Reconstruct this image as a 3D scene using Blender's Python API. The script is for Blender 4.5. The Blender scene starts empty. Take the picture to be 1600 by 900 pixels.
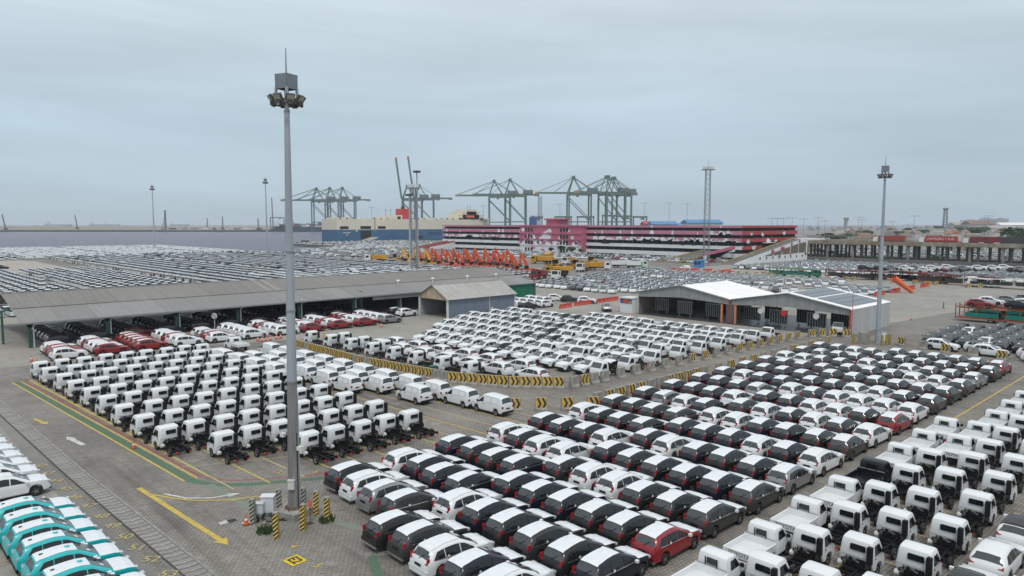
import bpy, bmesh, math, random
import numpy as np
from mathutils import Vector, Matrix
R = math.radians
rnd = random.Random(7)
sc = bpy.context.scene

# ---------------------------------------------------------------- camera, sky, sun, exposure
# world axes: x runs along the parked columns, y across them; metres; the drone hovers 18 m above the yard
YAW = R(43.3)
cam_d = bpy.data.cameras.new('camera'); cam = bpy.data.objects.new('camera', cam_d)
sc.collection.objects.link(cam); sc.camera = cam
cam_d.sensor_width = 36; cam_d.lens = 36*1126/1600; cam_d.clip_start = .5; cam_d.clip_end = 40000
cam.location = (0, 0, 18)
PITCH = math.atan(101/1126)
cam.rotation_euler = (math.pi/2-PITCH, 0, -YAW)
W = bpy.data.worlds.new('World'); sc.world = W; W.use_nodes = True
SUN_DIR = Vector((-.48, -.56, 1.25)).normalized()
SUN_EL = math.asin(SUN_DIR.z); SUN_ROT = math.atan2(SUN_DIR.x, SUN_DIR.y)
def build_sky():
    nt = W.node_tree; nd = nt.nodes; lk = nt.links; nd.clear()
    out = nd.new('ShaderNodeOutputWorld'); bg = nd.new('ShaderNodeBackground'); bg.inputs[1].default_value = .1
    sky = nd.new('ShaderNodeTexSky'); sky.sky_type = 'NISHITA'; sky.sun_disc = False
    sky.sun_elevation = SUN_EL; sky.sun_rotation = SUN_ROT; sky.dust_density = 3; sky.air_density = 1.2
    tc = nd.new('ShaderNodeTexCoord'); sep = nd.new('ShaderNodeSeparateXYZ'); lk.new(tc.outputs['Generated'], sep.inputs[0])
    ramp = nd.new('ShaderNodeValToRGB'); cr = ramp.color_ramp            # an even overcast, brighter overhead
    cr.elements[0].position = 0; cr.elements[0].color = (.46, .575, .655, 1)
    cr.elements[1].position = 1; cr.elements[1].color = (.90, .93, .96, 1)
    e = cr.elements.new(.12); e.color = (.485, .61, .705, 1)
    e = cr.elements.new(.30); e.color = (.65, .75, .82, 1)
    e = cr.elements.new(.6); e.color = (.80, .86, .90, 1)
    lk.new(sep.outputs['Z'], ramp.inputs[0])
    mp = nd.new('ShaderNodeMapping'); mp.inputs['Scale'].default_value = (1.1, 1.1, 7.5); mp.inputs['Rotation'].default_value = (.06, .05, .4)
    lk.new(tc.outputs['Generated'], mp.inputs[0])
    n1 = nd.new('ShaderNodeTexNoise'); n1.inputs['Scale'].default_value = 1.5; n1.inputs['Detail'].default_value = 7; n1.inputs['Roughness'].default_value = .55; n1.inputs['Distortion'].default_value = .5
    lk.new(mp.outputs[0], n1.inputs['Vector'])
    m = nd.new('ShaderNodeMapRange'); m.inputs[1].default_value = .3; m.inputs[2].default_value = .72; m.inputs[3].default_value = .90; m.inputs[4].default_value = 1.17
    lk.new(n1.outputs[0], m.inputs[0])
    mul = nd.new('ShaderNodeVectorMath'); mul.operation = 'SCALE'; lk.new(ramp.outputs[0], mul.inputs[0]); lk.new(m.outputs[0], mul.inputs['Scale'])
    x10 = nd.new('ShaderNodeVectorMath'); x10.operation = 'SCALE'; x10.inputs['Scale'].default_value = 10; lk.new(mul.outputs[0], x10.inputs[0])
    mix = nd.new('ShaderNodeMix'); mix.data_type = 'RGBA'; mix.inputs[0].default_value = .93
    lk.new(sky.outputs[0], mix.inputs[6]); lk.new(x10.outputs[0], mix.inputs[7])
    lk.new(mix.outputs[2], bg.inputs[0]); lk.new(bg.outputs[0], out.inputs[0])
build_sky()
sl = bpy.data.lights.new('sun', 'SUN'); sl.energy = 1.5; sl.angle = R(10); sl.color = (1, .965, .91)
so = bpy.data.objects.new('sun', sl); sc.collection.objects.link(so)
so.rotation_euler = (-SUN_DIR).to_track_quat('-Z', 'Y').to_euler(); so.location = (0, 0, 200)
sc.view_settings.view_transform = 'Standard'; sc.view_settings.look = 'None'; sc.view_settings.gamma = 1
sc.view_settings.exposure = 0; sc.view_settings.use_curve_mapping = False
sc.render.engine = 'CYCLES'
sc.cycles.max_bounces = 5; sc.cycles.diffuse_bounces = 3; sc.cycles.glossy_bounces = 2; sc.cycles.transmission_bounces = 2
sc.cycles.volume_bounces = 1; sc.cycles.caustics_reflective = False; sc.cycles.caustics_refractive = False

# ---------------------------------------------------------------- survey helpers (levelled from the camera station)
CY, SY = math.cos(YAW), math.sin(YAW)
def ray(x, y):
    u, v = (x-800)/1126, (450-y)/1126
    dx, dy, dz = u, math.cos(PITCH)+v*math.sin(PITCH), -math.sin(PITCH)+v*math.cos(PITCH)
    return (CY*dx+SY*dy, -SY*dx+CY*dy, dz)
def G(x, y, z=0.0):
    d = ray(x, y); t = (z-18)/d[2]; return (d[0]*t, d[1]*t)
def D(x, y, dist):            # point at horizontal forward distance dist
    u, v = (x-800)/1126, (450-y)/1126
    dx, dy, dz = u, math.cos(PITCH)+v*math.sin(PITCH), -math.sin(PITCH)+v*math.cos(PITCH)
    t = dist/dy; dx, dy, dz = dx*t, dist, dz*t
    return (CY*dx+SY*dy, -SY*dx+CY*dy, 18+dz)
FWD = (SY, CY); RGT = (CY, -SY)

# ---------------------------------------------------------------- materials
MATS = {}
def mat(name, col, rough=.6, metal=0, coat=0, vary=0, vscale=3, bump=0, bscale=30, spec=.5, stretch=None, dirt=None):
    if name in MATS: return MATS[name]
    m = bpy.data.materials.new(name); m.use_nodes = True; nt = m.node_tree; nd = nt.nodes; lk = nt.links
    b = nd['Principled BSDF']; b.inputs['Base Color'].default_value = (*col, 1); b.inputs['Roughness'].default_value = rough
    b.inputs['Metallic'].default_value = metal; b.inputs['Coat Weight'].default_value = coat; b.inputs['Coat Roughness'].default_value = .08
    b.inputs['Specular IOR Level'].default_value = spec
    if vary or bump:
        tc = nd.new('ShaderNodeTexCoord'); vec = tc.outputs['Object']
        if stretch:
            mp = nd.new('ShaderNodeMapping'); mp.inputs['Scale'].default_value = stretch; lk.new(vec, mp.inputs[0]); vec = mp.outputs[0]
    if vary:
        n = nd.new('ShaderNodeTexNoise'); n.inputs['Scale'].default_value = vscale; n.inputs['Detail'].default_value = 5; n.inputs['Roughness'].default_value = .65
        lk.new(vec, n.inputs['Vector'])
        r = nd.new('ShaderNodeMapRange'); r.inputs[1].default_value = .3; r.inputs[2].default_value = .7; lk.new(n.outputs[0], r.inputs[0])
        mx = nd.new('ShaderNodeMix'); mx.data_type = 'RGBA'; lk.new(r.outputs[0], mx.inputs[0])
        dk = dirt if dirt else tuple(c*(1-vary) for c in col)
        mx.inputs[6].default_value = (*dk, 1); mx.inputs[7].default_value = (*[min(1, c*(1+vary*.6)) for c in col], 1)
        lk.new(mx.outputs[2], b.inputs['Base Color'])
    if bump:
        n2 = nd.new('ShaderNodeTexNoise'); n2.inputs['Scale'].default_value = bscale; n2.inputs['Detail'].default_value = 4; lk.new(vec, n2.inputs['Vector'])
        bp = nd.new('ShaderNodeBump'); bp.inputs['Strength'].default_value = bump; bp.inputs['Distance'].default_value = .05
        lk.new(n2.outputs[0], bp.inputs['Height']); lk.new(bp.outputs[0], b.inputs['Normal'])
    MATS[name] = m; return m
def paint(name, col, metal=0):
    dark = max(col) < .1
    return mat('paint_'+name, col, .32, metal, .25 if dark else .5, .05, 1.2, spec=.3 if dark else .5)
PAINT = dict(white=paint('white', (.70, .715, .725)), black=paint('black', (.008, .009, .013)), navy=paint('navy', (.010, .012, .022)),
  grey=paint('grey', (.045, .044, .044), .2), dgrey=paint('dgrey', (.021, .021, .022), .15), silver=paint('silver', (.27, .27, .28), .45),
  red=paint('red', (.25, .012, .018), .1), teal=paint('teal', (.005, .42, .44)), cream=paint('cream', (.70, .68, .61)), blue=paint('blue', (.03, .09, .28)),
  green=paint('green', (.02, .16, .08)), maroon=paint('maroon', (.12, .012, .015)), orange=paint('orange', (.58, .075, .016)), yellow=paint('yellow', (.68, .36, .02)))
GLASS = mat('tinted_glass', (.010, .012, .014), .07, 0, .15, spec=.45)
GLASSR = mat('rear_glass', (.045, .05, .054), .1, 0, .3, spec=.6)  # base greyed to stand in for sky reflected in rear windows
GLASSW = mat('clear_glass', (.04, .05, .055), .05, 0, .5, spec=.8)
VGLASS = mat('van_rear_glass', (.05, .06, .072), .12)
FILM = mat('white_film', (.71, .735, .765), .35, 0, .1, .06, 2.5, .12, 6)
RUB = mat('tyre_rubber', (.014, .014, .015), .8)
RIM = mat('alloy_rim', (.32, .32, .33), .35, .7)
RIMD = mat('dark_rim', (.05, .05, .052), .4, .5)
STEELRIM = mat('steel_rim', (.42, .42, .42), .45, .3)
BLK = mat('black_plastic', (.010, .010, .011), .6, spec=.3)
CHAS = mat('chassis_black', (.009, .009, .010), .55, .1, 0, .4, 6, spec=.3)
ENG = mat('engine_metal', (.24, .235, .225), .45, .6, 0, .5, 14)
TAIL = mat('tail_red', (.38, .012, .018), .2, 0, .5)
HEADL = mat('headlamp', (.5, .52, .55), .12, .2, .5)
REDP = mat('red_plastic', (.55, .03, .015), .45)
PLATE = mat('sticker_white', (.75, .75, .75), .5)
CHROME = mat('chrome', (.6, .6, .6), .15, .9)

# ---------------------------------------------------------------- mesh builder
COL = sc.collection
class MB:
    def __init__(s): s.v = []; s.f = []; s.m = []; s.mats = []
    def mi(s, m):
        if m not in s.mats: s.mats.append(m)
        return s.mats.index(m)
    def poly(s, pts, m, flip=False):
        n = len(s.v); s.v += [tuple(p) for p in pts]; idx = list(range(n, n+len(pts)))
        s.f.append(idx[::-1] if flip else idx); s.m.append(s.mi(m))
    def box(s, c, d, m, rot=0, ax='z', M=None):
        x, y, z = d[0]/2, d[1]/2, d[2]/2; n = len(s.v)
        P = [(-x,-y,-z),(x,-y,-z),(x,y,-z),(-x,y,-z),(-x,-y,z),(x,-y,z),(x,y,z),(-x,y,z)]
        if M is None and rot:
            M = Matrix.Rotation(rot, 3, ax.upper())
        for p in P:
            if M is not None: p = M @ Vector(p)
            s.v.append((c[0]+p[0], c[1]+p[1], c[2]+p[2]))
        k = s.mi(m)
        for q in ((0,3,2,1),(4,5,6,7),(0,1,5,4),(1,2,6,5),(2,3,7,6),(3,0,4,7)):
            s.f.append([n+i for i in q]); s.m.append(k)
    def bx(s, x0, x1, y0, y1, z0, z1, m): s.box(((x0+x1)/2, (y0+y1)/2, (z0+z1)/2), (abs(x1-x0), abs(y1-y0), abs(z1-z0)), m)
    def bar(s, a, b, w, m, h=None):
        a = Vector(a); b = Vector(b); d = b-a; L = d.length
        if L < 1e-6: return
        q = d.to_track_quat('X', 'Z').to_matrix()
        s.box(tuple((a+b)/2), (L, w, h if h else w), m, M=q)
    def tube(s, a, b, r0, r1, m, n=10, caps=True):
        a = Vector(a); b = Vector(b); d = (b-a); q = d.to_track_quat('Z', 'X').to_matrix(); n0 = len(s.v); k = s.mi(m)
        for c, r in ((a, r0), (b, r1)):
            for i in range(n):
                t = 2*math.pi*i/n; p = q @ Vector((r*math.cos(t), r*math.sin(t), 0)); s.v.append(tuple(c+p))
        for i in range(n):
            j = (i+1) % n; s.f.append([n0+i, n0+j, n0+n+j, n0+n+i]); s.m.append(k)
        if caps:
            s.f.append([n0+i for i in range(n)][::-1]); s.m.append(k); s.f.append([n0+n+i for i in range(n)]); s.m.append(k)
    def prism(s, poly, axis, c0, c1, m):
        """poly of 2-D points extruded along axis from c0 to c1; axis y: points (x,z); x: (y,z); z: (x,y)"""
        def P(p, c): return {'y': (p[0], c, p[1]), 'x': (c, p[0], p[1]), 'z': (p[0], p[1], c)}[axis]
        n = len(s.v); L = len(poly); s.v += [P(p, c0) for p in poly]+[P(p, c1) for p in poly]; k = s.mi(m)
        A = sum(poly[i][0]*poly[(i+1) % L][1]-poly[(i+1) % L][0]*poly[i][1] for i in range(L))
        fl = (A > 0) ^ (axis == 'y') ^ (c1 < c0)
        a = list(range(n, n+L)); b = list(range(n+L, n+2*L))
        s.f.append(a[::-1] if fl else a); s.f.append(b if fl else b[::-1]); s.m += [k, k]
        for i in range(L):
            j = (i+1) % L; q = [n+i, n+j, n+L+j, n+L+i]; s.f.append(q if fl else q[::-1]); s.m.append(k)
    def add(s, o, off=(0, 0, 0)):
        n = len(s.v); s.v += [(p[0]+off[0], p[1]+off[1], p[2]+off[2]) for p in o.v]
        s.f += [[i+n for i in f] for f in o.f]; s.m += [s.mi(o.mats[k]) for k in o.m]
    def mesh(s, name, smooth=0):
        me = bpy.data.meshes.new(name); me.from_pydata(s.v, [], s.f)
        for m in s.mats: me.materials.append(m)
        me.polygons.foreach_set('material_index', s.m)
        if smooth:
            me.polygons.foreach_set('use_smooth', [True]*len(s.f)); me.set_sharp_from_angle(angle=R(smooth))
        me.update(); return me
    def build(s, name, parent=None, loc=(0, 0, 0), rz=0, smooth=0): return place(name, s.mesh(name, smooth), parent, loc, rz)
def place(name, me, parent=None, loc=(0, 0, 0), rz=0):
    o = bpy.data.objects.new(name, me); COL.objects.link(o); o.location = loc
    if rz: o.rotation_euler = (0, 0, rz)
    if parent: o.parent = parent
    return o
def empty(name, loc, rz=0):
    o = bpy.data.objects.new(name, None); COL.objects.link(o); o.location = loc; o.rotation_euler = (0, 0, rz); o.empty_display_size = .2; return o
def tag(o, label=None, cat=None, group=None, kind=None):
    if label: o['label'] = label
    if cat: o['category'] = cat
    if group: o['group'] = group
    if kind: o['kind'] = kind
    return o
ORD = ['first','second','third','fourth','fifth','sixth','seventh','eighth','ninth','tenth','eleventh','twelfth','thirteenth','fourteenth','fifteenth','sixteenth','seventeenth','eighteenth','nineteenth','twentieth','twenty-first','twenty-second','twenty-third','twenty-fourth','twenty-fifth','twenty-sixth','twenty-seventh','twenty-eighth','twenty-ninth','thirtieth']
TENS = {3: 'thirty', 4: 'forty', 5: 'fifty', 6: 'sixty', 7: 'seventy', 8: 'eighty', 9: 'ninety'}
def ordn(i):
    if i < 30: return ORD[i]
    n = i+1; h = 'hundred-and-' if n > 100 else ''; n = n-100 if n > 100 else n
    if n == 100: return 'hundredth'
    if n <= 30: return h+ORD[n-1]
    return h+(TENS[n//10]+'-'+ORD[n % 10-1] if n % 10 else TENS[n//10][:-1]+'ieth')
# ---------------------------------------------------------------- ground, sea, painted markings
def ground_mat(name, kind):
    m = bpy.data.materials.new(name); m.use_nodes = True; nt = m.node_tree; nd = nt.nodes; lk = nt.links; b = nd['Principled BSDF']
    b.inputs['Roughness'].default_value = .85
    tc = nd.new('ShaderNodeTexCoord'); P = tc.outputs['Object']
    def noise(scale, det=5, rough=.6, vec=None, lo=.3, hi=.7):
        n = nd.new('ShaderNodeTexNoise'); n.inputs['Scale'].default_value = scale; n.inputs['Detail'].default_value = det; n.inputs['Roughness'].default_value = rough
        lk.new(vec or P, n.inputs['Vector']); r = nd.new('ShaderNodeMapRange'); r.inputs[1].default_value = lo; r.inputs[2].default_value = hi; lk.new(n.outputs[0], r.inputs[0]); return r.outputs[0]
    def mix(f, a, c, mode='MIX'):
        x = nd.new('ShaderNodeMix'); x.data_type = 'RGBA'; x.blend_type = mode
        for s_, v in ((0, f), (6, a), (7, c)):
            if hasattr(v, 'is_linked') or hasattr(v, 'links'): lk.new(v, x.inputs[s_])
            elif s_ == 0: x.inputs[0].default_value = v
            else: x.inputs[s_].default_value = (*v, 1)
        return x.outputs[2]
    if kind == 'paver':
        br = nd.new('ShaderNodeTexBrick'); mp = nd.new('ShaderNodeMapping'); mp.inputs['Rotation'].default_value = (0, 0, R(2)); mp.inputs['Scale'].default_value = (1, 1, 1)
        lk.new(P, mp.inputs[0]); lk.new(mp.outputs[0], br.inputs['Vector'])
        br.inputs['Color1'].default_value = (.285, .27, .25, 1); br.inputs['Color2'].default_value = (.225, .214, .20, 1); br.inputs['Mortar'].default_value = (.085, .08, .074, 1)
        br.inputs['Scale'].default_value = 1; br.inputs['Mortar Size'].default_value = .017; br.inputs['Brick Width'].default_value = .30; br.inputs['Row Height'].default_value = .22; br.inputs['Mortar Smooth'].default_value = .3
        c = br.outputs['Color']
        c = mix(noise(.11, 6, .7), (.62, .60, .58), (1.16, 1.13, 1.08)); c = mix(1.0, br.outputs['Color'], c, 'MULTIPLY')
        # tyre tracks worn along the lanes
        mp2 = nd.new('ShaderNodeMapping'); mp2.inputs['Scale'].default_value = (.9, .03, 1); lk.new(P, mp2.inputs[0])
        c = mix(noise(1, 4, .6, mp2.outputs[0], .52, .75), c, mix(1.0, c, (.62, .61, .60), 'MULTIPLY'))
        c = mix(noise(.55, 5, .7, None, .62, .8), c, (.075, .07, .066))
        c = mix(noise(.38, 5, .7, None, .60, .78), c, (.34, .325, .30))
        c = mix(noise(2.1, 3, .6, None, .66, .74), c, mix(1.0, c, (.42, .41, .40), 'MULTIPLY'))
        c = mix(noise(.045, 4, .6, None, .5, .68), c, mix(1.0, c, (.80, .78, .76), 'MULTIPLY'))
        bp = nd.new('ShaderNodeBump'); bp.inputs['Strength'].default_value = .5; bp.inputs['Distance'].default_value = .02; bp.invert = True
        lk.new(br.outputs['Fac'], bp.inputs['Height']); lk.new(bp.outputs[0], b.inputs['Normal'])
    elif kind == 'concrete':
        c = mix(noise(.10, 6, .65), (.25, .235, .212), (.36, .34, .305)); c = mix(noise(1.3, 6, .75), c, mix(1.0, c, (.80, .79, .78), 'MULTIPLY'))
        c = mix(noise(.35, 6, .7, None, .60, .76), c, (.12, .113, .105))
        c = mix(noise(1.7, 3, .6, None, .66, .75), c, mix(1.0, c, (.5, .49, .48), 'MULTIPLY'))
        br = nd.new('ShaderNodeTexBrick'); lk.new(P, br.inputs['Vector']); br.offset = 0
        br.inputs['Color1'].default_value = (1, 1, 1, 1); br.inputs['Color2'].default_value = (.93, .93, .93, 1); br.inputs['Mortar'].default_value = (.45, .44, .43, 1)
        br.inputs['Scale'].default_value = 1; br.inputs['Mortar Size'].default_value = .02; br.inputs['Brick Width'].default_value = 5; br.inputs['Row Height'].default_value = 5
        c = mix(1.0, c, br.outputs['Color'], 'MULTIPLY')
    elif kind == 'sand':
        c = mix(noise(.012, 6, .7), (.16, .135, .105), (.28, .24, .19))
    elif kind == 'grass':
        c = mix(noise(.4, 6, .75), (.045, .06, .022), (.13, .13, .06))
    else:   # land
        c = mix(noise(.02, 6, .7), (.15, .145, .135), (.25, .24, .22)); c = mix(noise(.3, 5, .7), c, mix(1.0, c, (.82, .82, .82), 'MULTIPLY'))
    lk.new(c, b.inputs['Base Color']); return m
def sheet(name, pts, z, m, kind='structure', parent=None):
    mb = MB(); mb.poly([(p[0], p[1], z) for p in pts], m); o = mb.build(name, parent)
    if kind and not parent: o['kind'] = kind
    return o
M_LAND = ground_mat('land', 'land'); M_PAVE = ground_mat('block_paving', 'paver'); M_CONC = ground_mat('yard_concrete', 'concrete'); M_SAND = ground_mat('reclaimed_sand', 'sand'); M_GRASS = ground_mat('scrub', 'grass')
# land reaches the quays; beyond lies the harbour basin
sheet('ground', [(-9000, 560), (-60, 560), (80, 592), (187, 603), (193, 455), (194, 416), (292, 507), (298, 609), (900, 609), (1050, 1000), (9000, 900), (9000, -9000), (-9000, -9000)], 0, M_LAND)
qw = mat('quay_wall', (.16, .155, .145), .9, vary=.4, vscale=.3)
mb = MB()
for p, q in zip([(-9000, 560), (-60, 560), (80, 592), (187, 603), (193, 455), (194, 416), (292, 507), (298, 609), (900, 609)], [(-60, 560), (80, 592), (187, 603), (193, 455), (194, 416), (292, 507), (298, 609), (900, 609), (1050, 1000)]):
    mb.poly([(p[0], p[1], -.004), (q[0], q[1], -.004), (q[0], q[1], -3), (p[0], p[1], -3)], qw)
tag(mb.build('quay_edge'), kind='structure')
ms = bpy.data.materials.new('sea_water'); ms.use_nodes = True; nt = ms.node_tree; nd = nt.nodes; lk = nt.links; b = nd['Principled BSDF']
b.inputs['Base Color'].default_value = (.088, .078, .118, 1); b.inputs['Roughness'].default_value = .28; b.inputs['IOR'].default_value = 1.33
tc = nd.new('ShaderNodeTexCoord'); n = nd.new('ShaderNodeTexNoise'); n.inputs['Scale'].default_value = .16; n.inputs['Detail'].default_value = 8; n.inputs['Roughness'].default_value = .7
lk.new(tc.outputs['Object'], n.inputs['Vector']); bp = nd.new('ShaderNodeBump'); bp.inputs['Strength'].default_value = 1; bp.inputs['Distance'].default_value = 3
lk.new(n.outputs[0], bp.inputs['Height']); lk.new(bp.outputs[0], b.inputs['Normal'])
mb = MB(); mb.poly([(11000*math.cos(t*math.pi/32), 11000*math.sin(t*math.pi/32), -2) for t in range(64)], ms)
tag(mb.build('sea'), kind='structure')
# yard surfaces
sheet('paved_yard', [(11.4, 20), (140, 20), (140, 46.6), (104, 52), (53, 103), (40, 107.5), (14, 107.5), (11.4, 96), (10.6, 81)], .004, M_PAVE)
for o in (bpy.data.objects['paved_yard'],): pass
sheet('concrete_apron', [(-60, 18), (9.9, 18), (9.9, 81), (8, 130), (-60, 140)], .004, M_CONC)
sheet('shed_apron', [(9.9, 108), (40, 108), (53, 103.6), (104, 52.6), (140, 47), (300, 30), (300, 165), (160, 160), (90, 200), (9.9, 170)], .004, M_CONC)
sheet('wharf_apron', [(-80, 300), (68, 300), (70, 405), (66, 420), (-80, 470)], .004, mat('pale_concrete', (.36, .325, .285), .9, vary=.25, vscale=.15))
sheet('north_paving', [(22, -60), (140, -60), (140, 19.9), (11.4, 19.9), (11.4, -60)], .004, M_PAVE)
# paint
YEL = mat('road_paint_yellow', (.52, .37, .05), .8, vary=.35, vscale=2.2, dirt=(.33, .26, .10))
YELF = mat('faded_yellow', (.40, .32, .12), .8, vary=.4, vscale=2.5, dirt=(.26, .235, .17))
GRN = mat('road_paint_green', (.045, .115, .062), .8, vary=.5, vscale=1.4, dirt=(.10, .125, .09))
GRNF = mat('faded_green', (.12, .16, .115), .85, vary=.5, vscale=1.6, dirt=(.20, .2, .18))
REDL = mat('road_paint_red', (.32, .06, .05), .8, vary=.4, vscale=2)
WHP = mat('road_paint_white', (.55, .54, .52), .8, vary=.4, vscale=2.5, dirt=(.30, .29, .28))
ZS = [.0]
def strip(name, pts, w, m, z=.008):
    """painted line of width w along a polyline"""
    ZS[0] += .00015; z += ZS[0]; mb = MB(); P = [Vector((p[0], p[1])) for p in pts]; L = []; Rr = []
    for i, p in enumerate(P):
        d = (P[min(i+1, len(P)-1)]-P[max(i-1, 0)]).normalized(); n = Vector((-d.y, d.x))*w/2
        L.append(p+n); Rr.append(p-n)
    for i in range(len(P)-1): mb.poly([(*Rr[i], z), (*Rr[i+1], z), (*L[i+1], z), (*L[i], z)], m)
    return tag(mb.build(name), kind='structure')
strip('painted_green_line', [(14.35, 97.6), (17.35, 51.2), (18.2, 49.3), (20.0, 47.75), (23.9, 45.6), (27, 44.3)], .62, GRN)
strip('painted_yellow_line', [(13.95, 97.6), (16.95, 51.5)], .16, YEL)
strip('painted_yellow_line', [(14.75, 97.6), (17.85, 51.5)], .16, YEL)
strip('painted_red_line', [(15.05, 97.6), (18.15, 51.5), (19.2, 49.6), (21, 48.1), (24.5, 46.3), (27, 45.2)], .14, REDL)
strip('painted_yellow_line', [(15.6, 97.6), (18.6, 51.3)], .2, YEL)
for k in range(0, 13):      # bay lines of the truck field and the van field
    x0 = 18.6+2.33*k
    strip('painted_yellow_line', [(x0-2.9, 100), (x0+.25, 47.6-.55*k if k < 6 else 45)], .14, YEL if k % 2 else YELF)
strip('painted_yellow_line', [(17.9, 54.6), (24, 51.8), (30, 49.5)], .1, YELF)
for k in range(24):
    strip('painted_yellow_line', [(30+4.95*k, 19.2), (30+4.95*k, 9)], .12, YELF)
for y in (19.5, 14.8): strip('painted_yellow_line', [(24, y), (104, y)], .16, YEL)
strip('painted_green_line', [(18.0, 49.6), (18.3, 43.2), (20.9, 38.6)], .5, GRNF)
strip('painted_green_line', [(20.9, 38.6), (22.2, 34.6), (20.6, 32.4)], .55, GRNF)
strip('painted_green_line', [(20.3, 32.6), (18.6, 29)], .5, GRN)
# arrows
def arrow(name, pts, w, hw, hl, m):
    strip_o = MB(); P = [Vector(p) for p in pts]; z = .024+ZS[0]*.5; ZS[0] += .0003
    d = (P[-1]-P[-2]).normalized(); n = Vector((-d.y, d.x)); tip = P[-1]; base = tip-d*hl; Q = P[:-1]+[base]
    Ls = []; Rs = []
    for i, p in enumerate(Q):
        dd = (Q[min(i+1, len(Q)-1)]-Q[max(i-1, 0)]).normalized(); nn = Vector((-dd.y, dd.x))*w/2; Ls.append(p+nn); Rs.append(p-nn)
    for i in range(len(Q)-1): strip_o.poly([(*Rs[i], z), (*Rs[i+1], z), (*Ls[i+1], z), (*Ls[i], z)], m)
    strip_o.poly([(*(base-n*hw/2), z), (*tip, z), (*(base+n*hw/2), z)], m)
    return tag(strip_o.build(name), kind='structure')
arrow('painted_arrow', [(14.2, 52.2), (15.15, 39.3)], .34, .85, 1.0, YEL)
arrow('painted_arrow', [(14.5, 50.3), (15.3, 48.6), (16.3, 47.1), (17.9, 45.8), (20.9, 44.5)], .17, .55, 1.1, YEL)
arrow('painted_arrow', [(15.1, 49.9), (15.9, 48.1), (17.1, 47.0), (18.9, 46.5)], .2, .7, .8, WHP)
arrow('painted_arrow', [(12.6, 77.7), (13.1, 74.7)], .3, .8, 1.0, YEL)
arrow('painted_arrow', [(13.9, 65.6), (13.45, 69.3)], .4, .75, 1.2, WHP)
def flat_text(name, s, loc, rz, size, m, z=.03, parent=None, rot=None, kind='structure', bold=0):
    cu = bpy.data.curves.new(name, 'FONT'); cu.body = s; cu.size = size; cu.align_x = 'CENTER'; cu.align_y = 'CENTER'; cu.extrude = .002; cu.offset = bold
    t = bpy.data.objects.new(name, cu); COL.objects.link(t); bpy.context.view_layer.update()
    me = bpy.data.meshes.new_from_object(t.evaluated_get(bpy.context.evaluated_depsgraph_get())); bpy.data.objects.remove(t)
    me.name = name; me.materials.clear(); me.materials.append(m); o = place(name, me, parent, (loc[0], loc[1], z)); o.rotation_euler = rot if rot else (0, 0, rz)
    if not parent and kind: o['kind'] = kind
    return o
for k, (x, y) in enumerate([(10.42, 62), (10.47, 59.9), (10.55, 57.67), (10.72, 55.49), (10.85, 53.3), (11.04, 51.03), (11.19, 48.66), (11.3, 46.61), (11.38, 44.47), (11.48, 42.44), (11.6, 40.42), (11.72, 38.06)]):
    flat_text('bay_number', str(42+k), (x-.15, y), R(-42), .95, YELF, bold=.014)
M_E2 = mat('marking_yellow', (.62, .45, .02), .8, vary=.2, vscale=3); M_INK = mat('marking_black', (.03, .03, .03), .8)
sheet('painted_bay_sign', [(16.5, 35.45), (17.42, 35.62), (17.5, 34.55), (16.6, 34.45)], .024, M_E2)
flat_text('bay_letters', 'E2', (17.0, 35.02), R(-84), .80, M_INK, bold=.02)
flat_text('bay_number', '4', (17.75, 36.6), R(-84), .7, YEL, bold=.01); flat_text('bay_number', '5', (17.6, 33.6), R(-84), .7, YEL, bold=.01)
for k, (x, y) in enumerate([(20.6, 51.0), (22.6, 48.6), (24.6, 46.9)]): flat_text('bay_number', str(1+k), (x, y), R(-60), .8, YEL, bold=.01)
strip('painted_red_line', [(6.4, 53.6), (9.7, 51.0)], .12, REDL)
for k in range(14): strip('painted_yellow_line', [(2, 36.4+2.3*k), (8.8, 36.3+2.3*k)], .12, YELF)
mb = MB()                    # checker of repainted pavers by the mast
for (i, j) in ((0, 0), (1, 1), (2, 0)):
    mb.poly([(15.9+.5*i, 42.3-.5*i+.45*j, .026), (16.4+.5*i, 42.3-.5*i+.45*j, .026), (16.4+.5*i, 42.75-.5*i+.45*j, .026), (15.9+.5*i, 42.75-.5*i+.45*j, .026)], WHP if i != 1 else M_INK)
tag(mb.build('painted_checker'), kind='structure')
# storm drain covered by slabs
mdr = mat('drain_concrete', (.27, .255, .235), .9, vary=.4, vscale=1.5); msl = mat('slab_concrete', (.30, .285, .262), .9, vary=.35, vscale=2)
mdk = mat('drain_gap', (.05, .048, .045), 1)
dr = empty('drain_channel', (0, 0, 0)); dr['kind'] = 'structure'
sheet('channel_bed', [(10.16, 96), (11.35, 96), (12.3, 59), (13.4, 32), (12.32, 32), (11.18, 59)], .0055, mdk, None, dr)
def drain_x(y): return 11.12-(y-59)*.028 if y > 59 else 11.12+(59-y)*.042
SL = []
for v in range(4):
    m_ = mat('slab_concrete_%d' % v, tuple(c*(.86+.05*v) for c in (.285, .27, .25)), .9, vary=.35, vscale=2)
    q = MB(); q.bx(-.50, .50, -.275, .275, -.03, .012, m_); q.bx(-.46, -.06, -.268, -.235, .0125, .014, mdk); q.bx(.06, .46, -.268, -.235, .0125, .014, mdk); SL.append(q.mesh('slab'))
y = 33.0; k = 0
while y < 95:
    x = drain_x(y)+.62
    o = place('slab', SL[rnd.randrange(4)], dr, (x, y, rnd.uniform(0, .012)), R(1.7+rnd.uniform(-.6, .6))); y += .60; k += 1
strip('kerb_strip', [(drain_x(96)+.02, 96), (drain_x(59)+.02, 59), (drain_x(33)+.02, 33)], .05, mdk, .006)
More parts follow.
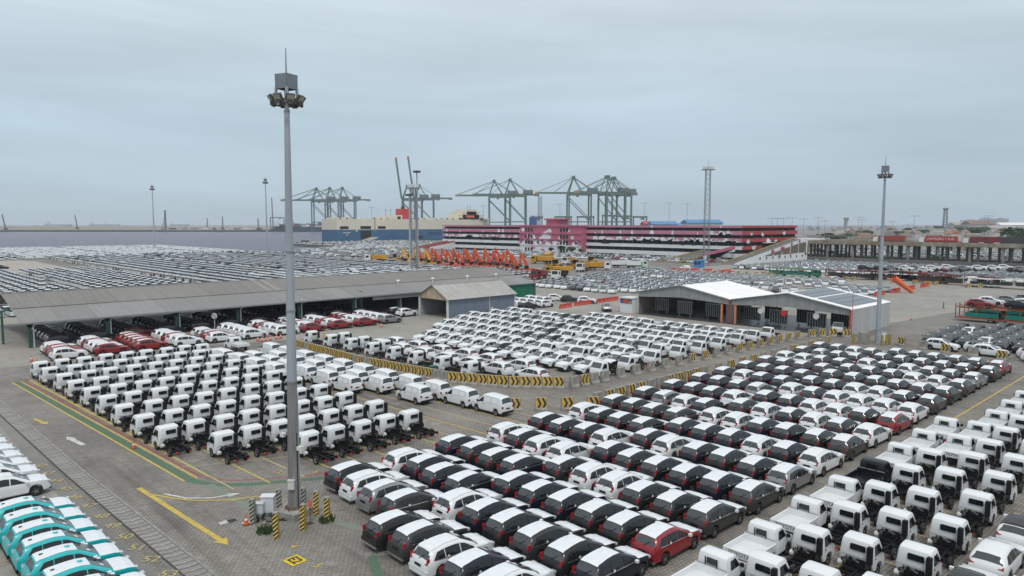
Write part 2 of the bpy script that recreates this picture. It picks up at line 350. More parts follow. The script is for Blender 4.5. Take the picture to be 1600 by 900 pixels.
strip('kerb_strip', [(drain_x(96)+1.23, 96), (drain_x(59)+1.23, 59), (drain_x(33)+1.23, 33)], .16, mdr, .006)
# ---------------------------------------------------------------- vehicle models (x forward, origin on the ground at mid length)
def pl(prof, x):
    if x <= prof[0][0]: return prof[0][1]
    for (x0, y0), (x1, y1) in zip(prof, prof[1:]):
        if x <= x1: return y0+(y1-y0)*(x-x0)/(x1-x0+1e-9)
    return prof[-1][1]
def wheel_mb(r, w, rim, n=16, spokes=5):
    """wheel about its own centre, outer face towards +y"""
    mb = MB(); h = w/2
    prof = [(r*.62, -h), (r*.93, -h), (r, -h*.7), (r, h*.7), (r*.93, h), (r*.64, h), (r*.60, h*.55)]
    k = len(prof); base = len(mb.v)
    for i in range(n):
        t = 2*math.pi*i/n
        for (q, y) in prof: mb.v.append((q*math.cos(t), y, q*math.sin(t)))
    mi = mb.mi(RUB)
    for i in range(n):
        j = (i+1) % n
        for a in range(k-1):
            mb.f.append([base+i*k+a, base+i*k+a+1, base+j*k+a+1, base+j*k+a]); mb.m.append(mi)
    mb.f.append([base+i*k for i in range(n)]); mb.m.append(mi)
    rm = MB()
    if spokes:
        rm.poly([(r*.60*math.cos(2*math.pi*i/n), h*.2, r*.60*math.sin(2*math.pi*i/n)) for i in range(n)][::-1], RIMD)
        for s_ in range(spokes):
            t = 2*math.pi*s_/spokes; c, s2 = math.cos(t), math.sin(t)
            rm.box((c*r*.32, h*.5, s2*r*.32), (r*.6, h*.4, r*.17), rim, -t, 'y')
        rm.tube((0, h*.25, 0), (0, h*.75, 0), r*.16, r*.13, rim, 8)
    else:
        rm.poly([(r*.61*math.cos(2*math.pi*i/n), h*.5, r*.61*math.sin(2*math.pi*i/n)) for i in range(n)][::-1], rim)
        rm.tube((0, h*.4, 0), (0, h*.85, 0), r*.26, r*.2, BLK, 8)
    mb.add(rm); return mb
class Loft:
    """a car body lofted through cross sections"""
    def __init__(s, top, belt, W, zb=.24, arches=(), ar=.38, tumble=.16, xs=(), narrow=.13):
        s.top = top; s.belt = belt; s.W = W; s.zb = zb; s.arches = arches; s.ar = ar; s.tumble = tumble; s.narrow = narrow
        s.x0, s.x1 = top[0][0], top[-1][0]
        X = set(round(p[0], 3) for p in top) | set(round(p[0], 3) for p in belt) | set(xs)
        for c in arches:
            for k in (-1, -.92, -.7, -.38, 0, .38, .7, .92, 1): X.add(round(c+k*ar, 3))
            X.add(round(c-ar-.015, 3)); X.add(round(c+ar+.015, 3))
        s.X = sorted(x for x in X if s.x0-1e-6 <= x <= s.x1+1e-6)
    def half(s, x):
        L = (s.x1-s.x0)/2; c = (s.x1+s.x0)/2; t = max(0, (abs(x-c)-.62*L)/(.38*L)); return s.W/2*(1-s.narrow*t*t)
    def sec(s, x):
        w = s.half(x); zt = pl(s.top, x); zl = min(pl(s.belt, x), zt-.05); zb = s.zb
        e = min(1, max(0, (min(x-s.x0, s.x1-x))/.12)); zb = zb+.12*(1-e)
        for c in s.arches:
            d = abs(x-c)
            if d <= s.ar: zb = max(zb, .33+math.sqrt(max(0, s.ar**2-d*d)))
        g = max(0, zt-zl-.05); wt = w-.05-s.tumble*min(1, g/.6)
        zm = zb+(zl-zb)*.55
        return [(0, zb), (w*.86, zb), (w*.985, zb+min(.1, (zl-zb)*.3)), (w, zm), (w*.975, zl), (wt, zt-.05-.05*min(1, g*3)), (wt-.15, zt), (0, zt+.025)]
    def body(s, m, under=BLK):
        mb = MB(); S = []
        for x in s.X:
            h = s.sec(x); ring = [(x, y, z) for y, z in h]+[(x, -y, z) for y, z in h[-2:0:-1]]; S.append(ring)
        n = len(S[0]); mi = mb.mi(m); mu = mb.mi(under)
        for r in S: mb.v += r
        for i in range(len(S)-1):
            for j in range(n):
                k = (j+1) % n; mb.f.append([i*n+j, i*n+k, (i+1)*n+k, (i+1)*n+j]); mb.m.append(mu if j in (0, n-1) else mi)
        mb.f.append([j for j in range(n)][::-1]); mb.m.append(mi); b = (len(S)-1)*n
        mb.f.append([b+j for j in range(n)]); mb.m.append(mi); return mb
    def side(s, xa, xb, fa, fb, m, sgn, skewa=0, skewb=0, off=.012, n=3):
        """pane on the flank between belt and roof edge"""
        mb = MB(); G_ = []
        for i in range(n+1):
            row = []
            for f, k in ((fa, 0), (fb, 1)):
                t = i/n; x = xa+(xb-xa)*t+(skewa*(1-t)+skewb*t)*k
                h = s.sec(x); p, q = h[4], h[5]; y = p[0]+(q[0]-p[0])*f; z = p[1]+(q[1]-p[1])*f; row.append((x, sgn*(y+off), z+off*.3))
            G_.append(row)
        for i in range(n): mb.poly([G_[i][0], G_[i+1][0], G_[i+1][1], G_[i][1]], m, flip=(sgn < 0) ^ True)
        return mb
    def cap(s, xa, xb, m, wf=1.0, off=.014, n=4, edge=False, inset=0):
        """skin laid over the upper surface between two stations (screens, bonnet, roof)"""
        mb = MB(); rows = []; XS = sorted(set([xa, xb]+[q for q in s.X if xa+.01 < q < xb-.01]+[xa+(xb-xa)*i/n for i in range(1, n)])); n = len(XS)-1
        for x in XS:
            h = s.sec(x); z0 = pl(s.top, x-.02); z1 = pl(s.top, x+.02); d = Vector((.04, z1-z0)).normalized(); nx, nz = -d.y*off, d.x*off
            ye = h[5][0] if edge else h[6][0]; ze = h[5][1] if edge else h[6][1]
            y5, z5, y6, z6 = h[5][0]*wf-inset, h[5][1], h[6][0]*wf-inset, h[6][1]
            half = ([(y5+off*.6, z5)] if edge else [])+[(y6, z6), (0, h[7][1])]
            row = [(x+nx, y, z+nz) for y, z in half]+[(x+nx, -y, z+nz) for y, z in half[-2::-1]]; rows.append(row)
        for i in range(n):
            for j in range(len(rows[0])-1): mb.poly([rows[i][j], rows[i][j+1], rows[i+1][j+1], rows[i+1][j]], m)
        return mb
def flipfix(mb):
    return mb
# part lists: (part_name, mb, offset, smooth)
def finish(parts):
    """turn part builders into shared meshes"""
    return [(n, mb.mesh(n, sm), off, flip) for (n, mb, off, sm, flip) in parts]
def wheels(axles, half, r, w, rim, spokes=5, n=16):
    mb = wheel_mb(r, w, rim, n, spokes); me = mb; out = []
    for x in axles:
        out.append(('wheel', me, (x, half, r), 40, 0)); out.append(('wheel', me, (x, -half, r), 40, 1))
    return out
def lamp_pair(name, pts, m):
    a = MB(); a.poly(pts, m); b = MB(); b.poly([(x, -y, z) for x, y, z in pts][::-1], m); return [(name, a, (0, 0, 0), 0, 0), (name, b, (0, 0, 0), 0, 0)]
def mpv(col, film=True, detail=2, suv=False):
    """seven seat people carrier"""
    top = [(-2.27, .60), (-2.23, .86), (-2.15, 1.05), (-1.86, 1.48), (-1.70, 1.55), (-1.1, 1.625), (-.55, 1.645), (-.1, 1.61), (.15, 1.545), (1.05, 1.12), (1.15, 1.08), (1.7, 1.015), (2.03, .91), (2.2, .74), (2.27, .55)]
    belt = [(-2.27, 1.10), (-1.4, 1.05), (0, 1.0), (1.1, .98), (2.27, .92)]
    L = Loft(top, belt, 1.75, .25, (-1.36, 1.42), .39, .22, narrow=.16)
    P = PAINT[col]; parts = []; glass = GLASS
    body = L.body(P)
    body.bx(-2.30, -2.1, -.74, .74, .30, .42, CHROME if col != 'white' else PAINT['white']); body.bx(-2.285, -2.2, -.8, .8, .44, .60, P)
    rw = L.cap(-2.10, -1.87, GLASSR, .90, n=3, edge=True); ws = L.cap(.10, 1.06, GLASSW, .98, n=4, edge=True, inset=.02)
    wp = MB(); wp.bar((-2.17, .02, 1.09), (-2.02, -.30, 1.30), .025, BLK); parts.append(('wiper', wp, (0, 0, 0), 0, 0))
    parts += [('rear_window', rw, (0, 0, 0), 30, 0), ('windshield', ws, (0, 0, 0), 30, 0)]
    for sg in (1, -1):
        for (xa, xb, sa, sb) in ((-1.84, -1.12, .30, .02), (-1.06, -.12, 0, 0), (-.06, .86, 0, -.56)):
            parts.append(('side_window', L.side(xa, xb, .07, .90, glass, sg, sa, sb), (0, 0, 0), 0, 0))
    if film:
        parts += [('roof_film', L.cap(-1.84, -.06, FILM, 1.06, .016, 6), (0, 0, 0), 30, 0), ('bonnet_film', L.cap(1.10, 2.12, FILM, .98, .014, 4, edge=True), (0, 0, 0), 30, 0)]
    t = MB()
    t.prism([(.52, .935), (.735, .91), (.745, 1.22), (.705, 1.23), (.682, .985), (.52, .965)], 'x', -2.215, -2.03, TAIL)
    u = MB(); u.v = [(x, -y, z) for x, y, z in t.v]; u.f = [f[::-1] for f in t.f]; u.m = t.m; u.mats = t.mats
    parts += [('tail_light', t, (0, 0, 0), 0, 0), ('tail_light', u, (0, 0, 0), 0, 0)]
    h = MB(); h.box((2.13, .66, .78), (.2, .28, .12), HEADL); h2 = MB(); h2.box((2.13, -.66, .78), (.2, .28, .12), HEADL)
    parts += [('headlight', h, (0, 0, 0), 0, 0), ('headlight', h2, (0, 0, 0), 0, 0)]
    for sg in (1, -1):
        q = MB(); q.box((.78, sg*.96, 1.05), (.16, .17, .13), PAINT['white'] if film else P); parts.append(('mirror', q, (0, 0, 0), 0, 0))
    for sg in (1, -1): parts.append(('belt_trim', L.side(-1.80, .90, .0, .055, CHROME, sg, 0, 0, .016, 8), (0, 0, 0), 0, 0))
    s_ = MB(); s_.box((-.95, -.895, 1.12), (.14, .01, .13), PLATE, .5, 'y'); parts.append(('sticker', s_, (0, 0, 0), 0, 0))
    pt = MB(); pt.box((-2.275, 0, .80), (.03, .5, .12), BLK); parts.append(('licence_plate', pt, (0, 0, 0), 0, 0))
    parts += wheels((-1.36, 1.42), .78, .325, .2, RIM)
    return ('body', body, 32), parts
def suv(col, film='none', roof=None, lamp='fin', L_=4.35, H=1.66, W=1.8):
    k = L_/4.35; h = H/1.66
    top = [(-2.17, .62), (-2.13, .92), (-2.03, 1.08), (-1.74, 1.47), (-1.5, 1.55), (-.8, 1.62), (-.35, 1.625), (.12, 1.55), (.98, 1.12), (1.08, 1.08), (1.7, 1.02), (2.0, .93), (2.12, .78), (2.17, .55)]
    top = [(x*k, z*h) for x, z in top]; belt = [(x*k, z*h) for x, z in [(-2.17, 1.12), (-1.2, 1.06), (1.1, 1.0), (2.17, .95)]]
    ax = (-1.30*k, 1.30*k); L = Loft(top, belt, W, .27, ax, .40, .22, narrow=.16); P = PAINT[col]; parts = []
    body = L.body(P); body.bx(-2.18*k, -2.08*k, -.78, .78, .30, .52, BLK); body.bx(2.06*k, 2.19*k, -.72, .72, .32, .60, BLK)
    parts += [('rear_window', L.cap(-1.98*k, -1.75*k, GLASSR, .9, n=3, edge=True), (0, 0, 0), 30, 0), ('windshield', L.cap(.14*k, .99*k, GLASSW, .97, n=4, edge=True, inset=.02), (0, 0, 0), 30, 0)]
    for sg in (1, -1):
        for (xa, xb, sa, sb) in ((-1.66, -1.02, .26, .02), (-.96, -.12, 0, 0), (-.06, .80, 0, -.54)):
            parts.append(('side_window', L.side(xa*k, xb*k, .06, .90, GLASS, sg, sa, sb), (0, 0, 0), 0, 0))
    st = MB(); st.box((.62*k, -.35, 1.335*h), (.16, .22, .012), PLATE, .49, 'y'); parts.append(('sticker', st, (0, 0, 0), 0, 0))
    if film in ('full', 'roof'):
        parts.append(('roof_film', L.cap(-1.68*k, .10*k, FILM, 1.0, .016, 6), (0, 0, 0), 30, 0))
        if film == 'full': parts.append(('bonnet_film', L.cap(1.02*k, 2.04*k, FILM, .98, .016, 5, edge=True), (0, 0, 0), 30, 0))
    if col == 'teal':
        q = MB(); q.box((-.25, .0, 1.665*h), (.22, .16, .06), PAINT['teal']); parts.append(('roof_sensor', q, (0, 0, 0), 0, 0)); q = MB(); q.box((-1.38, 0, 1.60*h), (.16, .06, .10), BLK); parts.append(('aerial', q, (0, 0, 0), 0, 0))
    if roof: parts.append(('roof_panel', L.cap(-1.70*k, .12*k, PAINT[roof] if roof in PAINT else roof, 1.0, .012, 6, edge=True), (0, 0, 0), 30, 0))
    for sg in (1, -1):
        t = MB(); t.prism([(sg*.52, .945*h), (sg*.76, .93*h), (sg*.755, 1.07*h), (sg*.71, 1.08*h), (sg*.67, 1.0*h), (sg*.52, .975*h)], 'x', -2.135*k, -1.95*k, TAIL if col != 'teal' else mat('lamp_film', (.45, .42, .42), .3)); parts.append(('tail_light', t, (0, 0, 0), 0, 0))
        t = MB(); t.box((2.07*k, sg*.70, .86*h), (.14, .3, .1), HEADL); parts.append(('headlight', t, (0, 0, 0), 0, 0))
        t = MB(); t.box((.80*k, sg*(W/2+.09), 1.08*h), (.17, .18, .14), FILM if film == 'full' else P); parts.append(('mirror', t, (0, 0, 0), 0, 0))
    parts += wheels(ax, W/2-.1, .34, .22, RIM)
    return ('body', body, 32), parts
def van():
    """panel van with blank sides"""
    top = [(-2.08, .62), (-2.06, 1.0), (-2.0, 1.22), (-1.83, 1.70), (-1.6, 1.80), (-.8, 1.85), (.2, 1.86), (.55, 1.80), (1.25, 1.24), (1.36, 1.15), (1.85, .98), (2.02, .80), (2.08, .55)]
    belt = [(-2.08, 1.12), (0, 1.10), (1.3, 1.05), (2.08, .9)]
    L = Loft(top, belt, 1.65, .28, (-1.22, 1.40), .36, .12, narrow=.10); P = PAINT['white']; body = L.body(P); parts = []
    body.bx(-2.13, -1.9, -.74, .74, .34, .52, BLK); body.bx(2.0, 2.12, -.66, .66, .36, .55, BLK)
    parts += [('rear_window', L.cap(-1.985, -1.83, VGLASS, .93, n=3, edge=True), (0, 0, 0), 30, 0), ('windshield', L.cap(.58, 1.26, GLASSW, .97, n=4, edge=True, inset=.02), (0, 0, 0), 30, 0)]
    seam = mat('panel_seam', (.38, .39, .40), .6)
    for sg in (1, -1):
        parts.append(('side_window', L.side(.42, 1.16, .08, .80, GLASS, sg, 0, -.42), (0, 0, 0), 0, 0))
        for xa, xb in ((-.55, .34), (-1.5, -.66)):
            q = L.side(xa, xb, .10, .84, P, sg, 0, 0, .022); parts.append(('blank_panel', q, (0, 0, 0), 0, 0))
            e = L.side(xa-.03, xb+.03, .05, .90, seam, sg, 0, 0, .012); parts.append(('panel_seam', e, (0, 0, 0), 0, 0))
        t = MB(); t.box((-2.045, sg*.68, .92), (.1, .17, .20), TAIL); parts.append(('tail_light', t, (0, 0, 0), 0, 0))
        t = MB(); t.box((1.96, sg*.6, .82), (.16, .26, .16), HEADL); parts.append(('headlight', t, (0, 0, 0), 0, 0))
        t = MB(); t.box((1.1, sg*.92, 1.18), (.12, .16, .16), BLK); parts.append(('mirror', t, (0, 0, 0), 0, 0))
        t = MB(); t.box((.38, sg*.842, .98), (.16, .02, .04), BLK); parts.append(('door_handle', t, (0, 0, 0), 0, 0))
    t = MB(); t.box((-2.08, 0, .76), (.03, .46, .12), BLK); parts.append(('licence_plate', t, (0, 0, 0), 0, 0))
    parts += wheels((-1.22, 1.40), .73, .30, .18, STEELRIM, 0)
    return ('body', body, 32), parts
def cab_shell(prof, W, m, ymid=.93, round_=.10):
    """cab lofted from a side profile, rounded towards the flanks"""
    mb = MB(); cx = sum(p[0] for p in prof)/len(prof); cz = sum(p[1] for p in prof)/len(prof); S = []
    for f, sh in ((-1, .90), (-.94, .97), (-.8, 1.0), (.8, 1.0), (.94, .97), (1, .90)):
        S.append([(cx+(x-cx)*(sh if z > 1.0 else 1-(1-sh)*.4), f*W/2*(1-.10*max(0, (z-1.05))/.85), cz+(z-cz)*(sh if z > 1.2 else 1)) for x, z in prof])
    n = len(prof); mi = mb.mi(m)
    for r in S: mb.v += r
    for i in range(len(S)-1):
        for j in range(n):
            k = (j+1) % n; mb.f.append([i*n+j, (i+1)*n+j, (i+1)*n+k, i*n+k]); mb.m.append(mi)
    mb.f.append(list(range(n))); mb.m.append(mi); b = (len(S)-1)*n; mb.f.append([b+j for j in range(n)][::-1]); mb.m.append(mi)
    return mb
def rounded(y0, y1, z0, z1, r, n=4):
    P = []
    for cy, cz, a in ((y1-r, z1-r, 0), (y0+r, z1-r, 90), (y0+r, z0+r, 180), (y1-r, z0+r, 270)):
        for i in range(n+1): t = R(a+90*i/n); P.append((cy+r*math.cos(t), cz+r*math.sin(t)))
    return P
def chassis_cab(small=False):
    """bare chassis light truck; origin under the cab's rear panel, frame behind"""
    P = PAINT['white']
    prof = [(0, .70), (-.03, 1.0), (-.02, 1.62), (.06, 1.84), (.22, 1.93), (.85, 1.95), (1.02, 1.88), (1.40, 1.22), (1.50, 1.08), (1.56, .70), (1.52, .40), (1.25, .36), (1.18, .62), (.98, .76), (.72, .78), (.5, .70), (.42, .44), (.12, .44)]
    body = cab_shell(prof, 1.66, P); parts = []
    sm_ = mat('panel_seam', (.38, .39, .40), .6)
    body.bx(-.042, -.02, -.76, .78, 1.005, 1.02, sm_)
    for sg in (1, -1): body.bx(.27, .285, sg*.832-.004, sg*.832+.004, .5, 1.12, sm_); body.bx(.27, 1.3, sg*.832-.004, sg*.832+.004, 1.10, 1.115, sm_)
    rw = MB(); rw.prism(rounded(-.46, .30, 1.34, 1.66, .07), 'x', -.075, -.03, GLASS); parts.append(('rear_window', rw, (0, 0, 0), 0, 0))
    it = MB(); it.prism(rounded(-.83, -.58, .84, 1.76, .05), 'x', -.24, -.02, BLK); parts.append(('air_intake', it, (0, 0, 0), 0, 0))
    for sg in (1, -1):
        w = MB(); pts = [(.30, 1.16), (.30, 1.68), (.86, 1.70), (1.24, 1.18)]
        w.poly([(x, sg*(.83*(1-.10*max(0, z-1.05)/.85)+.006), z) for x, z in pts][::1 if sg < 0 else -1][::-1], GLASS); parts.append(('side_window', w, (0, 0, 0), 0, 0))
        t = MB(); t.box((1.53, sg*.60, .80), (.06, .3, .2), HEADL); parts.append(('headlight', t, (0, 0, 0), 0, 0))
        t = MB(); t.box((1.12, sg*.93, 1.30), (.08, .16, .24), BLK); parts.append(('mirror', t, (0, 0, 0), 0, 0))
        t = MB(); t.box((.34, sg*.835, 1.02), (.12, .02, .05), BLK); parts.append(('door_handle', t, (0, 0, 0), 0, 0))
    ws = MB(); ws.poly([(1.055, -.66, 1.83), (1.055, .66, 1.83), (1.40, .74, 1.24), (1.40, -.74, 1.24)], GLASSW, True); parts.append(('windshield', ws, (0, 0, 0), 0, 0))
    f = MB()
    for sg in (1, -1):
        f.box((-1.05, sg*.36, .58), (3.3, .07, .13), CHAS)
        f.bar((-1.65, sg*.36, .50), (-1.65, sg*.60, .36), .06, CHAS); f.box((-1.5, sg*.52, .36), (1.0, .06, .05), CHAS)
    for x in (-2.62, -2.1, -1.3, -.7): f.box((x, 0, .58), (.08, .74, .10), CHAS)
    f.box((-2.70, 0, .60), (.07, 1.0, .12), CHAS); f.tube((-1.62, -.62, .30), (-1.62, .62, .30), .07, .07, CHAS, 8); f.tube((-1.62, -.12, .30), (-1.62, .12, .30), .16, .16, CHAS, 10)
    f.tube((-1.62, 0, .36), (-.3, 0, .48), .05, .05, CHAS, 6); f.box((-.45, 0, .48), (.7, .72, .22), CHAS); f.box((-1.05, -.42, .46), (.5, .34, .26), CHAS); f.box((-1.2, .45, .45), (.45, .3, .24), CHAS); parts.append(('chassis_frame', f, (0, 0, 0), 0, 0))
    e = MB(); e.box((-.16, -.05, .70), (.5, .8, .36), CHAS); e.box((-.42, -.35, .66), (.3, .3, .3), CHAS); re_ = random.Random(5)
    for i in range(22): e.box((-.52+re_.random()*.5, -.5+re_.random()*.95, .80+re_.random()*.20), (re_.uniform(.03, .12), re_.uniform(.03, .14), re_.uniform(.03, .10)), re_.choice([CHAS, CHAS, ENG, ENG, PLATE if i % 7 == 0 else CHAS]), re_.uniform(0, 1.5))
    e.tube((-.45, -.3, .9), (-.1, .3, .98), .035, .035, ENG, 6); e.tube((-.5, .1, .72), (-.05, .45, .92), .03, .03, CHAS, 6)
    for i in range(9): e.box((-.18+.07*(i % 3)-.12, -.32+.09*i, .86+.03*((i*5) % 4)), (.12, .1, .10) if i != 3 else (.06, .05, .06), ENG if i % 3 == 1 else REDP if i == 3 else CHAS)
    e.tube((-.26, .32, .80), (-.26, .62, .80), .09, .09, CHAS, 8); e.tube((-.28, -.62, .66), (-.28, -.80, .66), .2, .2, CHAS, 10); e.tube((-.2, -.45, .95), (-.2, .35, .95), .05, .05, CHAS, 6)
    parts.append(('engine', e, (0, 0, 0), 0, 0))
    k = MB(); k.tube((-.20, .56, .56), (-.20, .80, .56), .15, .15, mat('reservoir', (.62, .64, .62), .4), 10); parts.append(('fuel_tank', k, (0, 0, 0), 30, 0))
    for sg in (1, -1):
        t = MB(); t.box((-2.62, sg*.48, .47), (.10, .24, .12), REDP); parts.append(('tail_light', t, (0, 0, 0), 0, 0))
    parts += wheels((.84, -1.62), .70, .31, .18, STEELRIM, 0)
    return ('cab', body, 35), parts
def pickup(col='white'):
    """single cab drop-side pickup; origin mid length"""
    P = PAINT[col]
    prof = [(.12, .62), (.10, 1.05), (.12, 1.62), (.20, 1.78), (.36, 1.84), (1.02, 1.84), (1.16, 1.78), (1.62, 1.24), (1.72, 1.14), (2.28, 1.04), (2.42, .92), (2.47, .55), (2.30, .42), (2.14, .44), (2.08, .68), (1.88, .80), (1.62, .80), (1.40, .68), (1.34, .44), (.2, .42)]
    body = cab_shell(prof, 1.72, P); parts = []; z0, z1 = .82, 1.12
    bed = MB(); bed.bx(-2.45, .04, -.86, .86, z0-.10, z0, P); bed.bx(-2.40, .0, -.36, .36, .52, z0-.10, CHAS); parts.append(('bed_floor', bed, (0, 0, 0), 0, 0))
    for sg in (1, -1):
        b_ = MB(); b_.bx(-2.45, .04, sg*.88-.03, sg*.88+.03, z0-.06, z1, P); b_.bx(-2.47, .05, sg*.88-.04, sg*.88+.04, z1-.03, z1+.012, P)
        for x in (-1.9, -1.2, -.5): b_.box((x, sg*.918, z0+.12), (.05, .02, .18), mat('hinge_grey', (.3, .3, .3), .6))
        parts.append(('side_gate', b_, (0, 0, 0), 0, 0))
    t = MB(); t.bx(-2.50, -2.44, -.91, .91, z0-.08, z1, P); parts.append(('tailgate', t, (0, 0, 0), 0, 0))
    t = MB(); t.bx(.0, .07, -.90, .90, z0, z1+.10, P); t.bx(.0, .07, -.86, .86, z1+.11, z1+.14, mat('hinge_grey', (.3, .3, .3), .6))
    for sg in (.32, -.32): t.bx(.0, .06, sg-.02, sg+.02, 1.2, 1.66, BLK)
    parts.append(('headboard', t, (0, 0, 0), 0, 0))
    rw = MB(); rw.prism(rounded(-.26, .26, 1.32, 1.62, .04), 'x', .05, .14, GLASS); parts.append(('rear_window', rw, (0, 0, 0), 0, 0))
    for sg in (1, -1):
        w = MB(); pts = [(.52, 1.16), (.52, 1.62), (1.04, 1.66), (1.46, 1.20)]
        w.poly([(x, sg*(.86*(1-.10*max(0, z-1.05)/.85)+.006), z) for x, z in pts][::1 if sg < 0 else -1][::-1], GLASS); parts.append(('side_window', w, (0, 0, 0), 0, 0))
        h = MB(); h.box((2.40, sg*.64, .88), (.08, .3, .18), HEADL); parts.append(('headlight', h, (0, 0, 0), 0, 0))
        h = MB(); h.box((1.40, sg*.99, 1.26), (.10, .18, .20), BLK); parts.append(('mirror', h, (0, 0, 0), 0, 0))
        h = MB(); h.box((-2.46, sg*.70, .62), (.06, .2, .12), TAIL); parts.append(('tail_light', h, (0, 0, 0), 0, 0))
    ws = MB(); ws.poly([(1.20, -.68, 1.76), (1.20, .68, 1.76), (1.61, .76, 1.27), (1.61, -.76, 1.27)], GLASSW, True); parts.append(('windshield', ws, (0, 0, 0), 0, 0))
    kx = .88
    for m_ in [body]+[q[1] for q in parts]: m_.v = [(x*kx, y, z) for x, y, z in m_.v]
    parts += wheels((1.75*kx, -1.35*kx), .76, .33, .2, STEELRIM if col == 'white' else RIMD, 0)
    return ('cab', body, 35), parts
KIND = {}
def kind(key, model):
    """store meshes of a model, both split in parts and fused into one mesh for far copies"""
    (bn, bmb, bsm), parts = model; cache = {}; out = []; fused = MB(); fused.add(bmb)
    for (n, mb, off, sm, flip) in parts:
        if id(mb) not in cache: cache[id(mb)] = mb.mesh(n, sm)
        out.append((n, cache[id(mb)], off, flip))
        if flip:
            q = MB(); q.v = [(-x, -y, z) for x, y, z in mb.v]; q.f = mb.f; q.m = mb.m; q.mats = mb.mats; fused.add(q, off)
        else: fused.add(mb, off)
    KIND[key] = (bn, bmb.mesh(bn, bsm), out, fused.mesh(key, 32), {})
SKIP_FAR = {'sticker', 'licence_plate', 'belt_trim', 'door_handle', 'mirror', 'headlight', 'panel_seam', 'engine'}
def vehicle(key, name, x, y, rz, label, cat, group, level=2, z=0, extra=None):
    """level 2: every part; 1: the main parts; 0: one mesh"""
    bn, bme, parts, fused, _ = KIND[key]
    if level == 0:
        o = place(name, fused, None, (x, y, z), rz); return tag(o, label, cat, group)
    e = empty(name, (x, y, z), rz); tag(e, label, cat, group); place(bn, bme, e)
    for (n, me, off, flip) in parts:
        if level == 1 and n in SKIP_FAR: continue
        place(n, me, e, off, math.pi if flip else 0)
    if extra: place(extra[0], extra[1], e, extra[2]).rotation_euler = extra[3]
    return e
CNAME = dict(white='white', black='black', navy='dark navy', grey='dark grey', dgrey='charcoal grey', silver='silver grey', red='red', teal='teal')
for c in ('white', 'black', 'navy', 'grey', 'dgrey', 'silver', 'red'): kind('mpv_'+c, mpv(c))
for c in ('white', 'red', 'silver', 'dgrey', 'black'): kind('suvf_'+c, suv(c, 'full'))
kind('suvr_white', suv('white', 'roof')); kind('suvr_red', suv('red', 'roof')); kind('suvr_silver', suv('silver', 'roof')); kind('suvr_grey', suv('grey', 'roof')); kind('suvr_black', suv('black', 'roof'))
kind('suv_white', suv('white')); kind('suv_white_blackroof', suv('white', roof='dgrey')); kind('suv_teal', suv('teal', 'full', L_=4.3))
for c in ('black', 'dgrey', 'grey', 'navy', 'maroon'): kind('suv_'+c, suv(c))
kind('van', van()); kind('cab', chassis_cab()); kind('pickup_white', pickup()); kind('pickup_black', pickup('black'))
kind('mpvb_white', mpv('white', film=False))
# ---------------------------------------------------------------- parked vehicles
def inframe(x, y, z=1.6, m=40):
    f = x*FWD[0]+y*FWD[1]; r = x*RGT[0]+y*RGT[1]; dz = z-18
    yc = f*math.cos(PITCH)-dz*math.sin(PITCH); zc = f*math.sin(PITCH)+dz*math.cos(PITCH)
    if yc < 1: return False
    px, py = 800+1126*r/yc, 450-1126*zc/yc
    return -m < px < 1600+m and py < 900+m
def jit(s): return rnd.uniform(-s, s)
# field of people carriers, two blocks
rightcol = {0: 'red', 1: 'grey', 2: 'grey', 3: 'silver', 4: 'white', 5: 'grey', 6: 'white', 7: 'red', 8: 'white', 9: 'grey', 10: 'dgrey', 11: 'grey', 12: 'silver', 13: 'dgrey', 14: 'red'}
fixed = {(-2, 5): 'dgrey', (-2, 4): 'grey', (-2, 3): 'white', (-2, 2): 'navy', (-2, 1): 'white', (-1, 5): 'white', (-1, 4): 'navy', (-1, 3): 'dgrey', (-1, 2): 'grey', (-1, 1): 'dgrey', (-1, 0): 'navy', (0, 5): 'navy', (0, 4): 'navy', (0, 3): 'navy', (0, 2): 'dgrey', (0, 1): 'dgrey',
         (1, 5): 'dgrey', (1, 4): 'white', (1, 3): 'white', (1, 2): 'dgrey', (1, 1): 'dgrey'}
fixed2 = {(0, 9): 'dgrey', (0, 8): 'white', (0, 7): 'silver', (0, 6): 'grey', (1, 9): 'white', (1, 8): 'navy', (1, 7): 'navy', (1, 6): 'navy', (2, 9): 'navy', (2, 8): 'dgrey', (2, 7): 'dgrey', (2, 6): 'navy', (3, 9): 'white', (3, 8): 'dgrey', (3, 7): 'white', (3, 6): 'white', (4, 9): 'black', (4, 8): 'black', (4, 7): 'navy', (4, 6): 'white', (5, 9): 'white', (5, 8): 'black'}
def pickcol(): return rnd.choices(['black', 'navy', 'dgrey', 'grey', 'white', 'silver'], [3, 3, 3.2, 1.8, 2.9, .45])[0]
for j in range(10):
    left = j > 5
    for k in range(-2 if not left else 0, 15 if not left else 16):
        x = (25.4+4.8*k+.008*k*k) if left else (32.5+4.78*k+.011*k*k); y = 21.95+2.28*j
        c = fixed2.get((k, j)) if left else (rightcol.get(k) if j == 0 and k >= 0 else fixed.get((k, j)))
        c = c or pickcol()
        if not inframe(x, y): continue
        d = math.hypot(x, y); lvl = 2 if d < 72 else 1
        row = k+2 if not left else k; col = j if not left else j-6
        lab = '%s people carrier with white roof film, %s block, %s row back, %s from right' % (CNAME[c], 'left' if left else 'right', ordn(row), ordn(col))
        vehicle('mpv_'+c, 'people_carrier', x+jit(.2), y+jit(.09), R(jit(1.5)), lab, 'car', 'people carriers parked in the near field', lvl)
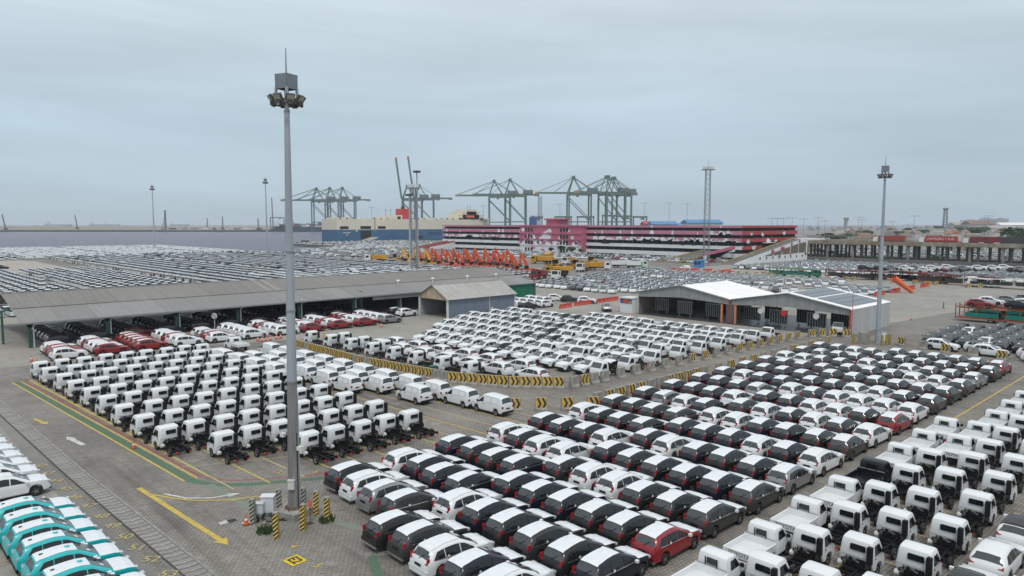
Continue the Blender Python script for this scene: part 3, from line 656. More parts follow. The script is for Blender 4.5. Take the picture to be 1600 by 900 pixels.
# left field of bare chassis trucks
for r in range(11):
    for k in range(8):
        if (r == 9 and k < 1) or (r == 10 and k < 3): continue
        x, y = 16.83+.22*r+2.33*k, 97.8-4.78*r
        lab = 'white bare chassis truck in left field, %s row from the front, %s from left' % (ordn(10-r), ordn(k))
        vehicle('cab', 'chassis_truck', x+jit(.1), y+jit(.16), R(93+jit(1.3)), lab, 'truck', 'bare chassis trucks in the left field', 2 if r > 2 else 1)
TOY = flat_text('lettering', 'TOYOTA', (0, 0), 0, .30, mat('letter_grey', (.16, .16, .17), .5), bold=.006)
toy_me = TOY.data; bpy.data.objects.remove(TOY)
TXT = ('lettering', toy_me, (-2.206, 0, .95), (math.pi/2, 0, -math.pi/2))
for r in range(5):
    x, y = 16.83+.22*r+2.33*8, 97.8-4.78*r
    vehicle('pickup_white', 'pickup_truck', x, y+.1, R(93), 'white flatbed pickup between chassis trucks and vans, %s from the back' % ordn(r), 'pickup', 'pickups beside the vans', 1)
vehicle('pickup_white', 'pickup_truck', *G(370, 547, 0), R(93), 'white flatbed pickup nearest the shed, behind the panel vans', 'pickup', 'pickups beside the vans', 1)
# panel vans
vans = [(43.0+.055*(83-b), b, 'right') for b in (91.6, 87.3, 83.0, 78.5, 74.4, 70.2, 65.7, 61.5, 57.2, 52.9, 48.55)]
vans += [(40.92+.055*(76.5-b), b, 'middle') for b in (85, 80.8, 76.46, 72.1, 67.8, 63.5, 57.2)]
vans += [(39.0+.055*(70-b), b, 'left') for b in (87, 82.8, 78.6, 74.3, 70.0, 65.8)]
vans += [(36.6+.055*(80-b), b, 'far left') for b in (91, 86.7, 82.4, 78.1)]
cnt = {}
for (x, y, cn) in vans:
    i = cnt.get(cn, 0); cnt[cn] = i+1
    vehicle('van', 'panel_van', x+jit(.08), y+1.9, R(93+jit(.8)), 'white blank-sided panel van, %s column of vans, %s from the back' % (cn, ordn(i)), 'van', 'white panel vans beside the chassis trucks', 2)
# right field: pickups and chassis trucks
for i, a in enumerate((30.4, 35.3, 40.4, 45.5, 50.7, 55.8, 61.0, 66.3)):
    blk = i == 4
    lab = 'black flatbed pickup among the white ones' if blk else 'white flatbed pickup, outer column next to people carriers, %s from camera' % ordn(i)
    vehicle('pickup_black' if blk else 'pickup_white', 'pickup_truck', a, 18.05, R(jit(.5)), lab, 'pickup', 'pickups in the right field', 2, extra=TXT)
for i, a in enumerate((61.5, 66.75, 72.05, 77.2, 82.4, 87.5)):
    vehicle('pickup_white', 'pickup_truck', a, 15.75, R(jit(.5)), 'white flatbed pickup, second column of right field, %s from camera' % ordn(i), 'pickup', 'pickups in the right field', 2, extra=TXT)
for col, (b, As) in enumerate(((16.0, (26.7, 31.6, 36.41, 41.24, 45.97, 50.89, 55.76)), (13.75, (27.4, 32.3, 37.22, 42.11, 46.82, 52.06, 57.0, 61.41, 66.23, 71.2, 76.2, 81.2, 86.3)), (11.4, (33.2, 38.15, 43.19, 48.57, 53.51, 58.57, 63.6, 68.7, 73.8)))):
    n = 0
    for a in As:
        if not inframe(a, b): continue
        vehicle('cab', 'chassis_truck', a, b+jit(.05), R(jit(.7)), 'white bare chassis truck in right field, %s column, %s from camera' % (ordn(col), ordn(n)), 'truck', 'bare chassis trucks in the right field', 2); n += 1
for key, a, b, lab in (('suv_white_blackroof', 38.4, 9.0, 'white SUV with dark roof in the bottom right corner'), ('suv_white', 43.1, 8.95, 'all white SUV second from the bottom right corner'), ('suv_white_blackroof', 47.9, 8.85, 'white SUV with dark roof behind the all white SUV at right edge'), ('suv_white', 39.5, 6.6, 'white SUV cut off by the bottom right corner of the frame')):
    vehicle(key, 'sport_utility_car', a, b, R(jit(1)), lab, 'car', 'white SUVs at the bottom right', 2)
# teal cars and white cars on the left apron
for k in range(8):
    vehicle('suv_teal', 'teal_car', 7.75+.06*k, 50.3-2.28*k, R(jit(.6)), 'teal SUV with white roof film, %s from the top of the front column' % ordn(k), 'car', 'teal cars on the left apron', 2)
for k, b in enumerate((40.2, 37.9, 35.6)):
    vehicle('suv_teal', 'teal_car', 2.95+.05*k, b, R(jit(.6)), 'teal SUV with white bonnet film in the rear column, %s from the top' % ordn(k), 'car', 'teal cars on the left apron', 2)
for k, b in enumerate((56.2, 58.9, 61.2, 63.6, 66.0, 68.4, 70.8, 73.2)):
    vehicle('suvf_white', 'white_car', 7.55-.1*k, b, R(jit(.6)), 'white SUV at left edge above the teal cars, %s from the teal cars' % ordn(k), 'car', 'white cars at the left edge', 2)
# cars in front of and under the long shed
for k in range(11):
    n = (4, 5, 5, 5, 4, 5, 5, 5, 5, 5, 5)[k]
    for m in range(n):
        x, y = 22.15+5.07*k, 109.6+2.2*m
        c = rnd.choices(['white', 'red', 'silver'], [6, 2, .6])[0]
        if m == 0: c = ('white', 'red', 'red', 'white', 'white', 'white', 'white', 'red', 'red', 'red', 'silver')[k]
        if k == 0: c = ('white', 'red', 'red', 'white')[m]
        vehicle('suvr_'+c, 'parked_car', x+jit(.12), y, R(jit(1)), '%s car with white roof film before long shed, %s column from left, %s deep' % (CNAME[c], ordn(k), ordn(m)), 'car', 'cars before the long shed', 1)
for k in range(11):
    for m in range(7):
        c = rnd.choices(['black', 'dgrey', 'navy', 'maroon'], [4, 2, 2, 1])[0]  # mostly dark paints, which also deepen the shade under the roof
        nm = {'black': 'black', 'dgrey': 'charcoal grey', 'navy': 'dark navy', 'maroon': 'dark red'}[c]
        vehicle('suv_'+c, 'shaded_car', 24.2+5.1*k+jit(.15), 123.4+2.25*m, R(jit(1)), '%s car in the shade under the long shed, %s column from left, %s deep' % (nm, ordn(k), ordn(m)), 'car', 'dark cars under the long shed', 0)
for i, (a, b, c) in enumerate(((80.6, 115.4, 'white'), (80.2, 117.7, 'black'), (91.5, 110.2, 'red'), (91.2, 112.5, 'white'))):
    vehicle('suvr_'+c, 'parked_car', a, b, 0, ('white car poking out beside the garage wall', 'black car with white roof film behind white car at garage', 'red car inside the small garage', 'white car inside the small garage beside the red one')[i], 'car', None, 1)
# centre field behind the barriers
for i, (x, y) in enumerate([(51.72, 98.15), (52.11, 93.02), (52.49, 87.98), (52.73, 82.83), (52.96, 78.03), (53.17, 73.39), (53.41, 68.31), (53.79, 63.46)]):
    vehicle('cab', 'chassis_truck', x, y, R(93), 'white chassis truck right behind the chevron barrier, %s from the far end' % ordn(i), 'truck', 'chassis trucks behind the barrier', 1)
for i, (x, y) in enumerate([(54.46, 93.53), (54.59, 88.3), (54.92, 83.46)]):
    vehicle('cab', 'chassis_truck', x, y, R(93), 'white chassis truck in second line behind the barrier, %s from the far end' % ordn(i), 'truck', 'chassis trucks behind the barrier', 1)
for c_, As, bs in ((0, (56.2, 56.5, 56.5, 56.8, 57.05, 57.5), (82.5, 77.7, 72.6, 68.0, 63.3, 57.9)), (1, (59.0, 59.3, 60.0, 59.8, 60.2), (82.6, 77.6, 73.0, 68.2, 62.6)), (0, (56.0,), (87.4,)), (1, (58.7,), (87.6,))):
    for i, (x, y) in enumerate(zip(As, bs)):
        if len(bs) == 1: i = 6
        vehicle('mpv_white' if False else 'mpvb_white', 'people_carrier', x, y, R(93+jit(1)), 'white people carrier with red tail lights, %s line behind barrier, %s from back' % (('first', 'second')[c_], ordn(i+1 if i < 6 else 0)), 'car', 'white people carriers in the centre field', 1)
for i, fw in enumerate((64.4, 69.55, 74.86, 80.5, 85.5, 90.6, 95.8, 100.5, 105.0)):
    vehicle('cab', 'chassis_truck', fw+.84, 53.55, R(180+jit(1)), 'white chassis truck facing camera beside the concrete blocks, %s from left' % ordn(i), 'truck', 'trucks along the barrier lane', 1)
for i in range(8):
    a = 65.8+5.05*i; b = 56.2; j = 0; bm = min(102.5, 88.5+.78*(a-64)) if a < 97 else 88
    while b < bm:
        key = rnd.choices(['suvf_white', 'suvr_white', 'mpvb_white', 'pickup_white', 'cab', 'suvf_silver', 'suvf_dgrey'], [6, 3, 2.2, 1.4 if j < 8 else .3, .8 if j < 5 else 0, 1.3, .9])[0]
        nm, cat = {'pickup_white': ('pickup_truck', 'pickup'), 'cab': ('chassis_truck', 'truck')}.get(key, ('parked_car', 'car'))
        ds = {'suvf_white': 'filmed white car', 'suvr_white': 'roof filmed white car', 'mpvb_white': 'plain white carrier', 'pickup_white': 'white pickup', 'cab': 'white chassis truck', 'suvf_silver': 'silver car', 'suvf_dgrey': 'charcoal car'}[key]
        vehicle(key, nm, a+jit(.2)+(.6 if key == 'cab' else 0), b+jit(.05), R(180+jit(1)), '%s facing camera in centre field, %s row back, %s from right' % (ds, ordn(i), ordn(j)), cat, 'vehicles facing the camera in the centre field', 1 if math.hypot(a, b) < 84 else 0)
        b += 2.72; j += 1
# small field by the right mast
for i in range(5):
    for j in range(11):
        a, b = 120.2+4.85*i, 35.0-2.3*j
        if not inframe(a, b) or (i == 4 and j < 2): continue
        key = rnd.choices(['suv_dgrey', 'suv_grey', 'suv_black', 'suv_white'], [4, 4, 1.5, 1.4])[0]
        vehicle(key, 'parked_car', a, b, R(180+jit(1)), '%s car in the small field by right mast, %s row back, %s from left' % ({'suv_dgrey': 'charcoal', 'suv_grey': 'dark grey', 'suv_black': 'black', 'suv_white': 'white'}[key], ordn(i), ordn(j)), 'car', 'cars in the small field by the right mast', 0)
for i, (a, b) in enumerate(((114.3, 31.9), (113.6, 25.9), (112.9, 20.0), (116.2, 27.4), (115.6, 21.0))):
    vehicle('suv_white_blackroof' if i > 2 else 'suv_white', 'parked_car', a, b, R(-90+jit(1)), ('white SUV parked side-on behind the near field, left one', 'white SUV parked side-on behind the near field, second', 'white SUV parked side-on at the right frame edge', 'white SUV with dark roof behind the side-on pair', 'white SUV with dark roof by the right frame edge')[i], 'car', 'side-on white SUVs', 1)
# a few loose cars around the sheds
for key, nm, x, y, rz, lab in (('suv_silver2', 0, 0, 0, 0, 0),) if False else ():
    pass
kind('suv_silver', suv('silver'))
vehicle('suv_silver', 'parked_car', 115.6, 94.2, R(225), 'silver car driving past the red barriers towards the camera', 'car', None, 1)
for i in range(3):
    for j in range(5):
        a, b = 106+5.2*i, 107.6+2.3*j
        if i == 2 and j < 2: continue
        key = rnd.choices(['suvr_white', 'suv_white', 'suvr_grey'], [3, 4, 1])[0]
        vehicle(key, 'parked_car', a, b, R(0+jit(1)), '%s car by the green shed door, %s column, %s deep' % ('grey' if 'grey' in key else 'white', ordn(i), ordn(j)), 'car', 'cars beside the green shed door', 0)
for i, (px, py, c) in enumerate(((870, 470, 'suv_white'), (891, 472, 'suv_grey'), (917, 474, 'suv_white'))):
    vehicle(c, 'parked_car', *G(px, py), R(-55), ('white car left of a grey car behind the red barriers', 'grey car between two white cars behind red barriers', 'white car nearest the red barriers')[i], 'car', None, 0)

# ---------------------------------------------------------------- distant massed cars, too many to tell apart
STUFFP = [mat('far_paint_%d' % i, c, .35, 0, .3) for i, c in enumerate([(.70, .715, .73), (.60, .62, .64), (.30, .31, .32), (.05, .05, .055), (.02, .022, .03), (.22, .02, .02)])]
def far_template(van_=False, roofwhite=False):
    """low cars: hull, glasshouse, roof; returns verts, quads, material slots (0 paint, 1 glass, 2 roof)"""
    L, Wd = 2.15, .86
    hull = [(-L, .3), (-L, .95), (-1.7, 1.05), (1.2, 1.02), (2.0, .88), (L, .6), (L, .3)]
    roof = [(-1.7, 1.5), (-1.0, 1.6), (.15, 1.56)] if not van_ else [(-2.0, 1.75), (-1.3, 1.84), (.7, 1.8)]
    V = []; F = []; M_ = []
    for sg in (-1, 1): V += [(x, sg*Wd, z) for x, z in hull]
    n = len(hull)
    for i in range(n-1): F.append((i, i+1, n+i+1, n+i)); M_.append(0)
    F.append((0, 1, 2, 3)); M_.append(0); F.append((0, 3, 4, 6)); M_.append(0); F.append((4, 5, 6, 6)); M_.append(0)
    F.append((n+3, n+2, n+1, n)); M_.append(0); F.append((n+6, n+4, n+3, n)); M_.append(0)
    b = len(V); base = [(-1.95, 1.0), (1.15 if not van_ else 1.6, 1.0)]
    V += [(base[0][0], -Wd+.04, 1.0), (base[1][0], -Wd+.04, 1.0), (base[1][0], Wd-.04, 1.0), (base[0][0], Wd-.04, 1.0)]
    V += [(roof[0][0], -.72, roof[0][1]), (roof[2][0], -.72, roof[2][1]), (roof[2][0], .72, roof[2][1]), (roof[0][0], .72, roof[0][1])]
    for q in ((0, 1, 5, 4), (1, 2, 6, 5), (2, 3, 7, 6), (3, 0, 4, 7)): F.append(tuple(b+i for i in q)); M_.append((3 if q[0] == 1 else 1) if not van_ else (3 if q[0] == 1 else 1 if q[0] == 3 else 0))
    F.append((b+4, b+5, b+6, b+7)); M_.append(2)
    return np.array(V), F, M_
def far_field(name, label, spots, weights, vanshare=0, roofwhite=1.0):
    T0 = far_template(); T1 = far_template(True); Vs = []; Fs = []; Ms = []; n = 0; g = len(STUFFP)
    for (x, y, rz) in spots:
        V, F, M_ = T1 if rnd.random() < vanshare else T0; c = rnd.choices(range(6), weights)[0]; w = rnd.random() < roofwhite
        cs, sn = math.cos(rz), math.sin(rz); Q = V.copy(); Q[:, 0] = V[:, 0]*cs-V[:, 1]*sn+x; Q[:, 1] = V[:, 0]*sn+V[:, 1]*cs+y; Vs.append(Q)
        for f, m in zip(F, M_):
            Fs.append([i+n for i in (f if f[2] != f[3] else f[:3])]); Ms.append(c if m == 0 else g if m == 1 else g+1 if m == 3 else (0 if w else c))
        n += len(V)
    me = bpy.data.meshes.new(name); me.from_pydata(np.concatenate(Vs).tolist(), [], Fs)
    for m in STUFFP+[mat('far_glass', (.02, .024, .03), .15), mat('far_windscreen', (.11, .13, .145), .12)]: me.materials.append(m)  # windscreen colour is lightened, a painted sky reflection
    me.polygons.foreach_set('material_index', Ms); me.update()
    return tag(place(name, me), label, 'cars', None, 'stuff')
def grid(x0, x1, dx, y0, y1, dy, rz, cond=None, gap=9):
    out = []; x = x0; c = 0
    while x < x1:
        y = y0; skip = 0
        while y < y1:
            if skip == 0 and rnd.random() < .022: skip = rnd.randint(1, 6)
            elif skip: skip -= 1
            if skip == 0 and rnd.random() > .02 and (cond is None or cond(x, y)) and inframe(x, y, 1, 60): out.append((x+jit(.2), y+jit(.1), rz+R(jit(1.5))))
            y += dy
        x += dx; c += 1
        if gap and c % gap == 0: x += 3
    return out
SHED_HIDE = lambda x, y: True
far_field('distant_cars', 'rows of white cars massed behind the left end of the long shed', grid(22, 75, 2.75, 168, 318, 5.4, R(92), lambda x, y: x < 76 and y > 160+ (x-20)*.2), [6, 2, .6, .3, .2, .1])
far_field('distant_cars', 'dark and grey cars massed in the strip behind the fence', grid(80, 190, 5.3, 172, 340, 2.65, R(15), None, 8), [3.2, 2, 2.2, 1.6, 1.2, .35])
far_field('distant_cars', 'mixed cars massed in rows towards the quay', grid(80, 190, 5.3, 342, 425, 2.65, R(15), None, 8), [2.5, 2, 2, 2, 1.4, .4], .1, .8)
far_field('distant_vans', 'white vans massed in long rows at the water edge', grid(72, 186, 4.7, 432, 592, 2.2, 0), [8, 1.5, .2, .1, .05, 0], .7)
far_field('distant_vans', 'white vans massed at the far left of the wharf', grid(-20, 68, 4.8, 415, 560, 2.3, R(90), lambda x, y: y > 425+(66-x)*.45), [8, 1.5, .2, .1, 0, 0], .6)
far_field('distant_cars', 'white and silver cars massed beyond the shed ridge', grid(100, 176, 5.2, 172, 236, 2.6, R(20), lambda x, y: x+y*0 < 173), [5, 3.2, 1.2, .5, .4, .1], .15)
far_field('distant_cars', 'rows of cars massed between the quay and the excavators', grid(194, 290, 5.3, 300, 480, 2.7, R(-15), lambda x, y: y < 408+(x-194)*.88), [4, 2.5, 2, 1.1, .7, .3], .15)
far_field('distant_cars', 'cars massed by the stern ramp of the ship', grid(230, 312, 5, 412, 500, 2.4, 0, lambda x, y: y < 400+(x-194)*.9 and x > 236), [6, 2.5, 1, .5, .4, .1], .3)
far_field('distant_cars', 'white cars massed on the quay below the ship side', grid(300, 420, 5.2, 425, 598, 2.6, R(15)), [6, 2.5, 1, .5, .4, .15], .25)
far_field('distant_cars', 'white and grey cars massed behind the twin roofed wash shed', grid(146, 222, 5.5, 84, 168, 2.75, R(205), lambda x, y: y > 84+(x-146)*.05 and y < 150-(146-x)*.2 and (x > 168 or y < 150)), [6, 3, 1.3, .6, .5, .25], .12)
far_field('distant_cars', 'cars massed before the car park front', grid(268, 306, 6.2, 178, 330, 2.5, R(180), lambda x, y: (x > 286 or y > 240)), [6, 2, 1, .8, .6, .5], .3)
far_field('distant_cars', 'cars massed in the far right strip beneath the viaduct', grid(262, 326, 5.3, 40, 150, 2.7, R(205), lambda x, y: y < 160-(x-262)*.1), [5, 2.5, 1.6, 1, .8, .4], .15)
far_field('distant_cars', 'white cars massed beyond the viaduct piers', grid(430, 500, 6.5, 30, 220, 3.2, 0), [8, 2, .6, .4, .3, .1], .2)
far_field('distant_cars', 'cluster of parked cars behind the solar roofed shed', grid(182, 206, 4.9, 70, 84, 2.4, R(200)), [4, 3, 1.5, 1, .8, .6], .2)
# ---------------------------------------------------------------- sheds
RUST = mat('rusty_sheet', (.42, .36, .27), .8, vary=.5, vscale=.9, stretch=(1, 6, .3), dirt=(.30, .16, .07))
ROOFG = [mat('roof_sheet_%d' % i, c, .65, 0, 0, .12, .6, stretch=(3, .25, 1)) for i, c in enumerate([(.212, .206, .202), (.222, .216, .211), (.206, .20, .195), (.235, .23, .226)])]
ROOFU = [mat('roof_sheet_u%d' % i, c, .7, 0, 0, .14, .6, stretch=(3, .25, 1), dirt=d) for i, (c, d) in enumerate([((.198, .188, .178), (.17, .156, .142)), ((.205, .196, .187), (.178, .165, .152)), ((.19, .18, .17), (.162, .148, .134))])]
CREAMS = mat('cream_sheet', (.47, .43, .34), .8, vary=.3, vscale=.9, dirt=(.34, .25, .14)); GPOST = mat('post_green', (.03, .10, .07), .5); WPOST = mat('downpipe_white', (.6, .6, .58), .5); STEEL = mat('steel_grey', (.25, .26, .27), .5, .3); DARKST = mat('dark_steel', (.05, .055, .055), .6)
def corr_sheet(w, n, m, z=.0, amp=.03):
    """ridged sheet along +v: returns nothing, used through slope panels"""
def roof_panels(root, x0, x1, e, r, cols, mats_, th=.05, ribs=6, lift=0, name='roof_sheet'):
    """sheets on a slope from eave e=(y,z) to top r=(y,z), split in columns along x"""
    step = (x1-x0)/cols
    for k in range(cols):
        mb = MB(); m = mats_[rnd.randrange(len(mats_))]; a = x0+k*step+.012; w = step-.024; z_ = lift+rnd.uniform(0, .012)
        for i in range(ribs):
            xa = a+w*i/ribs; xb = a+w*(i+.72)/ribs; xc = a+w*(i+1)/ribs
            for (p, q, h0, h1) in ((xa, xb, 0, 0), (xb, (xb+xc)/2, 0, .045), ((xb+xc)/2, xc, .045, 0)):
                mb.poly([(p, e[0], e[1]+z_+h0), (q, e[0], e[1]+z_+h1), (q, r[0], r[1]+z_+h1), (p, r[0], r[1]+z_+h0)], m)
        mb.poly([(a, e[0], e[1]+z_-th), (a+w, e[0], e[1]+z_-th), (a+w, r[0], r[1]+z_-th), (a, r[0], r[1]+z_-th)], m)
        mb.poly([(a, e[0], e[1]+z_-th), (a+w, e[0], e[1]+z_-th), (a+w, e[0], e[1]+z_), (a, e[0], e[1]+z_)], m); mb.build(name, root)
sh = empty('long_shed', (18.8, 121.6, 0)); tag(sh, 'long open shed with grey ribbed roof on green posts', 'shed'); sh.location = (0, 0, 0)
X0, X1 = 18.8, 122.6; E0 = (121.6, 3.82); MID = (129.1, 5.28); RID = (137.3, 6.9)
roof_panels(sh, X0, X1, E0, MID, 21, ROOFG, lift=0); roof_panels(sh, X0, X1, (MID[0]-.25, MID[1]+.02), RID, 14, ROOFU, lift=.03, ribs=9)
roof_panels(sh, X0, X1, (153, 3.82), RID, 8, ROOFG, ribs=3)
mb = MB(); mb.bx(X0, X1, 137.1, 137.5, 6.9, 7.02, ROOFG[3]); mb.build('ridge_cap', sh)
for x in (58.8, 60.6): mb = MB(); mb.prism([(129, 5.36), (137.2, 6.97), (137.2, 7.0), (129, 5.39)], 'x', x, x+.9, mat('skylight', (.24, .23, .215), .6)); mb.build('skylight_strip', sh)
mb = MB(); mb.bx(X0, X1, 121.5, 121.62, 3.62, 3.86, STEEL); mb.build('gutter', sh)
for k, x in enumerate((20.1, 30.2, 40.4, 50.6, 62, 73.4, 84, 95, 107, 118)):
    mb = MB(); mb.bx(x-.22, x+.22, 123.0, 123.45, 0, 3.7, GPOST); mb.prism([(x-.9, 3.85), (x+.9, 3.85), (x+.22, 3.0), (x-.22, 3.0)], 'y', 123.0, 123.4, GPOST); mb.build('post', sh)
    mb = MB(); mb.tube((x+.4, 122.85, .0), (x+.4, 122.85, 3.3), .09, .09, WPOST, 8); mb.bar((x+.4, 122.85, 3.25), (x+.8, 121.7, 3.7), .14, WPOST); mb.build('downpipe', sh)
    mb = MB(); mb.bx(x-.18, x+.18, 151.6, 152, 0, 3.8, GPOST); mb.build('post', sh)
    mb = MB(); mb.bar((x, 123.2, 3.7), (x, 137.3, 6.7), .18, DARKST); mb.bar((x, 151.8, 3.7), (x, 137.3, 6.7), .18, DARKST); mb.build('rafter', sh)
mb = MB(); mb.bx(17.6, 17.9, 129.6, 129.9, 0, 4.9, GPOST); mb.bar((17.75, 129.75, 4.8), (18.9, 130, 5.3), .2, GPOST); mb.build('post', sh)
wd = mat('shed_wall_grey', (.17, .175, .17), .8, vary=.3, vscale=.4)
mb = MB(); mb.bx(56, 122.4, 151.2, 151.5, 0, 3.8, wd); mb.build('back_wall', sh)  # wall added to keep light out of the shed
mb = MB(); mb.bx(76, 76.3, 124.5, 151, 0, 4.6, wd); mb.build('light_block_wall', sh)  # added across the shed to cut the light inside
mb = MB(); mb.bx(77, 103, 121.7, 121.9, 2.9, 3.7, wd); mb.build('fascia_panel', sh)
gd = mat('green_door', (.0, .14, .075), .6, vary=.15, vscale=1, stretch=(6, 6, .2))
for k in range(4): mb = MB(); mb.bx(113.2+2.25*k, 115.4+2.25*k, 121.9, 122.1, 0, 3.55, gd); mb.build('sliding_door', sh)
mb = MB(); mb.bx(122.3, 122.55, 121.7, 152, 0, 3.75, wd); mb.prism([(121.7, 3.75), (152.8, 3.75), (137.3, 6.8)], 'x', 122.3, 122.5, wd); mb.build('end_wall', sh)
vw = mat('vent_white', (.62, .62, .60), .4, .2)
for i, (x, y) in enumerate(((622, 441), (676, 437.5), (730, 434), (775, 430.5))):
    b_ = 127+1.4; 
    d = ray(x, y); t = 128.2/d[1]; xx = d[0]*t
    v = MB(); v.tube((xx, 128.2, 4.9), (xx, 128.2, 5.55), .26, .26, vw, 10); v.tube((xx, 128.2, 5.55), (xx, 128.2, 5.75), .32, .44, vw, 12); v.tube((xx, 128.2, 5.75), (xx, 128.2, 6.05), .44, .2, vw, 12)
    o = v.build('roof_ventilator', sh, smooth=40)
# small garage
ga = empty('small_garage', (0, 0, 0)); tag(ga, 'small gabled garage with blue side wall and rusty gable sheets', 'garage')
BLW = mat('blue_wall', (.155, .19, .245), .75, vary=.12, vscale=.5, stretch=(4, 4, .2)); GREYW = mat('grey_blockwork', (.30, .31, .32), .85, vary=.2, vscale=.6)
a0, a1, b0, b1, ze, zr = 83.6, 101.0, 106.3, 115.4, 3.85, 6.2; bm_ = (b0+b1)/2
for k in range(8): mb = MB(); w = (a1-a0)/8; mb.bx(a0+k*w+.015, a0+(k+1)*w-.015, b0, b0+.14, 0, ze, BLW); mb.build('wall_panel', ga)
mb = MB(); mb.bx(a0, a1, b1-.2, b1, 0, ze, GREYW); mb.build('rear_wall', ga)
mb = MB(); mb.bx(a1-.2, a1, b0+.15, b1-.2, 0, ze, GREYW); mb.prism([(b0, ze), (b1, ze), (bm_, zr)], 'x', a1-.2, a1-.05, GREYW); mb.build('end_wall', ga)
for k in range(10):     # gable sheets
    y0 = b0+.1+(b1-b0-.2)*k/10; y1 = b0+.1+(b1-b0-.2)*(k+1)/10
    top_ = lambda y: ze+(zr-ze)*(1-abs(y-bm_)/(bm_-b0))-.06
    mb = MB(); mb.prism([(y0+.01, ze-.35), (y1-.01, ze-.35), (y1-.01, top_(y1)), (y0+.01, top_(y0))], 'x', a0-.06, a0, RUST if k % 2 else CREAMS); mb.build('gable_sheet', ga)
for y in (b0-.02, b1-.3): mb = MB(); mb.bx(a0-.15, a0+.2, y, y+.3, 0, ze, WPOST); mb.build('post', ga)
mb = MB(); mb.bx(94, 94.15, b0-.06, b0-.005, 0, ze, WPOST); mb.bx(a1-.2, a1+.04, b0-.08, b0-.005, 0, ze, WPOST); mb.build('downpipe', ga)
mb = MB(); mb.box((94.7, b0-.03, 1.25), (.5, .05, .4), WPOST); mb.build('notice_board', ga)
RL = [mat('garage_roof_%d' % i, c, .6, 0, 0, .15, .8, stretch=(3, .3, 1), dirt=(.30, .285, .26)) for i, c in enumerate([(.40, .395, .385), (.43, .425, .41), (.37, .365, .35)])]
def gable_roof(root, x0, x1, y0, y1, ze_, zr_, cols, mats_, ov=.45, ribs=6):
    ym = (y0+y1)/2; s_ = (zr_-ze_)/(ym-y0)
    roof_panels(root, x0, x1, (y0-ov, ze_-ov*s_+.06), (ym, zr_+.06), cols, mats_, ribs=ribs); roof_panels(root, x0, x1, (y1+ov, ze_-ov*s_+.06), (ym, zr_+.06), cols, mats_, ribs=ribs)
    mb = MB(); mb.bx(x0, x1, ym-.15, ym+.15, zr_+.06, zr_+.13, mats_[0]); mb.build('ridge_cap', root)
gable_roof(ga, a0-.4, a1+.3, b0, b1, ze, zr, 9, RL)
# twin gabled wash shed on the right
ws_ = empty('wash_shed', (0, 0, 0)); tag(ws_, 'twin gabled white roofed wash shed with grey gables', 'shed')
WR = [mat('white_roof_%d' % i, (c, c, c*1.01), .5, 0, 0, .05, .5) for i, c in enumerate((.78, .82, .80))]
GAB = mat('gable_grey', (.27, .275, .27), .7, vary=.2, vscale=.5, stretch=(1, 5, .3)); PANW = mat('pale_panel', (.46, .46, .47), .7, vary=.18, vscale=.6, stretch=(4, 1, .3)); BRICKW = mat('dark_wall', (.12, .12, .13), .8)
fa, fb = 117.6, 134.2
for (y0, y1) in ((67.4, 87.9), (46.0, 67.0)):
    ym = (y0+y1)/2
    for k in range(12):
        p = y0+(y1-y0)*k/12; q = y0+(y1-y0)*(k+1)/12; tp = lambda y: 4.25+1.85*(1-abs(y-ym)/(ym-y0)); bt = lambda y: 3.35+.5*(1-abs(y-ym)/(ym-y0))
        mb = MB(); mb.prism([(p+.01, bt(p)), (q-.01, bt(q)), (q-.01, tp(q)), (p+.01, tp(p))], 'x', fa-.06, fa, GAB); mb.build('gable_sheet', ws_)
    gable_roof(ws_, fa-.35, fb+.3, y0, y1, 4.25, 6.1, 7, WR, .15, 8)
    mb = MB(); mb.bar((fa-.2, y0, 4.32), (fa-.2, ym, 6.2), .16, GAB); mb.bar((fa-.2, y1, 4.32), (fa-.2, ym, 6.2), .16, GAB); mb.build('barge_board', ws_)
for k in range(9): mb = MB(); w = (fb-fa)/9; mb.bx(fa+k*w+.02, fa+(k+1)*w-.02, 45.85, 46.0, .05, 4.15, PANW); mb.build('wall_panel', ws_)
for k in range(3): mb = MB(); mb.bx(fa+4.2*k+4, fa+4.2*k+4.14, 45.76, 45.84, 0, 4.2, WPOST); mb.build('downpipe', ws_)
mb = MB(); mb.bx(fa, fa+2.6, 66.5, 68.0, 0, 4.2, BRICKW); mb.build('centre_wall', ws_)
mb = MB(); mb.bx(fa+.1, fb, 87.6, 87.85, 0, 4.2, mat('side_brick', (.26, .21, .19), .85, vary=.25, vscale=.7)); mb.build('left_wall', ws_)
mb = MB(); mb.bx(fb-.1, fb+.05, 72, 87.6, 0, 4.2, BRICKW); mb.build('back_wall', ws_)
ORP = mat('orange_post', (.62, .24, .12), .6); RDP = mat('red_pipe', (.45, .06, .04), .5)
for y in (68.6, 65.9): mb = MB(); mb.bx(fa-.4, fa-.1, y, y+.3, 0, 3.3, ORP); mb.build('post', ws_)
for y in (66.9, 67.5): mb = MB(); mb.tube((fa-.08, y, 0), (fa-.08, y, 4.1), .06, .06, RDP, 8); mb.build('pipe', ws_)
for y in (87.7, 46.05): mb = MB(); mb.bx(fa-.1, fa+.15, y-.1, y+.15, 0, 4.2, WPOST if y > 80 else RDP); mb.build('post', ws_)
for y0, y1 in ((46.2, 66.4), (68.2, 87.5)):
    for x in (fb-.2,):
        for y in np.linspace(y0, y1, 4): mb = MB(); mb.bx(x, x+.2, y, y+.2, 0, 4.3, STEEL); mb.build('post', ws_)
SOL = mat('solar_cell', (.10, .10, .125), .25, .1, .3, .15, 4)
ym, s_ = 56.5, 1.85/10.5
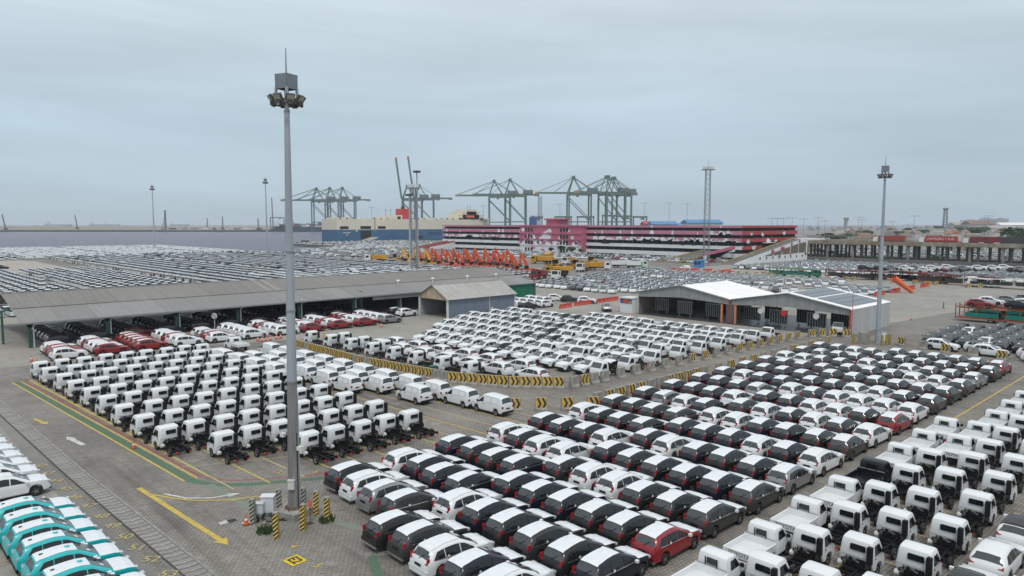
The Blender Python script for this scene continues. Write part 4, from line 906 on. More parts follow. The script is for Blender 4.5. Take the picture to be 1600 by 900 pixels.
for i in range(6):
    for j in range(5):
        xx = 119.6+2.2*i; y0 = 47.2+1.85*j-(.25 if j < 3 else -.2); z_ = lambda y: 4.25+s_*(y-46)+.17
        mb = MB(); mb.poly([(xx, y0, z_(y0)), (xx+2.12, y0, z_(y0)), (xx+2.12, y0+1.75, z_(y0+1.75)), (xx, y0+1.75, z_(y0+1.75))], SOL); mb.poly([(xx, y0, z_(y0)-.04), (xx, y0+1.75, z_(y0+1.75)-.04), (xx+2.12, y0+1.75, z_(y0+1.75)-.04), (xx+2.12, y0, z_(y0)-.04)], STEEL); mb.build('solar_panel', ws_)
mb = MB(); mb.tube((fa-.4, 45.6, 0), (fa-.4, 45.6, 7.4), .05, .04, RDP, 6); mb.build('antenna_pole', ws_)
sheet('wash_shade_floor', [(fa-1.5, 46.3), (fb, 46.3), (fb, 87.4), (fa-1.5, 87.4)], .02, mat('painted_floor_shade', (.055, .055, .055), .35, vary=.5, vscale=.4))  # dark glossy sheet paints the shed's inner shade onto the floor
RKM = mat('rack_bar', (.33, .34, .34), .55, .2); RKB = mat('rack_panel', (.02, .022, .024), .7)
for i, (y, dx) in enumerate(((84, 3), (80.5, 6), (78, 2), (75, 7), (72, 2.5), (64.5, 3), (62, 6), (59, 2), (56, 6), (52.5, 2.5), (50, 6))):
    e_ = empty('wash_rack', (fa+dx, y, 0)); tag(e_, 'dark barred wash rack standing in the shed, %s from left' % ordn(i), 'rack', 'wash racks in the shed')
    mb = MB(); mb.bx(-.06, .06, -1.6, 1.6, .6, 2.8, RKB); mb.build('panel', e_)
    mb = MB()
    for k in range(8): mb.bx(-.14, -.06, -1.6+.44*k, -1.5+.44*k, .5, 2.9, RKM)
    mb.bx(-.16, .1, -1.7, 1.7, 2.82, 2.94, RKM); mb.build('bars', e_)
    for s2 in (-1.2, 1.2): mb = MB(); mb.bx(-.4, .4, s2-.05, s2+.05, 0, .1, RKM); mb.bx(-.05, .05, s2-.05, s2+.05, .1, .7, RKM); mb.build('leg', e_)
for i, (y, c) in enumerate(((61.2, WPOST), (57.0, REDP), (51.4, WPOST))):
    e_ = empty('round_fan', (fa-.25, y, 0)); tag(e_, '%s round fan hanging under the gable, %s from left' % ('red' if c is REDP else 'white', ordn(i)), 'fan', 'fans under the gable'); mb = MB(); mb.tube((-.1, 0, 2.75), (.06, 0, 2.75), .5, .5, c, 16); mb.build('disc', e_); mb = MB(); mb.bx(-.03, .03, -.03, .03, 3.1, 4.0, STEEL); mb.build('hanger', e_)
bo = empty('small_booth', (0, 0, 0)); tag(bo, 'small white booth with colourful poster beside wash shed', 'booth')
mb = MB(); mb.bx(116.2, 119.4, 88.1, 91.2, 0, 2.9, mat('booth_white', (.66, .68, .70), .6)); mb.build('walls', bo); mb = MB(); mb.bx(116.0, 119.6, 88, 91.4, 2.9, 3.05, WPOST); mb.build('roof', bo)
mb = MB(); mb.bx(116.12, 116.18, 88.2, 91.1, 1.9, 2.8, PAINT['blue']); mb.poly([(116.11, 90.6, 1.95), (116.11, 89.6, 1.95), (116.11, 88.8, 2.7), (116.11, 90.0, 2.75)], PAINT['orange']); mb.poly([(116.10, 89.2, 1.95), (116.10, 88.3, 2.0), (116.10, 88.3, 2.5)], PAINT['yellow']); mb.build('poster', bo)
vehicle('cab', 'chassis_truck', 119.6, 48.6, R(195), 'white truck being washed at the right end of the shed', 'truck', None, 1)

# ---------------------------------------------------------------- multi-storey car park
PK = empty('car_park_building', (0, 0, 0)); tag(PK, 'long multi-storey car park with pink, red and white bands', 'building')
PINK = mat('wall_pink', (.50, .20, .275), .8, vary=.12, vscale=.06); REDW = mat('wall_red', (.42, .06, .07), .8, vary=.15, vscale=.08); MAGE = mat('wall_crimson', (.47, .12, .19), .8, vary=.1, vscale=.08); WHW = mat('wall_white', (.70, .71, .73), .8, vary=.08, vscale=.1); DKI = mat('painted_opening_shade', (.008, .008, .009), .9); SLAB = mat('deck_slab', (.18, .18, .18), .9)  # near-black DKI paints the shade inside decks and openings
FA, YL, YM1, YM0, YR, XB = 318, 410, 326, 275, 176.5, 376
ZB = [(1.3, 3.35), (5.25, 7.0), (8.85, 10.75), (12.35, 14.3), (15.8, 16.9)]
mb = MB(); mb.bx(FA+1.3, XB, YR+1.3, YL-1.3, 0, 16.4, DKI); mb.build('shade_core', PK)  # solid dark block paints the shade behind the open decks
for i, (z0, z1) in enumerate(ZB):
    mb = MB(); mb.bx(FA+.5, XB, YR+.5, YL-.5, z0+.2, z0+.55, SLAB); mb.build('deck_slab', PK)
    m_ = (WHW, WHW, PINK, PINK, PINK)[i]  # front bands are paler and pinker than the side's red
    for (ya, yb) in ((YR, YM0), (YM1, YL)):
        n = 12 if ya == YR else 10
        for k in range(n):
            p = ya+(yb-ya)*k/n; q = ya+(yb-ya)*(k+1)/n; mb = MB(); mb.bx(FA, FA+.3, p+.05, q-.05, z0, z1, m_); mb.build('parapet_panel', PK)
    for k in range(7): p = FA+.32+(XB-FA-.4)*k/7; q = FA+.32+(XB-FA-.4)*(k+1)/7-.06; mb = MB(); mb.bx(p, q, YR, YR+.3, z0, z1, (WHW, REDW, REDW, REDW, REDW)[i]); mb.build('parapet_panel', PK)
for ya, yb, n in ((YR+1, YM0-1, 15), (YM1+1, YL-1, 13)):
    for k in range(n+1): mb = MB(); y = ya+(yb-ya)*k/n; mb.bx(FA+.45, FA+.95, y-.2, y+.2, 0, 15.2, mat('mullion_shaded', (.05, .052, .055), .7)); mb.build('column', PK)  # columns coloured dark to deepen the painted shade in the gaps
for k in range(9): mb = MB(); x = FA+2+(XB-FA-4)*k/8; mb.bx(x-.2, x+.2, YR+.5, YR+.95, 0, 15.2, mat('mullion_shaded', (.05, .052, .055), .7)); mb.build('column', PK)
# projecting stair block
mb = MB(); mb.bx(FA-4, FA+4, YM0, YM1, 0, 16.2, MAGE); mb.build('stair_block', PK); mb = MB(); mb.bx(FA-4.6, FA+4, YM0-.5, YM1+.5, 16.2, 16.95, MAGE); mb.build('cornice', PK)
mb = MB(); mb.bx(FA-4.12, FA-3.98, YM0+.1, YM1-.1, 0, 5.1, WHW); mb.build('white_base', PK)
for z0 in (4.7, 8.2, 11.7): mb = MB(); mb.bx(FA-4.5, FA-3.9, YM0-.2, YM1+.2, z0, z0+.45, MAGE if z0 > 5 else WHW); mb.build('ledge', PK)
for yc in (286, 288.5, 291, 315.5, 318, 320.5):
    for z0 in (1.2, 5.6, 9.1, 13.2): mb = MB(); mb.bx(FA-4.22, FA-4.1, yc-.6, yc+.6, z0, z0+1.9, GLASS); mb.bx(FA-4.18, FA-4.0, yc-.8, yc+.8, z0-.15, z0+2.05, DARKST); mb.build('window', PK)
mb = MB(); mb.bx(FA+2, FA+12, 300, 309, 16.9, 20.2, MAGE); mb.bx(FA+1, FA+13, 298.8, 310.2, 20.2, 21.0, MAGE); mb.build('roof_house', PK)
# white silhouettes painted on the bands
def sil(poly, y, z, s=1.0, x=FA-.03, m=WHW, sy=1):
    """silhouette cut at the parapet bands"""
    for (z0, z1) in ZB:
        P = [(y+p[0]*s*sy, z+p[1]*s) for p in poly]; out = []
        for lo, op in ((z0, 1), (z1, -1)):     # clip
            Q = []
            for i in range(len(P)):
                a, b2 = P[i], P[(i+1) % len(P)]; ina, inb = (a[1]-lo)*op >= 0, (b2[1]-lo)*op >= 0
                if ina: Q.append(a)
                if ina != inb: t = (lo-a[1])/(b2[1]-a[1]); Q.append((a[0]+t*(b2[0]-a[0]), lo))
            P = Q
            if len(P) < 3: break
        if len(P) >= 3: mb = MB(); mb.prism(P, 'x', x-.02, x+.028, m); mb.build('painted_silhouette', PK)
tower = [(-2.2, 0), (2.2, 0), (1.2, 3.5), (1.0, 5.2), (.6, 5.6), (.5, 7.2), (.1, 8.8), (-.1, 8.8), (-.5, 7.2), (-.6, 5.6), (-1, 5.2), (-1.2, 3.5)]
stupa = [(-5, 0), (5, 0), (4.2, 1.2), (3, 1.4), (3.3, 2.0), (2, 2.4), (2.2, 3.0), (1.2, 3.6), (1.4, 4.2), (.4, 5.4), (.2, 7), (-.2, 7), (-.4, 5.4), (-1.4, 4.2), (-1.2, 3.6), (-2.2, 3.0), (-2, 2.4), (-3.3, 2), (-3, 1.4), (-4.2, 1.2)]
dome = [(5.6*math.cos(t), 3.6*math.sin(t)) for t in np.linspace(0, math.pi, 9)]
hut = [(-6, 0), (6, 0), (6, 1.6), (7.5, 4.2), (4.5, 2.8), (2, 3.4), (0, 5.2), (-2, 3.4), (-4.5, 2.8), (-7.5, 4.2), (-6, 1.6)]
tri = [(-2.2, 0), (2.2, 0), (.3, 4.4), (-.3, 4.4)]
for (y, kind_, z, s_) in ((393, dome, 7.0, .7), (380, dome, 6.6, 1.0), (368, dome, 6.6, .8), (340, hut, 7.0, .6), (245, hut, 6.6, .7), (213, hut, 6.6, .7), (185, hut, 7.0, .8), (193, dome, 6.8, .7), (401, hut, 6.9, .7), (352, dome, 6.8, .9), (350, tri, 11.8, .8), (355, hut, 6.8, .8), (258, dome, 6.6, 1.0), (268, tri, 8.2, 1.1), (235, hut, 6.7, .9), (222, hut, 6.7, .9), (250, tower, 7.2, .9), (242, tower, 8.0, .9), (216, tower, 8.0, .85), (199, hut, 6.8, .9), (206, dome, 6.7, .8), (180, dome, 6.7, .8), (187, hut, 10.8, .7), (193, tri, 12, .9), (405, tower, 7.5, 1), (398, tri, 7.6, .9), (385, hut, 7.2, 1), (374, hut, 7.2, 1), (390, tri, 11.3, .5), (366, tri, 11.3, .5), (361, tri, 7.6, 1), (357, tri, 7.6, .8), (346, tower, 7.5, 1.05), (334, tri, 7.6, 1.1), (330, tri, 11.2, .6), (263, stupa, 6.5, 1.15), (252, tri, 7.4, .9), (229, dome, 7.6, 1.15), (240, tri, 8, .7), (218, tri, 8, .7), (229, tower, 11.0, .85), (208, tri, 7.5, 1), (204.5, tri, 7.5, 1), (201, tower, 7.6, .7), (196, tri, 8, .8), (190.5, hut, 7.4, .5), (188, tower, 11.2, .7), (183.5, dome, 8, .45), (184, tri, 11.2, .9)): sil(kind_, y, z, s_)
class Blob:
    def __iter__(s):
        r = [rnd.uniform(.45, 1.25) for _ in range(17)]; return iter([(math.cos(t)*r[i], math.sin(t)*r[i]) for i, t in enumerate(np.linspace(0, 2*math.pi, 18)[:-1])])
blob = Blob()
for (y, z, s_) in ((304, 9.6, 5.0), (301, 13.2, 2.4), (315, 9.0, 3.0), (290, 5.8, 3.6), (280, 5.6, 3.0), (322, 5.6, 3.4), (311, 5.4, 3.2), (302, 5.2, 3.0), (296, 6.3, 2.4), (309, 6.6, 2.2), (285, 13.4, 1.1), (282, 9.8, 1.3), (292, 9.2, 1.4), (279, 6.5, 1.6), (323, 14, 2.0), (320, 10.3, 1.8), (312, 2.6, 0)):
    if s_: mb = MB(); mb.prism([(y+p[0]*s_, z+p[1]*s_*.8) for p in blob], 'x', FA-4.05, FA-4.0, WHW); mb.build('painted_silhouette', PK)
for (y, z, s_) in ((314, 3.0, 2.2), (306, 2.0, 1.7)): mb = MB(); mb.prism([(y+p[0]*s_, z+p[1]*s_*.5) for p in blob], 'x', FA-4.16, FA-4.13, MAGE); mb.build('painted_silhouette', PK)
for (x, z, s_) in ((324, 9.2, 1.8), (330, 6, 2.2), (338, 12.6, 1.5), (344, 9.3, 2.4), (352, 9, 1.5), (361, 12.8, 1.6), (327, 12.8, 1.5)):
    mb = MB(); mb.prism([(x+p[0]*s_, z+p[1]*s_*.62) for p in blob], 'y', YR-.05, YR-.01, WHW); mb.build('painted_silhouette', PK)
mb = MB(); mb.bx(338, 346, YR-.1, YR+.2, 4.2, 8.2, DKI); mb.bx(337.6, 346.4, YR-2.5, YR-.1, 8.2, 8.5, WHW); mb.build('ramp_portal', PK)
# ramps
RP = empty('curved_ramp', (0, 0, 0)); tag(RP, 'white walled ramp with red patches climbing to the car park', 'ramp')
RAIL = mat('ramp_rail_yellow', (.36, .28, .14), .8, vary=.4, vscale=.8); ROADM = mat('ramp_road', (.12, .12, .12), .9); BRN = mat('ramp_infill', (.14, .12, .09), .9)
mb = MB(); mb.prism([(284, 0), (352, 10.2), (352, 0)], 'y', 160.2, 166.8, ROADM); mb.build('ramp_deck', RP)
mb = MB(); mb.prism([(282, 0), (284, .9), (352, 11.2), (352, 0)], 'y', 159.9, 160.18, WHW); mb.build('side_wall', RP)
for k in range(5):
    xa = 309+8.4*k; xb = xa+7.6; mb = MB(); mb.prism([(xa, 3.1+.02*(xa-309)), (xb, 3.1+.02*(xb-309)), (xb, min(8.8, (xb-284)*.15-.5)), (xa, min(8.8, (xa-284)*.15-.5))], 'y', 159.78, 159.89, BRN); mb.build('infill_panel', RP)
for k in range(8): mb = MB(); mb.bx(304+6*k, 305+6*k, 159.8, 159.89, 1.7, 2.7, DARKST); mb.build('vent', RP)
for (x, z, s_) in ((316, 5.2, 1.8), (326, 6.2, 2.2), (335, 8.2, 1.2), (343, 9.4, 1.2), (323, 2.6, 1.2), (334, 3.0, .9), (350, 3.2, 1.3)): mb = MB(); mb.prism([(x+p[0]*s_, z+p[1]*s_*.6) for p in blob], 'y', 159.72, 159.77, REDW); mb.build('painted_patch', RP)
mb = MB(); mb.prism([(284, .1), (352, 10.3), (352, 11.1), (284, .9)], 'y', 166.82, 167.1, RAIL); mb.build('parapet', RP)
mb = MB(); mb.bx(352, 372, 160, 167, 9.6, 10.4, WHW); mb.build('landing', RP)
def ramp(name, label, x0, x1, y0, y1, z1, m1, m2):
    e_ = empty(name, (0, 0, 0)); tag(e_, label, 'ramp')
    mb = MB(); mb.prism([(x0, 0), (x1, z1), (x1, z1-.8), (x0+6, 0)], 'y', y0, y1, ROADM); mb.build('ramp_deck', e_)
    for y, m in ((y0-.3, m1), (y1, m2)): mb = MB(); mb.prism([(x0, 0), (x1, z1), (x1, z1+.9), (x0, .9)], 'y', y, y+.28, m); mb.build('parapet', e_)
ramp('straight_ramp', 'ramp with yellowish rails up to the car park first deck', 278, 317.6, 186, 196, 4.4, RAIL, RAIL)
e_ = empty('stair_wing', (0, 0, 0)); tag(e_, 'short white wing wall with red edge by the straight ramp', 'wall'); mb = MB(); mb.prism([(290, 3.2), (317, 5.6), (317, 7.2), (290, 4.2)], 'y', 179.5, 180, MAGE); mb.build('edge', e_); mb = MB(); mb.prism([(290, 0), (292, 0), (292, 3.4), (317, 5.7), (317, 4.4), (290, 3.2)], 'y', 179.4, 180.1, WHW); mb.build('wall', e_)
e_ = empty('left_ramp', (0, 0, 0)); tag(e_, 'ramp with red rails at the left end of the car park', 'ramp')
for k, y in enumerate((396, 404)):
    mb = MB(); mb.prism([(282, 0), (318, 5.0), (318, 5.9), (282, .9)], 'y', y, y+.4, REDW); mb.build('parapet', e_)
mb = MB(); mb.prism([(282, 0), (318, 5), (318, 4.2), (288, 0)], 'y', 396.4, 404, ROADM); mb.build('ramp_deck', e_); mb = MB(); mb.prism([(296, 0), (318, 0), (318, 4.9), (296, 1.8)], 'y', 395.6, 395.9, WHW); mb.build('side_wall', e_)
e_ = empty('entry_booth', (*G(1092, 418), 0)); e_.rotation_euler = (0, 0, R(8)); tag(e_, 'small blue guard booth at the foot of the ramp', 'booth')
BB = mat('booth_blue', (.06, .20, .50), .6); mb = MB(); mb.bx(-1.6, 1.6, -1.6, 1.6, 0, 2.8, BB); mb.build('walls', e_); mb = MB(); mb.bx(-1.9, 1.9, -1.9, 1.9, 2.8, 3.0, BB); mb.build('roof', e_)
for y in (-.8, .7): mb = MB(); mb.bx(-1.66, -1.6, y-.45, y+.45, 1.3, 2.2, GLASS); mb.build('window', e_)
# ---------------------------------------------------------------- ships
def at_y(px, py, b):           # point on the vertical plane y=b seen at a pixel
    d = ray(px, py); t = b/d[1]; return d[0]*t
SB = 613.0; SA = at_y(529, 372, SB); SL_ = 205
ship = empty('car_carrier_ship', (0, 0, 0)); tag(ship, 'large blue and cream car carrier ship moored behind the car park', 'ship')
HB = mat('hull_blue', (.035, .115, .24), .6, vary=.15, vscale=.05); HC = mat('hull_cream', (.66, .60, .49), .6, vary=.08, vscale=.05); HG = mat('hull_green_boot', (.05, .12, .10), .7)
def hull(z0, z1, m, flare=0):
    mb = MB(); pts = [(SA, SB+3), (SA+4, SB), (SA+SL_-45, SB), (SA+SL_-18, SB+6), (SA+SL_, SB+16), (SA+SL_-18, SB+26), (SA+SL_-45, SB+32), (SA, SB+32)]
    mb.prism(pts, 'z', z0, z1, m); return mb
hull(-3, 1, HG).build('boot_top', ship); hull(1, 11.9, HB).build('hull', ship); hull(11.9, 22.2, HC).build('upper_hull', ship)
for (x0, x1, z0, z1, m) in ((2, 11, 12.6, 15.2, DKI), (24, 36, 12.4, 15.4, DKI), (44, 53, 12.6, 15.2, DKI), (24, 36, 3, 10.8, DKI), (92, 98, 2.5, 5.2, DKI), (106, 126, 6, 9, mat('hull_patch', (.02, .06, .13), .7)), (128, 140, 3, 6, mat('hull_patch', (.02, .06, .13), .7))):  # open bays are near-black boxes with their shade painted in
    mb = MB(); mb.bx(SA+x0, SA+x1, SB-.12, SB+.4, z0, z1, m); mb.build('hull_opening', ship)
mb = MB(); mb.bx(SA+19, SA+20.5, SB-.3, SB+.2, 10, 23, HC); mb.bx(SA+40, SA+41, SB-.2, SB+.2, 10, 23, mat('rust_streak', (.35, .22, .12), .8)); mb.build('stern_frame', ship)
mb = MB(); mb.prism([(SA+22, .4), (SA+35, 4.6), (SA+35, 4.0), (SA+22, -.2)], 'y', SB-14, SB-.2, mat('ramp_steel', (.40, .37, .32), .8, vary=.3, vscale=.2)); mb.build('stern_ramp', ship)
FUN = mat('funnel_red', (.50, .035, .03), .6); mb = MB(); mb.prism([(SA+78, 22.2), (SA+89, 22.2), (SA+88, 33), (SA+79, 33)], 'y', SB+8, SB+20, FUN); mb.build('funnel', ship)
mb = MB(); mb.bx(SA+82, SA+85, SB+12, SB+15, 33, 35.5, DARKST); mb.tube((SA+83.5, SB+13, 35), (SA+83.5, SB+13, 38), .6, .5, DARKST, 8); mb.build('exhaust', ship)
for (x0, x1, z1) in ((1, 16, 23.6), (55, 74, 25), (70, 76, 26.5), (110, 126, 23.6), (131, 200, 23.8), (150, 186, 27.5), (156, 180, 31), (162, 176, 33.5)):
    mb = MB(); mb.bx(SA+x0, SA+x1, SB+4, SB+24, 22.2, z1, HC); mb.build('superstructure', ship)
mb = MB(); mb.bx(SA+160, SA+170, SB+1, SB+3.4, 24.2, 27, mat('lifeboat_orange', (.62, .13, .05), .5)); mb.build('lifeboat', ship)
for x in (60, 66, 168, 172): mb = MB(); mb.tube((SA+x, SB+10, 24), (SA+x, SB+10, 34 if x < 100 else 39), .35, .2, STEEL, 6); mb.bx(SA+x-1.6, SA+x+1.6, SB+9.8, SB+10.2, 31, 31.4, STEEL); mb.build('mast', ship)
for k in range(26): mb = MB(); x = SA+2+7.6*k; mb.bx(x, x+1.4, SB+.5, SB+1.5, 22.2, 22.2+rnd.uniform(.6, 1.8), rnd.choice([HC, STEEL, DARKST])); mb.build('deck_fitting', ship)
for k in range(7): mb = MB(); mb.bx(SA+5.2+1.15*k, SA+6.1+1.15*k, SB-.16, SB-.02, 8.6, 9.5, WPOST); mb.build('name_mark', ship)
for k in range(2): mb = MB(); mb.bx(SA+8.0+1.4*k, SA+9.0+1.4*k, SB-.16, SB-.02, 6.4, 7.3, WPOST); mb.build('name_mark', ship)
e_ = empty('quay_fender_boat', (0, 0, 0)); x, y = G(492, 384, -2); e_.location = (x, y, 0); tag(e_, 'low dark red barge by the stern of the ship', 'barge'); mb = MB(); mb.prism([(-14, -2), (14, -2), (16, .2), (-16, .2)], 'y', -4, 4, PAINT['maroon']); mb.build('hull', e_); mb = MB(); mb.bx(-12, -7, -3, 3, .2, 3, DARKST); mb.build('deckhouse', e_)
def cargo_boat(name, label, px, py, dist, length, m, hh, cat='ship', boxes=0):
    x, y, z = D(px, py, dist); e = empty(name, (x, y, -2), math.atan2(RGT[1], RGT[0])); tag(e, label, cat)
    mb = MB(); L = length/2; mb.prism([(-L, 0), (L*.92, 0), (L, hh), (-L*.98, hh)], 'y', -length*.07, length*.07, m); mb.build('hull', e)
    mb = MB(); mb.bx(-L*.9, -L*.7, -length*.06, length*.06, hh, hh+length*.1, HC if boxes == 0 else WHW); mb.bx(-L*.86, -L*.78, -3, 3, hh+length*.1, hh+length*.14, WHW); mb.build('bridge', e)
    mb = MB(); mb.tube((-L*.8, 0, hh), (-L*.8, 0, hh+length*.2), length*.005, length*.004, STEEL, 6); mb.tube((L*.7, 0, hh), (L*.7, 0, hh+length*.12), length*.005, length*.004, STEEL, 6); mb.build('mast', e)
    if boxes:
        cols = [PAINT['red'], PAINT['maroon'], PAINT['blue'], WHW, PAINT['green'], mat('box_rust', (.30, .12, .07), .7)]
        for i in range(boxes):
            for k in range(rnd.randint(1, 4)): mb = MB(); x0 = -L*.62+(L*1.5)*i/boxes; mb.bx(x0, x0+L*1.45/boxes, -11, 11, hh+2.6*k, hh+2.55+2.6*k, rnd.choice(cols)); mb.build('container', e)
    return e
cargo_boat('container_ship', 'dark container ship loaded with coloured containers at the far berth', 492, 363, 1720, 150, mat('hull_navy', (.02, .03, .07), .6), 12, 'ship', 12)
cargo_boat('container_ship', 'dark cargo ship partly hidden behind the tall mast', 455, 363, 1780, 80, mat('hull_dark', (.03, .03, .04), .6), 13, 'ship', 4)
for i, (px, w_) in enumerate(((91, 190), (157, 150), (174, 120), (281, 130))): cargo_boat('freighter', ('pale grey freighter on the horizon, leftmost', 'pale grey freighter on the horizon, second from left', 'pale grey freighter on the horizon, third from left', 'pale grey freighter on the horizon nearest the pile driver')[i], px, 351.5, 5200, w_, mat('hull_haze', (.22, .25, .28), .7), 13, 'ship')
# reclaimed land across the basin
def far_strip(name, px0, px1, d0, d1, z, m, zb=-2.6):
    A, B_, C_, D_ = D(px0, 350, d0), D(px1, 350, d0), D(px1, 350, d1), D(px0, 350, d1); mb = MB(); mb.prism([(p[0], p[1]) for p in (A, B_, C_, D_)], 'z', zb, z, m); return tag(mb.build(name), kind='structure')
far_strip('breakwater', -160, 425, 1720, 1760, 1.2, mat('rock_dark', (.06, .06, .06), .95, vary=.5, vscale=.1))
far_strip('reclaimed_land', -200, 432, 1761, 4200, 2.2, M_SAND)
for i, (p0, p1, d, h) in enumerate(((-60, 120, 2100, 11), (39, 122, 1990, 8.5), (100, 215, 2300, 9.5), (212, 300, 2200, 9), (280, 420, 2600, 7))):
    x0, y0, _ = D(p0, 350, d); x1, y1, _ = D(p1, 350, d); mb = MB(); n = 14
    base = []; V0 = Vector((x0, y0)); V1 = Vector((x1, y1)); nn = Vector(FWD)
    for k in range(n):
        a = V0+(V1-V0)*k/n; b2 = V0+(V1-V0)*(k+1)/n; za = h*(.75+.25*math.sin(k*1.7+i)) if 0 < k < n else 2; zb_ = h*(.75+.25*math.sin((k+1)*1.7+i)) if k+1 < n else 2
        mb.poly([(*a, 2), (*b2, 2), (*(b2+nn*30), zb_), (*(a+nn*30), za)], M_SAND); mb.poly([(*(a+nn*30), za), (*(b2+nn*30), zb_), (*(b2+nn*200), 2), (*(a+nn*200), 2)], M_SAND)
    tag(mb.build('sand_bank'), kind='structure')
far_strip('far_terminal', 425, 700, 1790, 3600, 3.0, M_LAND)
far_strip('far_terminal', 640, 1040, 980, 3000, 2.5, M_LAND)
far_strip('far_pier', 395, 452, 1740, 1789, 2.4, mat('rock_dark', (.06, .06, .06), .95))
# jib machines on the far shore
def lattice(mb, a, b, w, n, m, t=.12, w2=None):
    a = Vector(a); b = Vector(b); d = (b-a); q = d.to_track_quat('Z', 'X').to_matrix(); w2 = w if w2 is None else w2
    P = lambda k, i: a+d*(k/n)+q @ Vector(((w+(w2-w)*k/n)*(-.5 if i in (0, 3) else .5), (w+(w2-w)*k/n)*(-.5 if i < 2 else .5), 0))
    for i in range(4): mb.bar(P(0, i), P(n, i), t, m)
    for k in range(n):
        for i in range(4):
            j = (i+1) % 4; mb.bar(P(k, i), P(k, j), t*.7, m); mb.bar(P(k, i), P(k+1, j), t*.6, m)
for i, (px, dist, tx, ty) in enumerate(((9, 1745, 3, 334.5), (121, 1980, 117, 336), (348, 1850, 347.5, 338), (324, 2000, 324, 340.5), (427, 1745, 424.5, 309), (447, 1760, 446, 330), (404, 1745, 403, 341))):
    x, y, z = D(px, 359, dist); X, Y, Z = D(tx, ty, dist); e = empty('jib_crane', (x, y, 2)); tag(e, 'lattice jib crane on the far shore, %s from left' % ordn(i), 'crane', 'jib cranes on the far shore')
    mb = MB(); mb.box((0, 0, 2.5), (8, 6, 4), DARKST); mb.build('carriage', e); mb = MB(); lattice(mb, (0, 0, 3), (X-x, Y-y, Z-2), 2.2, 8, mat('jib_steel', (.13, .11, .11), .7), .5, 1.2); mb.build('jib', e)
x, y, z = D(259, 359, 1745); e = empty('pile_driver', (x, y, 2)); tag(e, 'tall pile driving rig with leaning stays on far shore', 'rig'); mb = MB(); lattice(mb, (0, 0, 0), (0, 0, 48), 2.5, 10, DARKST, .7); mb.build('leader', e)
mb = MB(); mb.bar((-9*RGT[0], -9*RGT[1], 2), (0, 0, 40), .8, DARKST); mb.bar((-5*RGT[0], -5*RGT[1], 2), (0, 0, 30), .6, DARKST); mb.build('stay', e); mb = MB(); mb.box((-4, 0, 2), (12, 8, 4), STEEL); mb.build('carriage', e)
for i in range(9):
    x, y, z = D(270+17*i+jit(6), 359, 1800+rnd.uniform(0, 300)); e = empty('site_shed', (x, y, 2), rnd.uniform(0, 3)); tag(e, 'tiny work shed on the far sandy shore, %s from left' % ordn(i), 'shed', 'work sheds on the far shore'); mb = MB(); mb.bx(-8, 8, -4, 4, 0, 4, rnd.choice([WHW, STEEL, PAINT['maroon']])); mb.build('walls', e); mb = MB(); mb.prism([(-4.5, 4), (4.5, 4), (0, 6)], 'x', -8.3, 8.3, STEEL); mb.build('roof', e)

